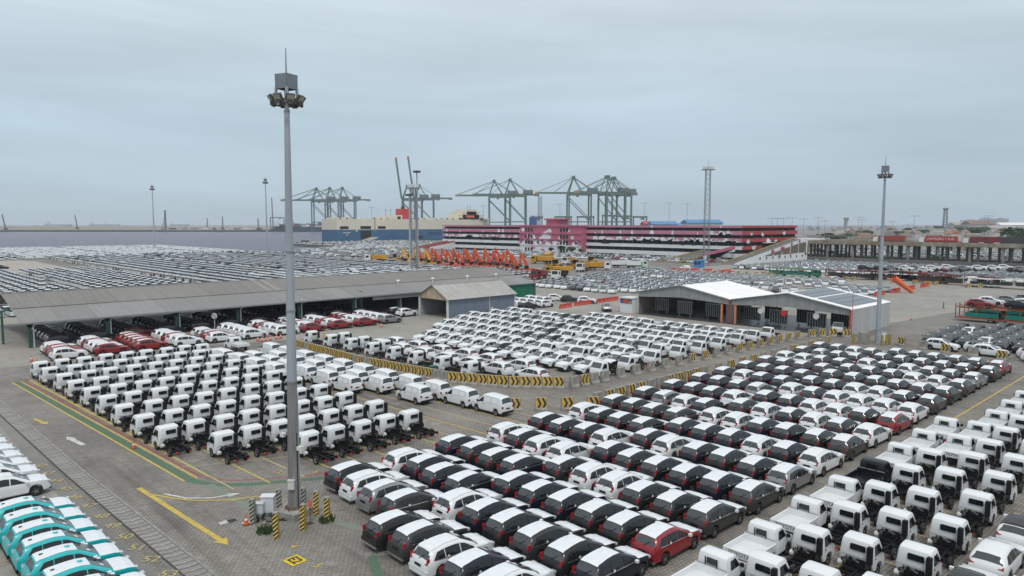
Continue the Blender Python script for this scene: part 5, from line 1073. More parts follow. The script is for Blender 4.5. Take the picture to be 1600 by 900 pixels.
# ---------------------------------------------------------------- quay cranes
CG = mat('crane_green', (.105, .16, .142), .7, vary=.15, vscale=.1); CO = mat('crane_tip', (.45, .22, .10), .7); CM = mat('machine_house', (.13, .15, .145), .7); WT = mat('crane_white', (.5, .5, .5), .6)
def quay_crane(px, ytop, dist, label, boom=70, back=58, up=False, face=0, ratio=.69):
    x, y, z = D(px, ytop, dist); H = z-2; e = empty('quay_crane', (x, y, 2), math.atan2(-RGT[1], -RGT[0])+R(face)); tag(e, label, 'crane', 'ship-to-shore cranes')
    zb = H*ratio; g0, g1, wy = 8, -26, 11; t = 2.2
    for gx in (g0, g1):
        for sy in (-wy, wy): mb = MB(); mb.box((gx, sy, zb/2), (t, t, zb), CG); mb.build('leg', e)
    mb = MB()
    for sy in (-wy, wy):
        mb.bar((g0, sy, zb*.30), (g1, sy, zb*.30), 1.6, CG); mb.bar((g0, sy, zb*.90), (g1, sy, zb*.32), 1.1, CG); mb.bar((g0, sy, zb*.98), (g1, sy, zb*.98), 1.6, CG)
    for gx in (g0, g1): mb.bar((gx, -wy, zb*.12), (gx, wy, zb*.12), 1.8, CG); mb.bar((gx, -wy, zb*.96), (gx, wy, zb*.96), 1.8, CG)
    mb.build('portal_bracing', e)
    for sy in (-3.5, 3.5): mb = MB(); mb.bar((g0+2, sy, zb+1.5), (-back, sy, zb+1.5), 1.3, CG, 2.8); mb.build('girder', e)
    mb = MB()
    for k in range(9): q = g0-(back+g0)*k/9; mb.bar((q, -3.5, zb+1.5), (q-5, 3.5, zb+1.5), .6, CG)
    mb.build('girder_bracing', e)
    bm_ = MB(); tip = (boom, 0, zb+1.5) if not up else (g0+boom*.15, 0, zb+boom*.97)
    for sy in (-3.5, 3.5): bm_.bar((g0+2, sy, zb+1.5), (tip[0], sy, tip[2]), 1.2, CG, 2.6)
    n = 9
    for k in range(n): f0, f1 = k/n, (k+1)/n; P = lambda f, s: (g0+2+(tip[0]-g0-2)*f, s*3.5, zb+1.5+(tip[2]-zb-1.5)*f); bm_.bar(P(f0, -1), P(f1, 1), .6, CG)
    bm_.build('boom', e); mb = MB(); mb.box((tip[0]-1.5*(not up), 0, tip[2]), (4.5, 8.5, 3.4) if not up else (3.4, 8.5, 5), CO); mb.build('boom_tip', e)
    for sy in (-1, 1):
        mb = MB(); mb.bar((g0, sy*wy*.8, zb+2), (0, sy*3, H-2), 1.3, CG); mb.bar((g1*.55, sy*wy*.7, zb+2), (0, sy*3, H-2), 1.0, CG); mb.build('apex_leg', e)
        mb = MB()
        if not up: mb.bar((0, sy*3.2, H-2), (boom*.95, sy*3.5, zb+3), .7, CG); mb.bar((0, sy*3.2, H-2), (boom*.5, sy*3.5, zb+3), .6, CG)
        mb.bar((0, sy*3.2, H-2), (g1-8, sy*3.5, zb+3), .8, CG); mb.build('stay', e)
    mb = MB(); mb.box((0, 0, H-1.5), (4.5, 9, 3), CG); mb.build('apex_head', e)
    mb = MB(); mb.box((g1-4, 0, zb+6), (16, 10, 6), CM); mb.box((-back+3, 0, zb+1), (7, 10, 4), CM); mb.bar((g1-8, 3, zb+9), (g1-8, 3, zb+15), .5, WT); mb.bar((g1, -3, zb+9), (g1, -3, zb+13), .5, WT); mb.build('machinery_house', e)
    mb = MB(); mb.box((g0-14, 2, zb-2.5), (4, 4, 4), CM); mb.build('operator_cab', e)
for i, px in enumerate((494, 515, 535)): quay_crane(px, 293-i*.5, 1500+30*i, 'green quay crane of the left trio, %s from left' % ordn(i), 72, 58, face=3)
quay_crane(636, 289, 1300, 'green quay crane with boom raised, left of the raised pair', 74, 58, True, 3); quay_crane(655, 288, 1340, 'green quay crane with boom raised, right of the raised pair', 78, 60, True, 3)
quay_crane(772, 281, 1180, 'green quay crane of the middle pair, left one', 62, 48, face=4); quay_crane(797, 279, 1210, 'green quay crane of the middle pair, right one', 62, 48, face=4)
quay_crane(896, 275, 1120, 'green quay crane with long boom, left of the right trio', 58, 46, face=4); quay_crane(949, 274, 1090, 'green quay crane in the middle of the right trio', 56, 46, face=28); quay_crane(959, 276, 1150, 'green quay crane hindmost of the right trio', 50, 40, face=20)
for i, (px, py, d, w_) in enumerate(((433, 340, 1800, 34), (880, 339, 900, 20), (915, 339, 900, 20), (953, 337, 900, 18), (975, 338, 900, 18), (1000, 339, 880, 16), (838, 340, 900, 14))):
    x, y, z = D(px, py, d); e = empty('yard_gantry', (x, y, 2), math.atan2(RGT[1], RGT[0])); tag(e, 'dark yard gantry frame behind the car park, %s from left' % ordn(i), 'gantry', 'yard gantries'); mb = MB()
    H = z-2; mb.box((0, 0, H), (w_+2, 3, 2.2), CG); mb.build('bridge', e)
    for s2 in (-1, 1):
        for s3 in (-4, 4): mb = MB(); mb.bar((s2*w_/2, s3, 0), (s2*w_/2, s3*.4, H-1), 1, CG); mb.build('leg', e)
    mb = MB(); mb.box((w_*.2, 0, H-2), (4, 4, 3), CM); mb.build('trolley', e)

# ---------------------------------------------------------------- viaduct with container trucks
VC = mat('viaduct_concrete', (.30, .275, .245), .9, vary=.35, vscale=.25, dirt=(.20, .13, .08)); VP = mat('pier_concrete', (.27, .262, .25), .9, vary=.25, vscale=.3)
via = empty('viaduct', (0, 0, 0)); tag(via, 'long concrete viaduct on rows of round piers at right', 'viaduct'); VX0, VX1 = 386, 418
for k in range(34):
    y = 205-13.3*k
    mb = MB(); mb.bx(VX0, VX1, y-13.2, y, 7.2, 8.0, VC); mb.build('deck_span', via)
    mb = MB(); mb.bx(VX0-.3, VX0, y-13.2, y, 7.0, 9.0, VC); mb.build('parapet', via); mb = MB(); mb.bx(VX1, VX1+.3, y-13.2, y, 7.4, 9.0, VC); mb.build('parapet', via)
    if k < 14:
        for q_, x in enumerate((387.2, 392.5, 398, 403, 408, 412.5, 416.5)):
            y_ = y-(0, 2.2, 5.6, 8.3, 3.4, 10.5, 6.9)[q_]; mb = MB(); mb.tube((x, y_, 0), (x, y_, 6.2), .62, .62, VP, 12); mb.tube((x, y_, 6.2), (x, y_, 6.65), .75, 1.3, VP, 12); mb.build('pier', via, smooth=30)
    mb = MB(); mb.bx(VX0+.2, VX1-.2, y-.8, y+.8, 6.6, 7.19, VP); mb.build('crosshead', via)
def truck_on_deck(y, col, text, lab, L=12.2, loc=None, rz=None):
    e = empty('container_truck', (VX0+5, y, 8.0) if loc is None else loc, R(90) if rz is None else rz); tag(e, lab, 'truck', 'container trucks on the viaduct')
    c = mat('container_'+str(col), col, .6, vary=.15, vscale=.3); mb = MB(); mb.bx(-L/2, L/2, -1.22, 1.22, 1.2, 3.8, c)
    for k in range(20): q = -L/2+.3+(L-.6)*k/19; mb.bx(q-.1, q+.1, -1.26, 1.26, 1.3, 3.7, c)
    mb.build('container', e); mb = MB(); mb.bx(-L/2, L/2+2.6, -1, 1, .8, 1.15, CHAS); mb.build('trailer', e); mb = MB(); mb.prism([(L/2+.6, .6), (L/2+2.8, .6), (L/2+2.8, 1.9), (L/2+2.5, 3.2), (L/2+.6, 3.2)], 'y', -1.2, 1.2, WHW); mb.build('cab', e)
    for x in (-4.5, -3.2, 3.6, 7.6):
        for s2 in (1, -1): place('wheel', WHEELBIG, e, (x, s2*1.0, .5), 0 if s2 > 0 else math.pi)
    if text: flat_text('lettering', text, (0, 0), 0, 1.5, WHW, parent=e, rot=(math.pi/2, 0, 0) if False else (math.pi/2, 0, math.pi)).location = (0, 1.3, 2.5)
WHEELBIG = wheel_mb(.5, .3, STEELRIM, 14, 0).mesh('wheel', 40)
def by_px(px): d = ray(px, 378); t = (VX0+5)/d[0]; return d[1]*t
truck_on_deck(by_px(1394), (.33, .06, .045), '', 'bright red container truck on viaduct right of the mast'); truck_on_deck(by_px(1471), (.40, .04, .035), 'HAMBURG > SUD', 'red container truck with white lettering in mid viaduct', 13.6)
truck_on_deck(by_px(1528), (.20, .03, .035), '', 'maroon container truck on viaduct, left of two', 6.1); truck_on_deck(by_px(1553), (.20, .03, .035), '', 'maroon container truck on viaduct, right of two', 6.1); truck_on_deck(by_px(1590), (.05, .05, .06), '', 'dark flat truck on viaduct at right edge')
# low wall and scrub under it
mb = MB(); mb.bx(350, 350.3, -120, 158, 0, 1.7, mat('boundary_wall', (.15, .14, .13), .9, vary=.3, vscale=.3)); tag(mb.build('boundary_wall'), 'low dark boundary wall below the viaduct', 'wall')
sheet('scrub_ground', [(350.5, -120), (385, -120), (385, 175), (350.5, 160)], .006, M_GRASS)

# ---------------------------------------------------------------- trees, bushes, town
LEAF = [mat('leaf_%d' % i, c, .7) for i, c in enumerate([(.035, .07, .022), (.05, .09, .03), (.025, .05, .018), (.07, .10, .035)])]; BARK = mat('bark', (.10, .075, .05), .9)
def crown_mesh(n, seed, flat=.75):
    r = random.Random(seed); mb = MB()
    lobes = [(r.uniform(-.55, .55), r.uniform(-.55, .55), r.uniform(-.25, .45), r.uniform(.35, .6)) for _ in range(8)]
    for _ in range(n):
        l = r.choice(lobes); t, p = r.uniform(0, 6.28), math.acos(r.uniform(-1, 1)); q = l[3]*r.uniform(.6, 1.0)
        c = Vector((l[0]+q*math.sin(p)*math.cos(t), l[1]+q*math.sin(p)*math.sin(t), (l[2]+q*math.cos(p))*flat)); s2 = r.uniform(.05, .11)
        a = Vector((r.gauss(0, 1), r.gauss(0, 1), r.gauss(0, 1))).normalized()*s2; b2 = a.orthogonal().normalized()*s2*.8
        mb.poly([c-a-b2, c+a-b2*.6, c+a*.9+b2, c-a*.7+b2], LEAF[r.randrange(4)])
    return mb.mesh('crown')
CROWNS = [crown_mesh(700, s) for s in range(4)]
TR = MB(); TR.tube((0, 0, 0), (0, 0, .9), .06, .03, BARK, 7)
for t in range(5): a = t*1.26; TR.tube((0, 0, .55+.05*t), (.45*math.cos(a), .45*math.sin(a), 1.0+.05*t), .025, .01, BARK, 5)
TRUNK = TR.mesh('trunk')
def tree(x, y, h, w, lab, name='broadleaf_tree', grp='trees', z=0):
    e = empty(name, (x, y, z), rnd.uniform(0, 6.28)); tag(e, lab, 'tree' if 'tree' in name else 'bush', grp)
    o = place('trunk', TRUNK, e); o.scale = (h*.6, h*.6, h*.62); o = place('crown', rnd.choice(CROWNS), e, (0, 0, h*.62)); o.scale = (w/2*1.05, w/2*1.05, h*.42)
for i, (px, py, d, h, w) in enumerate(((1290, 0, 700, 10, 16), (1308, 0, 640, 9, 22), (1330, 0, 760, 9, 12), (1350, 0, 820, 12, 20), (1402, 0, 900, 10, 14), (1418, 0, 1200, 12, 18), (1442, 0, 1000, 11, 16), (1500, 0, 1100, 16, 16), (1521, 0, 800, 16, 22), (1538, 0, 1000, 14, 16), (1596, 0, 520, 17, 26), (1606, 0, 500, 15, 18), (1466, 0, 1500, 15, 20), (1380, 0, 620, 8, 12), (1274, 0, 560, 8, 14), (1560, 0, 1400, 14, 22))):
    x, y, z = D(px, 360, d); tree(x, y, h, w, 'green tree in the town beyond the viaduct, %s listed from left' % ordn(sorted([1290, 1308, 1330, 1350, 1402, 1418, 1442, 1500, 1521, 1538, 1596, 1606, 1466, 1380, 1274, 1560]).index(px)).replace('listed ', ''), grp='trees in the town')
for i, (px, py, h, w) in enumerate(((1278, 397, 4, 9), (1290, 399, 3, 8), (1302, 400, 2.5, 9), (1318, 402, 2.2, 9), (1345, 405, 1.6, 8), (1360, 405, 1.8, 7), (1466, 408, 3, 6), (1385, 407, 1.6, 8))):
    tree(*G(px, py), h, w, 'green bush below the viaduct, %s from left' % ordn([1278, 1290, 1302, 1318, 1345, 1360, 1385, 1466].index(px)), 'leafy_bush', 'bushes below the viaduct')
for i, (px, py, h) in enumerate(((861, 398, 5), (878, 398.5, 6), (893, 399, 5.5), (908, 399.5, 4.5))): tree(*G(px, py), h, h*.95, 'small dark tree before the stair block, %s from left' % ordn(i), grp='trees before the car park')
HW = [mat('house_wall_%d' % i, c, .85) for i, c in enumerate([(.36, .33, .30), (.45, .43, .40), (.30, .27, .24), (.5, .48, .46)])]; HR = [mat('house_roof_%d' % i, c, .85, vary=.3, vscale=.2) for i, c in enumerate([(.20, .13, .10), (.26, .15, .10), (.16, .14, .13), (.33, .30, .28), (.36, .14, .08), (.24, .20, .18)])]
hs = sorted([(rnd.uniform(1262, 1640), rnd.uniform(450, 2400)**1) for _ in range(120)]); 
for i, (px, d) in enumerate(hs):
    x, y, z = D(px, 360, d); s2 = rnd.uniform(.7, 1.4)*(1+d/2500); e = empty('town_house', (x, y, 0), rnd.uniform(0, 3.14)); 
    k = rnd.randrange(6); tag(e, '%s roofed house in the town beyond the viaduct, %s from left' % (('brown', 'rusty', 'dark grey', 'pale grey', 'orange', 'taupe')[k], ordn(i)), 'house', 'houses in the town')
    w_, l_, h_ = 6*s2, 9*s2, rnd.uniform(3.2, 6.5)*(.8+.2*s2); mb = MB(); mb.bx(-l_/2, l_/2, -w_/2, w_/2, 0, h_, rnd.choice(HW)); mb.build('wall', e)
    mb = MB(); mb.prism([(-w_/2-.5, h_), (w_/2+.5, h_), (0, h_+w_*.28)], 'x', -l_/2-.5, l_/2+.5, HR[k]); mb.build('roof', e)
for i, (px, w_, d, h) in enumerate(((1527, 44, 1300, 23), (1580, 70, 1700, 20), (1498, 40, 1700, 21), (1560, 40, 1100, 15))):
    x, y, z = D(px, 360, d); e = empty('warehouse', (x, y, 0), math.atan2(RGT[1], RGT[0])); tag(e, ('large brown roofed hall in the far town', 'long white roofed hall in the far town', 'grey hall in the far town', 'grey hall in the far town near right edge')[i], 'hall'); mb = MB(); mb.bx(-w_/2, w_/2, -15, 15, 0, h*.7, HW[i % 4]); mb.build('wall', e); mb = MB(); mb.prism([(-16, h*.7), (16, h*.7), (0, h)], 'x', -w_/2, w_/2, WHW if i == 1 else HR[3] if i != 0 else HR[0]); mb.build('roof', e)
for i, (px, yt, w_) in enumerate(((1541, 341, 28), (1549, 343, 22), (1563, 341.5, 40), (1552, 344, 16), (1516, 344, 50), (1531, 343.5, 20))):
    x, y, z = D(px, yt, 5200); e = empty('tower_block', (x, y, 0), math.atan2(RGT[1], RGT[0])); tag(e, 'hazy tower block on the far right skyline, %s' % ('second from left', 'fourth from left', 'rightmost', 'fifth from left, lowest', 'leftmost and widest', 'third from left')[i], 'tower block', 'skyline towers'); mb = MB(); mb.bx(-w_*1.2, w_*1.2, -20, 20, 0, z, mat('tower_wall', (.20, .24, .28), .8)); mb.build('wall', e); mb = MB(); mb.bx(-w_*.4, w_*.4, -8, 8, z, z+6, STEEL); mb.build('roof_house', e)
    for k in range(5): mb = MB(); mb.bx(-w_*1.1, w_*1.1, -20.4, -20, z*(.2+.15*k), z*(.27+.15*k), GLASS); mb.build('window_band', e)
BR = mat('roof_blue', (.07, .22, .42), .6, vary=.15, vscale=.05)
for i, (p0, p1, d, yt, yb) in enumerate(((1020, 1058, 760, 345.5, 352), (1040, 1076, 800, 348.5, 352), (1075, 1128, 700, 343, 352), (1008, 1022, 800, 345.5, 352))):
    x, y, z = D((p0+p1)/2, yt, d); w_ = (p1-p0)*d/1126; e = empty('blue_warehouse', (x, y, 0), math.atan2(RGT[1], RGT[0])); tag(e, ('blue roofed warehouse behind the car park, left one', 'low blue roofed warehouse behind car park, middle one', 'blue roofed warehouse behind car park, right and highest', 'red roofed shed behind the car park')[i], 'warehouse')
    mb = MB(); mb.bx(-w_/2, w_/2, 0, 26, 0, z-3, WHW if i != 3 else REDW); mb.build('wall', e); mb = MB(); mb.prism([(-1, z-4), (27, z-4), (27, z-3), (13, z), (-1, z-3)], 'x', -w_/2-1, w_/2+1, BR if i != 3 else REDW); mb.build('roof', e)
x, y, z = D(833, 337, 820); e = empty('dark_silo', (x, y, 0)); tag(e, 'dark blue round silo left of the crimson roof house', 'silo'); mb = MB(); mb.tube((0, 0, 0), (0, 0, z-2), 4.6, 4.6, PAINT['blue'], 16); mb.build('shell', e, smooth=40); mb = MB(); mb.tube((0, 0, z-2), (0, 0, z), 4.6, 1, DARKST, 16); mb.build('cap', e)
# ---------------------------------------------------------------- light masts
GALV = mat('galvanised', (.36, .395, .435), .5, .1, 0, .25, .5, stretch=(1, 1, .15)); GALVR = mat('galvanised_worn', (.25, .255, .265), .6, .15, 0, .5, .7, stretch=(3, 3, .2), dirt=(.15, .135, .12)); WINCH = mat('winch_steel', (.20, .22, .245), .6, .2, 0, .3, 1.5); LENS = mat('floodlight_lens', (.42, .38, .30), .25); LBODY = mat('floodlight_body', (.06, .06, .058), .6)
def high_mast(x, y, H, label, s=1.0, yaw=0.0, worn=True, n=12):
    e = empty('light_mast', (x, y, 0), yaw); tag(e, label, 'light mast', 'high light masts')
    cuts = [0, .08*H, .33*H, .50*H, .64*H, .965*H]; rr = lambda z: (.36-.21*z/H)*s
    for i in range(5):
        mb = MB(); mb.tube((0, 0, cuts[i]), (0, 0, cuts[i+1]), rr(cuts[i])*(1.04 if i else 1.12), rr(cuts[i+1]), GALVR if worn and i < 2 else GALV, n); mb.tube((0, 0, cuts[i+1]-.12), (0, 0, cuts[i+1]), rr(cuts[i+1])*1.12, rr(cuts[i+1])*1.12, STEEL, n); mb.build('pole_section', e, smooth=30)
    zt = H; R0 = .80*s
    mb = MB(); bw = .44*s
    mb.tube((0, 0, cuts[-1]), (0, 0, zt+1.1*s), .13*s, .13*s, GALV, 8)
    for sx, sy, w, d in ((0, -1, bw*2, .05), (0, 1, bw*2, .05), (-1, 0, .05, bw*2), (1, 0, .05, bw*2)): mb.box((sx*bw, sy*bw, zt+.72*s), (w*1.0 if w > .06 else .05, d if d < .06 else d, .8*s), WINCH)
    mb.box((0, 0, zt+1.14*s), (bw*2.1, bw*2.1, .06), WINCH)
    for sx in (-1, 1):
        for sy in (-1, 1): mb.box((sx*bw*.95, sy*bw*.95, zt+.1*s), (.12*s, .12*s, .6*s), GALV)
    mb.build('winch_housing', e)
    mb = MB(); mb.tube((0, 0, zt+1.1*s), (0, 0, zt+2.7*s), .04*s, .02*s, LBODY, 6); mb.build('lightning_rod', e)
    mb = MB(); k = 16
    for i in range(k):
        a, b2 = 2*math.pi*i/k, 2*math.pi*(i+1)/k; mb.bar((R0*math.cos(a), R0*math.sin(a), zt-.55*s), (R0*math.cos(b2), R0*math.sin(b2), zt-.55*s), .1*s, LBODY)
    for i in range(4): a = math.pi/2*i; mb.bar((0, 0, zt-.55*s), (R0*math.cos(a), R0*math.sin(a), zt-.55*s), .08*s, LBODY)
    mb.build('lamp_ring', e)
    for i in range(8):
        a = 2*math.pi*i/8+.2; f = empty('floodlight', (R0*1.12*math.cos(a), R0*1.12*math.sin(a), zt-.25*s), a); f.parent = e
        mb = MB(); M_ = Matrix.Rotation(R(35), 3, 'Y'); mb.box((0, 0, 0), (.18*s, .50*s, .42*s), LBODY, M=M_); mb.box((0, 0, -.26*s), (.08*s, .3*s, .28*s), LBODY); mb.build('lamp_body', f)
        mb = MB(); mb.box(tuple(M_ @ Vector((.10*s, 0, 0))), (.02*s, .42*s, .34*s), LENS, M=M_); mb.build('lens', f)
    return e
MAST = (19.91, 40.86)
nm = high_mast(*MAST, 25.55, 'tall galvanised light mast with floodlight ring, nearest the camera', 1.0, R(20), n=16)
nm.rotation_euler = (Matrix.Rotation(R(.5), 3, Vector((FWD[0], FWD[1], 0))) @ Matrix.Rotation(R(20), 3, 'Z')).to_euler()
high_mast(114.0, 40.5, 25.3, 'tall light mast beside the wash shed at right', 1.0, R(10), False, n=14)
high_mast(*G(242, 392), 40.6, 'far light mast among the white vans at the water, left one', 1.6, n=8, worn=False); high_mast(*G(418, 396), 42.6, 'far light mast left of the near mast by the quay', 1.6, n=8, worn=False)
for z_, t_ in ((5.0, 1.9), (4.3, 4.6)):
    mb = MB(); mb.box((.62*math.cos(t_), .62*math.sin(t_), z_), (.3, .3, .22), WPOST); mb.bar((.3*math.cos(t_), .3*math.sin(t_), z_-.05), (.55*math.cos(t_), .55*math.sin(t_), z_-.05), .06, DARKST); mb.build('side_lamp', nm)
mb = MB(); mb.tube((.30, -.25, .5), (.24, -.20, 7.5), .03, .03, mat('cable_pale', (.5, .5, .48), .6), 6); mb.tube((-.05, -.40, .5), (-.02, -.33, 5.2), .025, .025, BLK, 6); mb.build('conduit', nm)
# mast base clutter
CONC = mat('plinth_concrete', (.29, .275, .25), .9, vary=.35, vscale=2.5, bump=.4, bscale=14); RB = mat('rubble', (.26, .24, .22), .95)
pe = empty('mast_plinth', (*MAST, 0), R(18)); tag(pe, 'square concrete plinth under the near mast', 'plinth'); mb = MB(); mb.box((0, 0, .22), (2.0, 2.0, .44), CONC); mb.build('block', pe); mb = MB(); mb.tube((0, 0, .44), (0, 0, .5), .58, .56, mat('rust_flange', (.14, .08, .05), .8), 16); mb.build('flange', pe)
for k in range(8): mb = MB(); a = k*math.pi/4; mb.tube((.5*math.cos(a), .5*math.sin(a), .5), (.5*math.cos(a), .5*math.sin(a), .58), .04, .04, DARKST, 6); mb.build('bolt', pe)
mb = MB(); mb.box((.02, -.42, 2.0), (.36, .2, .52), mat('box_cream', (.58, .57, .52), .5)); mb.box((.02, -.42, 2.3), (.42, .26, .07), mat('box_cream', (.58, .57, .52), .5)); o = mb.build('meter_box', None, (*MAST, 0), R(-48)); tag(o, 'small cream meter box strapped to the near mast', 'meter box')
for i, (x, y, s2, c, lab) in enumerate(((18.55, 41.55, 1.0, (.62, .64, .67), 'white electrical cabinet beside the near mast'), (17.95, 41.5, .72, (.50, .52, .54), 'smaller grey cabinet on legs beside the near mast'))):
    e = empty('electrical_cabinet', (x, y, 0), R(-40)); tag(e, lab, 'cabinet'); m_ = mat('cabinet_%d' % i, c, .5); mb = MB(); mb.box((0, 0, (.85 if i == 0 else .72)), (.75*s2, .5*s2, .95*s2 if i == 0 else .62), m_); mb.build('case', e); mb = MB(); mb.box((0, 0, (.85 if i == 0 else .72)+(.49 if i == 0 else .33)), (.84*s2, .62*s2, .06), m_); mb.build('lid', e); mb = MB(); mb.box((0, -.26*s2, (.85 if i == 0 else .72)), (.62*s2, .02, .75*s2 if i == 0 else .5), mat('cabinet_door', tuple(v*.92 for v in c), .5)); mb.build('door', e)
    for sx in (-1, 1):
        for sy in (-1, 1): mb = MB(); mb.bx(sx*.3*s2-.03, sx*.3*s2+.03, sy*.2*s2-.03, sy*.2*s2+.03, 0, .42, DARKST); mb.build('leg', e)
for i in range(7):
    x, y = 18.2+rnd.uniform(-.9, 1.6), 40.2+rnd.uniform(-.6, .6); mb = MB(); s2 = rnd.uniform(.08, .22); mb.box((0, 0, s2*.3), (s2*1.6, s2, s2*.7), RB, rnd.uniform(0, 3)); o = mb.build('rubble_stone', None, (x, y, .006), rnd.uniform(0, 3)); tag(o, 'loose concrete rubble lump by the mast plinth', 'rubble', 'rubble lumps by the mast')
mb = MB()
pts = [(17.9, 41.2, .25), (18.2, 40.7, .06), (18.7, 40.5, .05), (19.2, 40.3, .2), (19.4, 40.5, .5)]
for a, b2 in zip(pts, pts[1:]): mb.tube(a, b2, .035, .035, BLK, 6)
pts = [(18.4, 41.2, .3), (18.6, 40.8, .08), (19.0, 40.2, .05), (19.5, 40.1, .3)]
for a, b2 in zip(pts, pts[1:]): mb.tube(a, b2, .03, .03, BLK, 6)
tag(mb.build('loose_cable'), 'black cables sagging from cabinet to plinth', 'cable')
def stripe_mat(name, c1, c2, sc_=4.2):
    m = bpy.data.materials.new(name); m.use_nodes = True; nt = m.node_tree; nd = nt.nodes; lk = nt.links; b = nd['Principled BSDF']; b.inputs['Roughness'].default_value = .8
    tc = nd.new('ShaderNodeTexCoord'); sp = nd.new('ShaderNodeSeparateXYZ'); lk.new(tc.outputs['Object'], sp.inputs[0]); a = nd.new('ShaderNodeMath'); a.operation = 'ADD'; lk.new(sp.outputs[0], a.inputs[0]); lk.new(sp.outputs[1], a.inputs[1])
    c = nd.new('ShaderNodeMath'); c.operation = 'MULTIPLY_ADD'; c.inputs[1].default_value = -.8; lk.new(a.outputs[0], c.inputs[0]); lk.new(sp.outputs[2], c.inputs[2]); d = nd.new('ShaderNodeMath'); d.operation = 'MULTIPLY'; d.inputs[1].default_value = sc_; lk.new(c.outputs[0], d.inputs[0]); f = nd.new('ShaderNodeMath'); f.operation = 'FRACT'; lk.new(d.outputs[0], f.inputs[0]); g = nd.new('ShaderNodeMath'); g.operation = 'GREATER_THAN'; g.inputs[1].default_value = .5; lk.new(f.outputs[0], g.inputs[0])
    n = nd.new('ShaderNodeTexNoise'); n.inputs['Scale'].default_value = 9; lk.new(tc.outputs['Object'], n.inputs['Vector'])
    mx = nd.new('ShaderNodeMix'); mx.data_type = 'RGBA'; lk.new(g.outputs[0], mx.inputs[0]); mx.inputs[6].default_value = (*c1, 1); mx.inputs[7].default_value = (*c2, 1)
    m2 = nd.new('ShaderNodeMix'); m2.data_type = 'RGBA'; m2.blend_type = 'MULTIPLY'; m2.inputs[0].default_value = .6; lk.new(mx.outputs[2], m2.inputs[6]); lk.new(n.outputs[0], m2.inputs[7]); lk.new(m2.outputs[2], b.inputs['Base Color']); return m
ST1 = stripe_mat('post_stripes', (.85, .62, .12), (.035, .03, .03)); ST2 = stripe_mat('post_stripes_faded', (.55, .52, .44), (.06, .055, .05))
BOL = []
for m_ in (ST1, ST2): q = MB(); q.bx(-.14, .14, -.14, .14, 0, 1.5, m_); w_ = MB(); w_.bx(-.145, .145, -.145, .145, 1.502, 1.56, CONC); BOL.append((q.mesh('post'), w_.mesh('cap')))
for i, (px, py, f, lab) in enumerate(((396, 819, 1, 'faded striped bollard left of the electrical cabinets'), (437, 802, 1, 'faded striped bollard behind the white cabinet'), (432, 841, 0, 'yellow black bollard in front of the cabinets'), (474, 828, 0, 'yellow black bollard before the mast plinth'), (475, 800, 1, 'faded striped bollard behind the mast'), (494, 805, 0, 'yellow black bollard right of the mast, inner one'), (512, 815, 0, 'yellow black bollard right of the mast, outer one with weeds'))):
    e = empty('striped_bollard', (*G(px, py), 0), R(-20+jit(10))); e.rotation_euler = (R(jit(1.5)), R(jit(1.5)), R(-45+jit(15))); tag(e, lab, 'bollard', 'striped bollards around the near mast'); place('post', BOL[f][0], e); place('cap', BOL[f][1], e)
for i, (px, py) in enumerate(((1334, 537), (1343, 536), (1357, 535), (1378, 540), (1385, 539), (1390, 538))):
    e = empty('striped_bollard', (*G(px, py), 0), R(-45)); tag(e, 'yellow black bollard around the right mast, %s from left' % ordn(i), 'bollard', 'striped bollards around the right mast'); place('post', BOL[0][0], e); place('cap', BOL[0][1], e)
e = empty('concrete_block', (*G(1349, 537), 0)); tag(e, 'large grey concrete block by the right mast', 'block'); mb = MB(); mb.box((0, 0, .85), (1.2, 1.2, 1.7), CONC); mb.build('block', e); mb = MB(); mb.box((0, 0, 1.73), (1.1, 1.1, .06), CONC); mb.build('cap', e)
e = empty('electrical_cabinet', (*G(1379, 532), 0), R(45)); tag(e, 'white cabinet at the foot of the right mast', 'cabinet'); mb = MB(); mb.box((0, 0, .7), (.9, .7, 1.4), WHW); mb.build('case', e); mb = MB(); mb.box((0, 0, 1.43), (1, .8, .06), STEEL); mb.build('lid', e)
def weeds(px, py, n, lab, sp=.45):
    x, y = G(px, py); r = random.Random(px); mb = MB()
    for _ in range(n):
        a = r.uniform(0, 6.28); d = r.uniform(0, sp); bx_, by_ = d*math.cos(a), d*math.sin(a); h = r.uniform(.15, .5); t = r.uniform(0, 6.28); lx, ly = .25*h*math.cos(t), .25*h*math.sin(t); w_ = .03
        mb.poly([(bx_-w_, by_, 0), (bx_+w_, by_, 0), (bx_+lx*1.2+w_, by_+ly*1.2, h*.6), (bx_+lx*2, by_+ly*2, h), (bx_+lx*1.2-w_, by_+ly*1.2, h*.6)], LEAF[r.randrange(4)])
    tag(mb.build('weed_clump', None, (x, y, .004)), lab, 'weeds')
weeds(415, 832, 160, 'clump of green weeds before the cabinets', .5); weeds(511, 815, 150, 'clump of green weeds at the outer bollard foot', .45); weeds(400, 815, 40, 'few weeds by the faded bollard', .3)
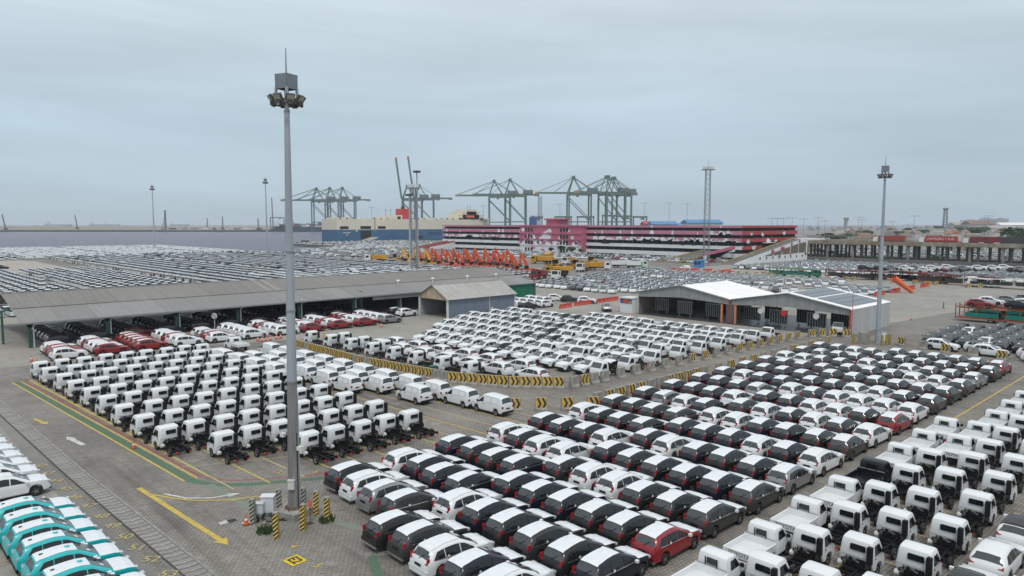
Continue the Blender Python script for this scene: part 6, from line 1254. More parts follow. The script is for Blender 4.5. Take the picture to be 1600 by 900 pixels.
# warning post and cones
e = empty('warning_post', (*G(485, 818), 0)); tag(e, 'thin rusty warning post with red cone top beside mast', 'post'); mb = MB(); mb.tube((0, 0, .05), (0, 0, 1.1), .03, .03, mat('rust_flange', (.14, .08, .05), .8), 8); mb.build('rod', e); mb = MB(); mb.tube((0, 0, 1.1), (0, 0, 1.55), .17, .03, mat('cone_old', (.42, .10, .05), .7), 10); mb.build('cone_top', e); mb = MB(); mb.tube((0, 0, 0), (0, 0, .05), .22, .2, DARKST, 12); mb.build('base', e)
CON = mat('cone_orange', (.68, .10, .03), .6)
q = MB(); q.box((0, 0, .02), (.38, .38, .04), mat('cone_base', (.06, .05, .05), .8)); CB = q.mesh('base'); q = MB(); q.tube((0, 0, .04), (0, 0, .30), .15, .095, CON, 12); q.tube((0, 0, .42), (0, 0, .70), .065, .02, CON, 12); CC = q.mesh('cone', 40); q = MB(); q.tube((0, 0, .30), (0, 0, .42), .095, .065, PLATE, 12); CBD = q.mesh('band', 40)
for i, (px, py, lab) in enumerate(((209, 701, 'orange cone on the green line left of chassis trucks'), (385, 820, 'orange cone beside the faded bollard'), (50, 565, 'orange cone by the shed cars, left one'), (58, 571, 'orange cone by the shed cars, right one'), (94, 566, 'orange cone before the white car at shed'), (403, 533, 'orange cone by shed cars, first of the row'), (409, 534, 'orange cone by shed cars, second of the row'), (416, 533, 'orange cone by shed cars, third of the row'), (423, 532, 'orange cone by shed cars, fourth of the row'), (432, 530, 'orange cone by shed cars, fifth of the row'), (439, 529, 'orange cone by shed cars, sixth of the row'), (596, 511, 'orange cone before the silver car at the shed'), (968, 487, 'orange cone left of the white booth'), (985, 496, 'orange cone before the white booth'), (1128, 503, 'orange cone at the wash shed centre wall'), (1424, 500, 'orange cone alone on the open yard'), (924, 470, 'orange cone behind the red barriers, left'), (928, 470, 'orange cone behind the red barriers, right'))):
    e = empty('traffic_cone', (*G(px, py), 0)); s2 = 1.25 if py < 600 else 1.0; e.scale = (s2, s2, s2); tag(e, lab, 'traffic cone', 'traffic cones'); place('base', CB, e); place('cone', CC, e); place('band', CBD, e)

# ---------------------------------------------------------------- concrete chevron barriers
YP = mat('chevron_yellow', (.62, .40, .06), .7, vary=.25, vscale=4, dirt=(.42, .30, .10)); KP = mat('chevron_black', (.03, .028, .027), .7); BC = mat('barrier_concrete', (.31, .295, .27), .9, vary=.35, vscale=2, dirt=(.17, .16, .145))
def barrier_meshes():
    prof = [(-.30, 0), (.30, 0), (.30, .12), (.16, .32), (.11, 1.0), (-.11, 1.0), (-.16, .32), (-.30, .12)]
    q = MB(); q.prism(prof, 'x', -.56, .56, BC); blk = q.mesh('block')
    q = MB(); q.box((0, -.19, .56), (1.0, .03, .92), YP); pl_ = q.mesh('plate')
    def chev(d):
        c = MB()
        for k in range(2):
            x0 = (-.42+.46*k)*d; w_ = .20*d; y = -.209
            c.poly([(x0, y, .12), (x0+w_, y, .12), (x0+w_+.26*d, y, .56), (x0+.26*d, y, .56)], KP, d < 0); c.poly([(x0+.26*d, y, .56), (x0+w_+.26*d, y, .56), (x0+w_, y, 1.0), (x0, y, 1.0)], KP, d < 0)
        return c.mesh('chevron')
    return blk, pl_, chev(1), chev(-1)
BBLK, BPL, BCR, BCL = barrier_meshes(); NB = [0]
def barrier(x, y, ang, kind_, lab, grp):
    e = empty('chevron_barrier' if kind_ else 'concrete_barrier', (x, y, 0), ang); e.scale = (1.06, 1.1, 1.26); tag(e, lab, 'barrier', grp); place('block', BBLK, e)
    if kind_: place('plate', BPL, e); place('chevron', BCR if kind_ > 0 else BCL, e)
def barrier_line(pts, step, kinds, lab, grp):
    P = [Vector(p) for p in pts]; n = 0; s = 0; i = 0; acc = 0.0
    seg = [(P[k], P[k+1], (P[k+1]-P[k]).length) for k in range(len(P)-1)]; tot = sum(q[2] for q in seg); d = 0.0
    while d < tot:
        r = d
        for (a, b2, L) in seg:
            if r <= L: break
            r -= L
        t = (b2-a).normalized(); p = a+t*r; ang = math.atan2(t.y, t.x)
        nrm = Vector((math.sin(ang), -math.cos(ang)))       # face of the plate is local -y
        k = kinds(n)
        if nrm.dot(-p) < 0: ang += math.pi
        barrier(p.x, p.y, ang+R(jit(2)), k, lab % (('yellow black chevron barrier' if k else 'bare grey concrete barrier'), ordn(n) if n < 30 else str(n+1)+'th'), grp); n += 1; d += step
barrier_line([(48.1, 97.0), (47.95, 78.5), (50.1, 63.3), (53.2, 57.2), (57.4, 52.6)], 1.22, lambda n: 0 if n in (3, 14, 16, 26, 27) else 1, '%s in left curve row, %s from its far end', 'barriers along the left curve')
barrier_line([(58.6, 52.2), (62, 51.8)], 1.5, lambda n: (0, -1, 0)[n % 3], '%s at the bend tip, %s from left', 'barriers at the bend')
barrier_line([(63.2, 51.7), (84, 51.0), (109, 50.5)], 2.85, lambda n: 0 if n < 6 or n in (8, 9) else -1 if n != 0 else 1, '%s along the lane beside facing trucks, %s from left', 'barriers along the lane')
barrier_line([(112.2, 49.8), (115.4, 48.3), (116.4, 45.8)], 2.0, lambda n: (-1, -1, 1, 1)[n % 4], '%s at the wash shed corner, %s from left', 'barriers by the wash shed')
barrier_line([(46.9, 49.4), (52.9, 44.6)], 2.55, lambda n: 1, '%s behind the panel vans, %s from left', 'barriers behind the vans')
barrier_line([(54.6, 45.5), (75, 45.3)], 1.75, lambda n: 0 if n in (0, 5, 6, 11) else 1, '%s behind the near people carriers, %s from left', 'barriers behind the near field')
barrier_line([(77, 45.3), (109, 44.9)], 2.7, lambda n: 0 if n in (0, 4, 5, 6, 8) else 1, '%s in far part behind near people carriers, %s from left', 'barriers behind the near field')
barrier_line([(114.2, 37.2), (111.9, 30.6), (111.8, 24.8), (110.6, 19.8)], 3.4, lambda n: (1, 0, 1, 0, 1, -1)[n % 6], '%s before the side-on SUVs, %s from left', 'barriers before the side-on cars')
e = empty('green_bin', (*G(676, 585), 0)); tag(e, 'green wheeled bin among the chevron barriers', 'bin'); mb = MB(); mb.prism([(-.28, .1), (.28, .1), (.36, 1.0), (-.36, 1.0)], 'y', -.32, .32, mat('bin_green', (.03, .13, .09), .6)); mb.build('body', e); mb = MB(); mb.box((0, 0, 1.03), (.8, .72, .06), mat('bin_green', (.03, .13, .09), .6)); mb.build('lid', e)
e = empty('yellow_box', (*G(576, 568), 0), R(30)); tag(e, 'small yellow road box between barriers', 'box'); mb = MB(); mb.box((0, 0, .5), (.7, .6, .9), PAINT['yellow']); mb.build('body', e); mb = MB(); mb.box((0, 0, .98), (.76, .66, .06), DARKST); mb.build('lid', e)
# red plastic water barriers
RWB = mat('water_barrier_red', (.55, .07, .045), .5, vary=.12, vscale=2)
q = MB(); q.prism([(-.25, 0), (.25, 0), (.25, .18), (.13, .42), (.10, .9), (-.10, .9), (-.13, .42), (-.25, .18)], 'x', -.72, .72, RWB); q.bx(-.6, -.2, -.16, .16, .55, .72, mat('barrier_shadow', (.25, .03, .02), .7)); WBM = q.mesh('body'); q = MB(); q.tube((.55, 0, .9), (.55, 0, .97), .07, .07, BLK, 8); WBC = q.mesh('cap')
def water_barriers(pts, step, lab, grp, ang=None):
    P = [Vector(p) for p in pts]; n = 0
    for a, b2 in zip(P, P[1:]):
        L = (b2-a).length; k = max(1, int(L/step)); t = (b2-a).normalized(); g = math.atan2(t.y, t.x)
        for i in range(k):
            p = a+t*(i*step); e = empty('water_barrier', (p.x, p.y, 0), g+R(jit(5))); tag(e, lab % ordn(n) if n < 30 else lab % (str(n+1)+'th'), 'barrier', grp); place('body', WBM, e); place('cap', WBC, e); n += 1
water_barriers([(112.2, 103.6), (118, 104.6), (136, 106)], 1.55, 'red plastic water barrier left of the white booth, %s from left', 'red barriers by the booth')
n_ = 0
for a_ in (188, 199.5, 211, 223):
    for k in range(4):
        e = empty('water_barrier', (a_+1.62*k, 67.7+.05*(a_-188)/4, 0), R(2+jit(4))); e.scale = (1.1, 1.2, 1.2); tag(e, 'red plastic water barrier on the open yard at right, %s from near end' % ordn(n_), 'barrier', 'red barriers on the open yard'); place('body', WBM, e); place('cap', WBC, e); n_ += 1
for i, (px, py) in enumerate(((1050, 423), (1056, 424), (1063, 424), (1070, 424), (1083, 424), (1088, 424), (1103, 425), (1108, 425), (1113, 428.5), (1120, 428.5), (1127, 427), (1133, 427), (1138, 426), (1143, 429))):
    e = empty('water_barrier', (*G(px, py), 0), R(-45+jit(30))); tag(e, 'red plastic water barrier near the blue guard booth, %s from left' % ordn(i), 'barrier', 'red barriers by the guard booth'); place('body', WBM, e); place('cap', WBC, e); e.scale = (1.5, 1.3, 1.3)
for i, (px, py) in enumerate(((1154, 429.5), (1167, 430), (1181, 431), (1192, 430), (1205, 431), (1322, 438), (1334, 438))): barrier(*G(px, py), R(-40), -1 if i != 3 else 1, 'yellow chevron barrier in the far yard, %s from left' % ordn(i), 'barriers in the far yard')
for i, (px, py) in enumerate(((1396, 442), (1429, 444), (1447, 446), (1452, 446), (1463, 446), (1513, 450), (1531, 450))): barrier(*G(px, py), R(-50), 1 if i % 2 == 0 else -1, 'yellow chevron barrier before the car transporters, %s from left' % ordn(i), 'barriers before the transporters')

# ---------------------------------------------------------------- windsock, people
e = empty('wind_sock', (*G(1425, 458), 0)); tag(e, 'big orange tube leaning up from the yard like a windsock', 'windsock')
d0 = Vector((0, 0, .3)); X, Y = G(1404, 452); d1 = Vector((-RGT[0]*4.9, -RGT[1]*4.9, 3.9)); mb = MB(); SO = mat('sock_orange', (.72, .13, .03), .6); n0 = 6
for k in range(n0): f0, f1 = k/n0, (k+1)/n0; mb.tube(d0+(d1-d0)*f0, d0+(d1-d0)*f1, .45+.4*f0, .45+.4*f1, SO, 14, k in (0,))
mb.build('sleeve', e, smooth=40); mb = MB(); mb.tube(d1, d1+(d1-d0).normalized()*.15, .88, .88, mat('sock_rim', (.5, .07, .02), .6), 14, False); mb.build('rim', e); mb = MB(); mb.box((0, 0, .12), (1, 1, .24), CONC); mb.build('base', e)
def person(px, py, rz, top, legs, head, lab, stride=.22, helmet=None):
    """standing figure grown from a jointed skeleton"""
    e = empty('person', (*G(px, py), 0), rz); tag(e, lab, 'person')
    J = [((0, 0, .95), .15), ((0, 0, 1.2), .155), ((0, 0, 1.42), .16), ((0, 0, 1.52), .06), ((.02, 0, 1.66), .105), ((.02, 0, 1.76), .085),
         ((0, .19, 1.43), .065), ((.02, .26, 1.15), .05), ((.12, .27, .92), .04), ((0, -.19, 1.43), .065), ((-.03, -.26, 1.15), .05), ((.05, -.27, .92), .04),
         ((0, .10, .90), .10), ((stride*.5, .11, .50), .07), ((stride*.5, .11, .08), .05), ((stride*.5+.13, .12, .04), .045), ((0, -.10, .90), .10), ((-stride*.4, -.11, .50), .07), ((-stride*.9, -.11, .10), .05), ((-stride*.9+.12, -.12, .04), .045)]
    E_ = [(0, 1), (1, 2), (2, 3), (3, 4), (4, 5), (2, 6), (6, 7), (7, 8), (2, 9), (9, 10), (10, 11), (0, 12), (12, 13), (13, 14), (14, 15), (0, 16), (16, 17), (17, 18), (18, 19)]
    me = bpy.data.meshes.new('body'); me.from_pydata([j[0] for j in J], E_, []); o = place('body', me); mod = o.modifiers.new('skin', 'SKIN'); 
    for v, j in zip(me.skin_vertices[0].data, J): v.radius = (j[1], j[1])
    me.skin_vertices[0].data[0].use_root = True; o.modifiers.new('sub', 'SUBSURF').levels = 2
    bpy.context.view_layer.update(); m2 = bpy.data.meshes.new_from_object(o.evaluated_get(bpy.context.evaluated_depsgraph_get())); bpy.data.objects.remove(o); m2.name = 'body'; m2.materials.clear()
    for m in (top, legs, head): m2.materials.append(m)
    for p in m2.polygons: p.use_smooth = True; z = p.center.z; p.material_index = 2 if z > 1.5 or (z < 1.0 and abs(p.center.y) > .23) else 0 if z > .9 else 1
    place('body', m2, e)
    q = MB(); q.tube((.02, 0, 1.72), (.02, 0, 1.84), .125, .06, helmet or mat('hair_dark', (.02, .018, .016), .7), 12); q.build('helmet' if helmet else 'hair', e, smooth=40)
SKIN = mat('skin', (.33, .19, .13), .6); HV = mat('vest_green', (.05, .28, .22), .7); TRO = mat('trousers_dark', (.03, .04, .05), .8); RC = mat('raincoat_yellow', (.70, .40, .02), .6)
person(1474, 483, R(-60), HV, mat('trousers_green', (.04, .12, .10), .8), SKIN, 'person in green vest and white helmet walking across the open yard', helmet=WHW)
person(507, 538, R(-60), RC, RC, SKIN, 'person in yellow raincoat between the chassis trucks', .1, helmet=RC); person(1030, 489, R(200), mat('overall_blue', (.06, .16, .26), .7), TRO, SKIN, 'person in blue overall washing inside the shed', .1)
person(1277, 428, R(-60), WHW, TRO, SKIN, 'person in white shirt by the far parked cars', .1)
e = empty('white_sign_stand', (*G(411, 533), 0), R(-45)); tag(e, 'thin stand with square light board before shed cars', 'sign'); mb = MB(); mb.tube((0, 0, 0), (0, 0, 2.3), .05, .05, WPOST, 8); mb.build('pole', e); mb = MB(); mb.box((0, 0, 2.5), (.05, 1.0, .7), mat('board_grey', (.4, .4, .38), .6)); mb.build('board', e)
e = empty('round_mirror', (*G(336, 520), 0), R(-135)); tag(e, 'round convex mirror on a pole before the dark shed cars', 'mirror'); mb = MB(); mb.tube((0, 0, 0), (0, 0, 2.6), .05, .05, WPOST, 8); mb.build('pole', e); mb = MB(); mb.tube((.1, 0, 2.8), (.2, 0, 2.8), .5, .42, CHROME, 16); mb.build('disc', e, smooth=40)

# ---------------------------------------------------------------- car transporters
RSTE = mat('carrier_rust', (.30, .085, .035), .7, vary=.3, vscale=.6); TEALP = mat('tarp_green', (.0, .17, .14), .6, vary=.15, vscale=.6); MARN = mat('carrier_maroon', (.14, .025, .02), .7, vary=.3, vscale=.5); GSTE = mat('carrier_green', (.06, .20, .08), .6); WSTE = mat('carrier_white', (.6, .6, .58), .6); BTAR = mat('tarp_black', (.03, .035, .035), .8)
def transporter(x, y, rz, L, fr, tarp, lab, cab=None, deck=2.5, cars=()):
    e = empty('car_transporter', (x, y, 0), rz); tag(e, lab, 'transporter', 'car transporters')
    mb = MB()
    for s2 in (-1.2, 1.2):
        mb.bx(0, L, s2-.08, s2+.08, .55, .8, fr); mb.bar((0, s2, deck), (L*.33, s2, deck-.35), .14, fr); mb.bar((L*.33, s2, deck-.35), (L*.66, s2, deck+.2), .14, fr); mb.bar((L*.66, s2, deck+.2), (L, s2, deck-.1), .14, fr)
    mb.build('frame', e)
    for k in range(7): mb = MB(); [mb.bx(L*k/6-.07, L*k/6+.07, s2-.07, s2+.07, .5, deck+(.5 if k == 0 else .0), fr) for s2 in (-1.2, 1.2)]; mb.build('upright', e)
    mb = MB(); mb.bx(.2, L, -1.15, 1.15, deck-.3, deck-.22, fr); mb.build('upper_deck', e); mb = MB(); mb.bx(.2, L, -1.15, 1.15, .72, .8, fr); mb.build('lower_deck', e)
    for k in range(3):
        for s2 in (-1.26, 1.26): mb = MB(); mb.bx(L*(.08+.31*k), L*(.34+.31*k), s2-.03, s2+.03, .95, 1.75, tarp); mb.build('side_tarp', e)
    for xx in (L*.28, L*.36, L*.9):
        for s2 in (1, -1): place('wheel', WHEELBIG, e, (xx, s2*1.05, .5), 0 if s2 > 0 else math.pi)
    if cab:
        mb = MB(); mb.prism([(L+.3, .5), (L+2.4, .5), (L+2.45, 1.5), (L+2.1, 2.7), (L+.3, 2.75)], 'y', -1.15, 1.15, cab); mb.build('cab', e); mb = MB(); mb.poly([(L+2.47, -1, 1.55), (L+2.47, 1, 1.55), (L+2.15, .95, 2.55), (L+2.15, -.95, 2.55)], GLASS); mb.build('windshield', e)
        for s2 in (1, -1):
            mb = MB(); mb.box((L+1.5, s2*1.16, 2.0), (1.0, .03, .7), GLASS); mb.build('side_window', e); place('wheel', WHEELBIG, e, (L+1.3, s2*1.0, .5), 0 if s2 > 0 else math.pi)
transporter(152.6, 40.3, R(-90), 20, RSTE, TEALP, 'rusty two-deck car transporter with green tarps at right edge', None, 2.75)
for i, (b, c, z) in enumerate(((36.6, 'suv_maroon', 2.62), (30.6, 'suv_black', 2.75), (25.4, 'suv_white', 2.75))):
    vehicle(c if c != 'suv_maroon' else 'suvr_red', 'loaded_car', 152.6, b, R(-90), ('red car loaded on the top deck of rusty transporter', 'black car loaded on the top deck of rusty transporter', 'white car loaded at the far end of rusty transporter')[i], 'car', 'cars loaded on transporters', 1, z)
for r in range(4):
    a = 159+5.2*r; transporter(a, 40.5-1.8*r, R(-90), 18, RSTE, TEALP, 'rusty car transporter behind the first one, %s back' % ordn(r), None, 2.6)
    for i in range(3):
        b = 36.5-1.8*r-5.6*i
        if inframe(a, b): vehicle(rnd.choice(['suv_white', 'suvr_white', 'suv_silver']), 'loaded_car', a, b, R(-90), 'pale car loaded on the %s rear transporter, %s from left' % (ordn(r), ordn(i)), 'car', 'cars loaded on transporters', 0, 2.6)
for i, (a, b, L, fr, tp, cb, nm) in enumerate(((238, 122, 16, GSTE, mat('tarp_teal', (.03, .14, .14), .7), PAINT['green'], 'green'), (242, 103, 16, MARN, BTAR, None, 'maroon'), (246, 92, 16, RSTE, BTAR, PAINT['orange'], 'orange brown'), (246, 84, 17, MARN, BTAR, None, 'dark maroon'), (240, 74, 19, MARN, BTAR, MARN, 'long maroon'), (236, 61, 18, WSTE, BTAR, None, 'white framed'))):
    transporter(a, b, R(-90) if i != 5 else R(-90), L, fr, tp, '%s car transporter in the far line, %s from left' % (nm, ordn(i)), cb, 2.7)
mb = MB()
e = empty('truck_tractor', (*G(1524, 448), 0), R(120)); tag(e, 'white tractor cab of the white framed transporter', 'truck'); mb.prism([(0, .5), (2.4, .5), (2.45, 1.5), (2.1, 2.9), (0, 2.95)], 'y', -1.2, 1.2, WHW); mb.build('cab', e); mb = MB(); mb.poly([(2.48, -1, 1.6), (2.48, 1, 1.6), (2.16, .95, 2.7), (2.16, -.95, 2.7)], GLASS); mb.build('windshield', e)
for xx in (1.4, -1.6):
    for s2 in (1, -1): place('wheel', WHEELBIG, e, (xx, s2, .5), 0 if s2 > 0 else math.pi)
mb = MB(); mb.bx(-3, 0, -.4, .4, .6, .9, CHAS); mb.build('chassis_frame', e)
for i, (px, py) in enumerate(((1395, 425), (1416, 426), (1432, 425), (1458, 425), (1482, 424), (1507, 426), (1530, 425), (1553, 425), (1571, 424), (1597, 427), (1376, 426), (1352, 425))):
    a, b = G(px, py-3, 3.2); vehicle(rnd.choice(['suv_white', 'suvr_white', 'suv_silver', 'suv_white', 'suv_dgrey']), 'loaded_car', a, b, R(-90+jit(6)), 'car stacked on the upper decks behind the windsock, %s from left' % ordn(sorted([1395, 1416, 1432, 1458, 1482, 1507, 1530, 1553, 1571, 1597, 1376, 1352]).index(px)), 'car', 'cars stacked on far upper decks', 0, 3.2)
for i, (px, py, c) in enumerate(((1541, 424, 'suv_white'), (1518, 424, 'suvr_white'), (1495, 425, 'suv_silver'), (1470, 425, 'suvr_red'), (1586, 426, 'suv_grey'), (1446, 426, 'suv_white'))):
    a, b = G(px, py, 2.6); vehicle(c, 'loaded_car', a, b, R(-90), 'car high on the far transporter line, %s' % ('white, second from right', 'white, third from right', 'silver, between red and white', 'red one', 'dark grey, rightmost', 'white, leftmost')[i], 'car', 'cars loaded on transporters', 0, 2.6)

# ---------------------------------------------------------------- earth-moving machines
EO = PAINT['orange']; EY = PAINT['yellow']; TRK = mat('track_dark', (.03, .028, .027), .8)
def excavator(px, py, paint_, lab, rz, s=1.0, reach=0):
    e = empty('excavator', (*G(px, py), 0), rz); e.scale = (s, s, s); tag(e, lab, 'excavator', 'excavators in a row')
    for s2 in (-1, 1):
        mb = MB(); mb.prism([(-2.0, .15), (-1.6, 0), (1.6, 0), (2.0, .15), (2.2, .5), (1.9, .9), (-1.9, .9), (-2.2, .5)], 'y', s2*1.1-.3, s2*1.1+.3, TRK); mb.build('track', e)
    mb = MB(); mb.bx(-.9, .9, -.8, .8, .4, 1.0, TRK); mb.build('undercarriage', e)
    mb = MB(); mb.prism([(-2.7, 1.05), (1.3, 1.05), (1.3, 1.7), (-.3, 2.0), (-2.3, 2.1), (-2.75, 1.8)], 'y', -1.35, 1.35, paint_); mb.build('house', e); mb = MB(); mb.prism([(-3.0, 1.15), (-2.3, 1.0), (-2.3, 2.0), (-2.9, 1.9)], 'y', -1.3, 1.3, paint_); mb.build('counterweight', e)
    mb = MB(); mb.prism([(0, 1.7), (1.5, 1.7), (1.55, 2.6), (1.2, 3.0), (.1, 3.0)], 'y', .35, 1.3, GLASS); mb.build('cab', e); mb = MB(); mb.bx(.05, 1.3, .3, 1.35, 3.0, 3.08, paint_); mb.build('cab_roof', e)
    B0, B1, B2 = Vector((.7, -.3, 1.7)), Vector((1.5, -.3, 4.4)), Vector((3.2, -.3, 7.0)); mb = MB(); mb.bar(B0, B1+Vector((.1, 0, .3)), .6, paint_, 1.1); mb.bar(B1, B2, .55, paint_, .85); mb.build('boom', e)
    S1 = Vector((3.5, -.3, 3.6)); mb = MB(); mb.bar(B2+Vector((-.15, 0, .5)), S1, .48, paint_, .7); mb.build('stick', e)
    mb = MB(); mb.prism([(S1.x-.2, S1.z), (S1.x+.4, S1.z-.2), (S1.x+.2, S1.z-1.3), (S1.x-.7, S1.z-1.3), (S1.x-.8, S1.z-.7)], 'y', -.9, .3, DARKST); mb.build('bucket', e)
    mb = MB(); mb.bar((1.4, -.55, 1.6), tuple((B0+B1)/2+Vector((.6, -.25, .4))), .16, STEEL); mb.bar(tuple(B1+Vector((.3, 0, .5))), tuple(B2+Vector((-.3, 0, .6))), .18, STEEL); mb.build('cylinder', e)
HEADX = math.atan2(-RGT[1], -RGT[0])
for i, (px, py) in enumerate(((662, 415), (676, 414), (684, 413), (718, 415), (752, 415), (768, 415), (785, 416), (803, 418), (690, 419), (710, 421), (727, 421), (741, 421), (755, 421.5), (769, 421.5), (782, 422), (797, 424), (812, 427), (827, 428), (701, 416), (735, 417))):
    excavator(px, py, EO, 'orange excavator with raised boom, %s from left' % ordn(sorted([662, 676, 684, 718, 752, 768, 785, 803, 690, 701, 710, 727, 735, 741, 755, 769, 782, 797, 812, 827]).index(px)), HEADX+R(-20+jit(8)), rnd.uniform(.9, 1.05))
for i, (px, py) in enumerate(((638, 414), (656, 416), (674, 417))): excavator(px, py, EY, 'yellow excavator with raised boom, %s from left' % ordn(i), HEADX+R(-25), .98)
def dump_truck(px, py, cabm, bodm, lab, rz, s=1.0, tip=0):
    e = empty('dump_truck', (*G(px, py), 0), rz); e.scale = (s, s, s); tag(e, lab, 'truck', 'dump trucks by the excavators')
    mb = MB(); mb.bx(-4.2, 3.6, -.5, .5, .8, 1.15, CHAS); mb.build('chassis_frame', e); mb = MB(); mb.prism([(1.7, .7), (3.9, .7), (3.95, 1.7), (3.6, 3.0), (1.7, 3.05)], 'y', -1.25, 1.25, cabm); mb.build('cab', e)
    mb = MB(); mb.poly([(3.97, -1.05, 1.8), (3.97, 1.05, 1.8), (3.66, 1, 2.85), (3.66, -1, 2.85)], GLASS); mb.build('windshield', e)
    for s2 in (1, -1): mb = MB(); mb.box((2.9, s2*1.26, 2.25), (1.1, .03, .75), GLASS); mb.build('side_window', e)
    mb = MB(); mb.prism([(-4.4, 1.3), (1.2, 1.2), (1.5, 2.9), (-4.7, 2.6)], 'y', -1.25, 1.25, bodm); mb.prism([(1.2, 2.6), (2.6, 3.2), (2.6, 3.3), (1.2, 3.0)], 'y', -1.2, 1.2, bodm); mb.build('tipper_body', e)
    for xx in (2.7, -1.6, -3.0):
        for s2 in (1, -1): place('wheel', WHEELBIG, e, (xx, s2*1.05, .5), 0 if s2 > 0 else math.pi)
WC = PAINT['white']; OY = mat('ochre_yellow', (.55, .27, .02), .5, vary=.2, vscale=.6)
for i, (px, py, cm, bm2, rz, s2, lab) in enumerate(((585, 410, WC, OY, R(160), 1.25, 'white cabbed truck with ochre tipper left of yellow excavators'), (842, 436, PAINT['red'], PAINT['red'], R(200), 1.0, 'red truck beside the last orange excavator'), (868, 430, OY, OY, R(150), 1.1, 'ochre dump truck behind the shed corner'), (874, 436, WC, CHAS, R(200), 1.0, 'white cab truck with dark bed near shed corner'), (846, 412, OY, OY, R(120), 1.2, 'ochre dump truck beside the orange excavators, rear left'), (856, 406, OY, OY, R(30), 1.2, 'ochre dump truck high at the back of the cluster'), (888, 413, WC, OY, R(200), 1.1, 'ochre truck with white cab in the middle of the cluster'), (910, 424, WC, OY, R(205), 1.1, 'ochre truck with white cab facing camera'), (936, 422, WC, OY, R(-45), 1.1, 'ochre tipper with white cab at right of the cluster'), (972, 418, mat('cab_mint', (.45, .62, .52), .5), WC, R(-45), 1.0, 'white tipper truck with pale green cab, left one'), (996, 419, mat('cab_mint', (.45, .62, .52), .5), WC, R(-45), 1.0, 'white tipper truck with pale green cab, right one'))): dump_truck(px, py, cm, bm2, lab, rz, s2)
def loader(px, py, lab, rz):
    e = empty('wheel_loader', (*G(px, py), 0), rz); e.scale = (1.15, 1.15, 1.15); tag(e, lab, 'loader', 'wheel loaders by the excavators')
    mb = MB(); mb.prism([(-3.2, .9), (0, .9), (0, 1.8), (-3.2, 1.9)], 'y', -1.1, 1.1, OY); mb.bx(0, 1.6, -.6, .6, .8, 1.4, OY); mb.build('body', e); mb = MB(); mb.bx(-1.2, .2, -.75, .75, 1.8, 3.2, GLASS); mb.build('cab', e); mb = MB(); mb.bx(-1.3, .3, -.85, .85, 3.2, 3.3, OY); mb.build('cab_roof', e)
    for s2 in (-.5, .5): mb = MB(); mb.bar((.8, s2, 1.3), (3.2, s2, .9), .2, OY, .4); mb.build('arm', e)
    mb = MB(); mb.prism([(3.0, .2), (4.3, .1), (3.4, .5), (3.2, 1.4), (3.6, 1.7), (2.9, 1.6)], 'y', -1.5, 1.5, OY); mb.build('bucket', e)
    for xx in (-2.2, 1.0):
        for s2 in (1, -1): o = place('wheel', WHEELBIG, e, (xx, s2*1.1, .75), 0 if s2 > 0 else math.pi); o.scale = (1.5, 1.6, 1.5)
for i, (px, py, rz) in enumerate(((615, 409, R(150)), (636, 409, R(160)), (866, 420, R(180)), (898, 420, R(190)), (921, 414, R(160)))): loader(px, py, 'ochre wheel loader, %s from left' % ordn(i), rz)
vehicle('suv_white', 'parked_car', *G(1187, 421), R(-45), 'white car parked before the white ramp, left one', 'car', None, 0); vehicle('suv_white', 'parked_car', *G(1201, 421.5), R(-45), 'white car parked before the white ramp, right one', 'car', None, 0); vehicle('suv_black', 'parked_car', *G(1162, 420), R(-45), 'black car parked before the white ramp', 'car', None, 0)
vehicle('van', 'panel_van', *G(1070, 422), R(135), 'white van standing left of the blue guard booth', 'van', None, 0); vehicle('suv_white', 'parked_car', *G(1306, 440), R(-45), 'white car alone before the far transporters', 'car', None, 0)
vehicle('suv_black', 'parked_car', *G(4, 420.5), R(-45), 'black car alone on the pale wharf at left edge', 'car', None, 0)
# fence posts along the far strip
FP = mat('fence_post', (.42, .38, .34), .8); q = MB(); q.bx(-.12, .12, -.12, .12, 0, 2.1, FP); fpm = q.mesh('post'); fe = empty('strip_fence', (0, 0, 0)); tag(fe, 'line of thin fence posts beside the dark car strip', 'fence')
for k in range(62): place('post', fpm, fe, (75.6, 212+3.3*k, 0))
q = MB(); q.bx(75.58, 75.62, 212, 414, 1.9, 1.98, FP); q.build('rail', fe)

# ---------------------------------------------------------------- lattice towers and small lamp posts
def lattice_mast(px, py, H, w, lab, head=True):
    e = empty('lattice_tower', (*G(px, py), 0), R(45)); tag(e, lab, 'tower'); mb = MB(); lattice(mb, (0, 0, 0), (0, 0, H), w, int(H/w*1.1), STEEL, .16, w*.8); mb.build('lattice', e)
    if head: mb = MB(); mb.bx(-2.4*w/2.2, 2.4*w/2.2, -2.4*w/2.2, 2.4*w/2.2, H, H+.2, STEEL); [mb.box((1.9*math.cos(k*.785), 1.9*math.sin(k*.785), H+.9), (.5, .5, 1.1), WPOST) for k in range(8)]; mb.build('lamp_platform', e); mb = MB(); mb.tube((0, 0, H), (0, 0, H+4.5), .08, .04, STEEL, 6); mb.build('lightning_rod', e)
    return e
lattice_mast(1103, 415, 40.5, 2.3, 'tall square lattice tower with lamp platform before the car park')
lattice_mast(647, 424, 31.0, 2.2, 'lattice tower between two grey poles behind the shed')
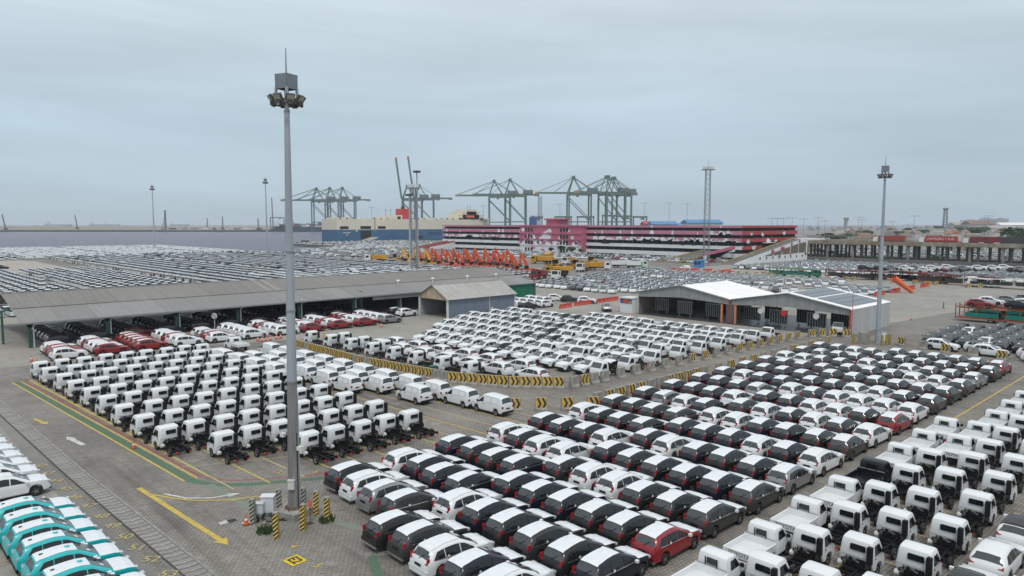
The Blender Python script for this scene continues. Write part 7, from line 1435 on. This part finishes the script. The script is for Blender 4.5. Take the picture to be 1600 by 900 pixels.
for px, py, H, lab in ((641, 425, 29, 'grey pole left of the lattice tower with lamp ring'), (653, 423, 38, 'tallest grey pole right of the lattice tower')):
    e = empty('grey_pole', (*G(px, py), 0)); tag(e, lab, 'pole'); mb = MB(); mb.tube((0, 0, 0), (0, 0, H), .42, .22, GALV, 10); mb.build('shaft', e, smooth=30); mb = MB()
    for k in range(6): a = k*1.047; mb.box((1.1*math.cos(a), 1.1*math.sin(a), H-.6), (.6, .6, .7), LBODY)
    mb.tube((0, 0, H-.9), (0, 0, H-.75), 1.2, 1.2, LBODY, 12); mb.build('lamp_ring', e)
e = empty('lattice_tower', (*D(843.5, 349, 640)[:2], 0)); tag(e, 'thin lattice tower between the crane pairs', 'tower'); mb = MB(); lattice(mb, (0, 0, 0), (0, 0, 42), 2.4, 14, STEEL, .3); mb.build('lattice', e); mb = MB(); mb.box((0, 0, 24), (4, 4, 1), STEEL); mb.build('platform', e)
for i, (px, yt, d) in enumerate(((580, 324, 800), (755, 321, 700), (875, 319, 700), (1007, 317, 650), (1046, 317, 650), (1074, 318, 650), (1206, 341, 430), (1215, 341, 430), (1224, 341, 430), (1238, 340, 430), (1256, 342, 480), (1279, 340, 430), (1289, 345, 520), (1342, 339, 430), (1347, 343, 470), (1429, 337, 420), (1545, 337, 400), (1395, 346, 480), (1418, 351, 380), (1493, 352, 372))):
    x, y, z = D(px, yt, d); e = empty('lamp_post', (x, y, 0), math.atan2(RGT[1], RGT[0])); tag(e, 'thin distant lamp post, %s from left' % ordn(sorted([580, 755, 875, 1007, 1046, 1074, 1206, 1215, 1224, 1238, 1256, 1279, 1289, 1342, 1347, 1429, 1545, 1395, 1418, 1493]).index(px)), 'lamp post', 'distant lamp posts'); w_ = d/1126*.45
    mb = MB(); mb.tube((0, 0, 0), (0, 0, z), w_*.8, w_*.5, STEEL, 6); mb.build('pole', e); mb = MB(); mb.bar((-3.2, 0, z-.3), (0, 0, z), w_, STEEL); mb.bar((3.2, 0, z-.3), (0, 0, z), w_, STEEL); mb.build('arm', e)
x, y, z = D(1478, 325, 1500); e = empty('telecom_tower', (x, y, 0)); tag(e, 'telecom tower with flared head over the far town', 'tower'); mb = MB(); lattice(mb, (0, 0, 0), (0, 0, z-4), 8, 8, STEEL, 1.2, 5); mb.build('lattice', e); mb = MB(); mb.tube((0, 0, z-6), (0, 0, z), 3, 6, STEEL, 10); mb.build('head', e)
x, y, z = D(1321, 342, 1500); e = empty('telecom_tower', (x, y, 0)); tag(e, 'leaning grey silo tower over the far town left of right mast', 'tower'); mb = MB(); mb.tube((0, 0, 0), (4, 0, z), 2, 4, STEEL, 10); mb.build('shaft', e); mb = MB(); mb.box((4, 0, z), (8, 8, 5), STEEL); mb.build('head', e)

# ---------------------------------------------------------------- haze: even pale air around everything
hz = bpy.data.materials.new('haze_air'); hz.use_nodes = True; nt = hz.node_tree; nt.nodes.clear(); o_ = nt.nodes.new('ShaderNodeOutputMaterial'); v = nt.nodes.new('ShaderNodeVolumePrincipled')
v.inputs['Color'].default_value = (.84, .93, 1, 1); v.inputs['Density'].default_value = .00011; v.inputs['Anisotropy'].default_value = .2; nt.links.new(v.outputs[0], o_.inputs['Volume'])
mb = MB(); mb.bx(-11800, 11800, -11800, 11800, -4.5, 135, hz); tag(mb.build('haze'), 'thin pale haze in the air over the harbour', 'haze', None, 'stuff')
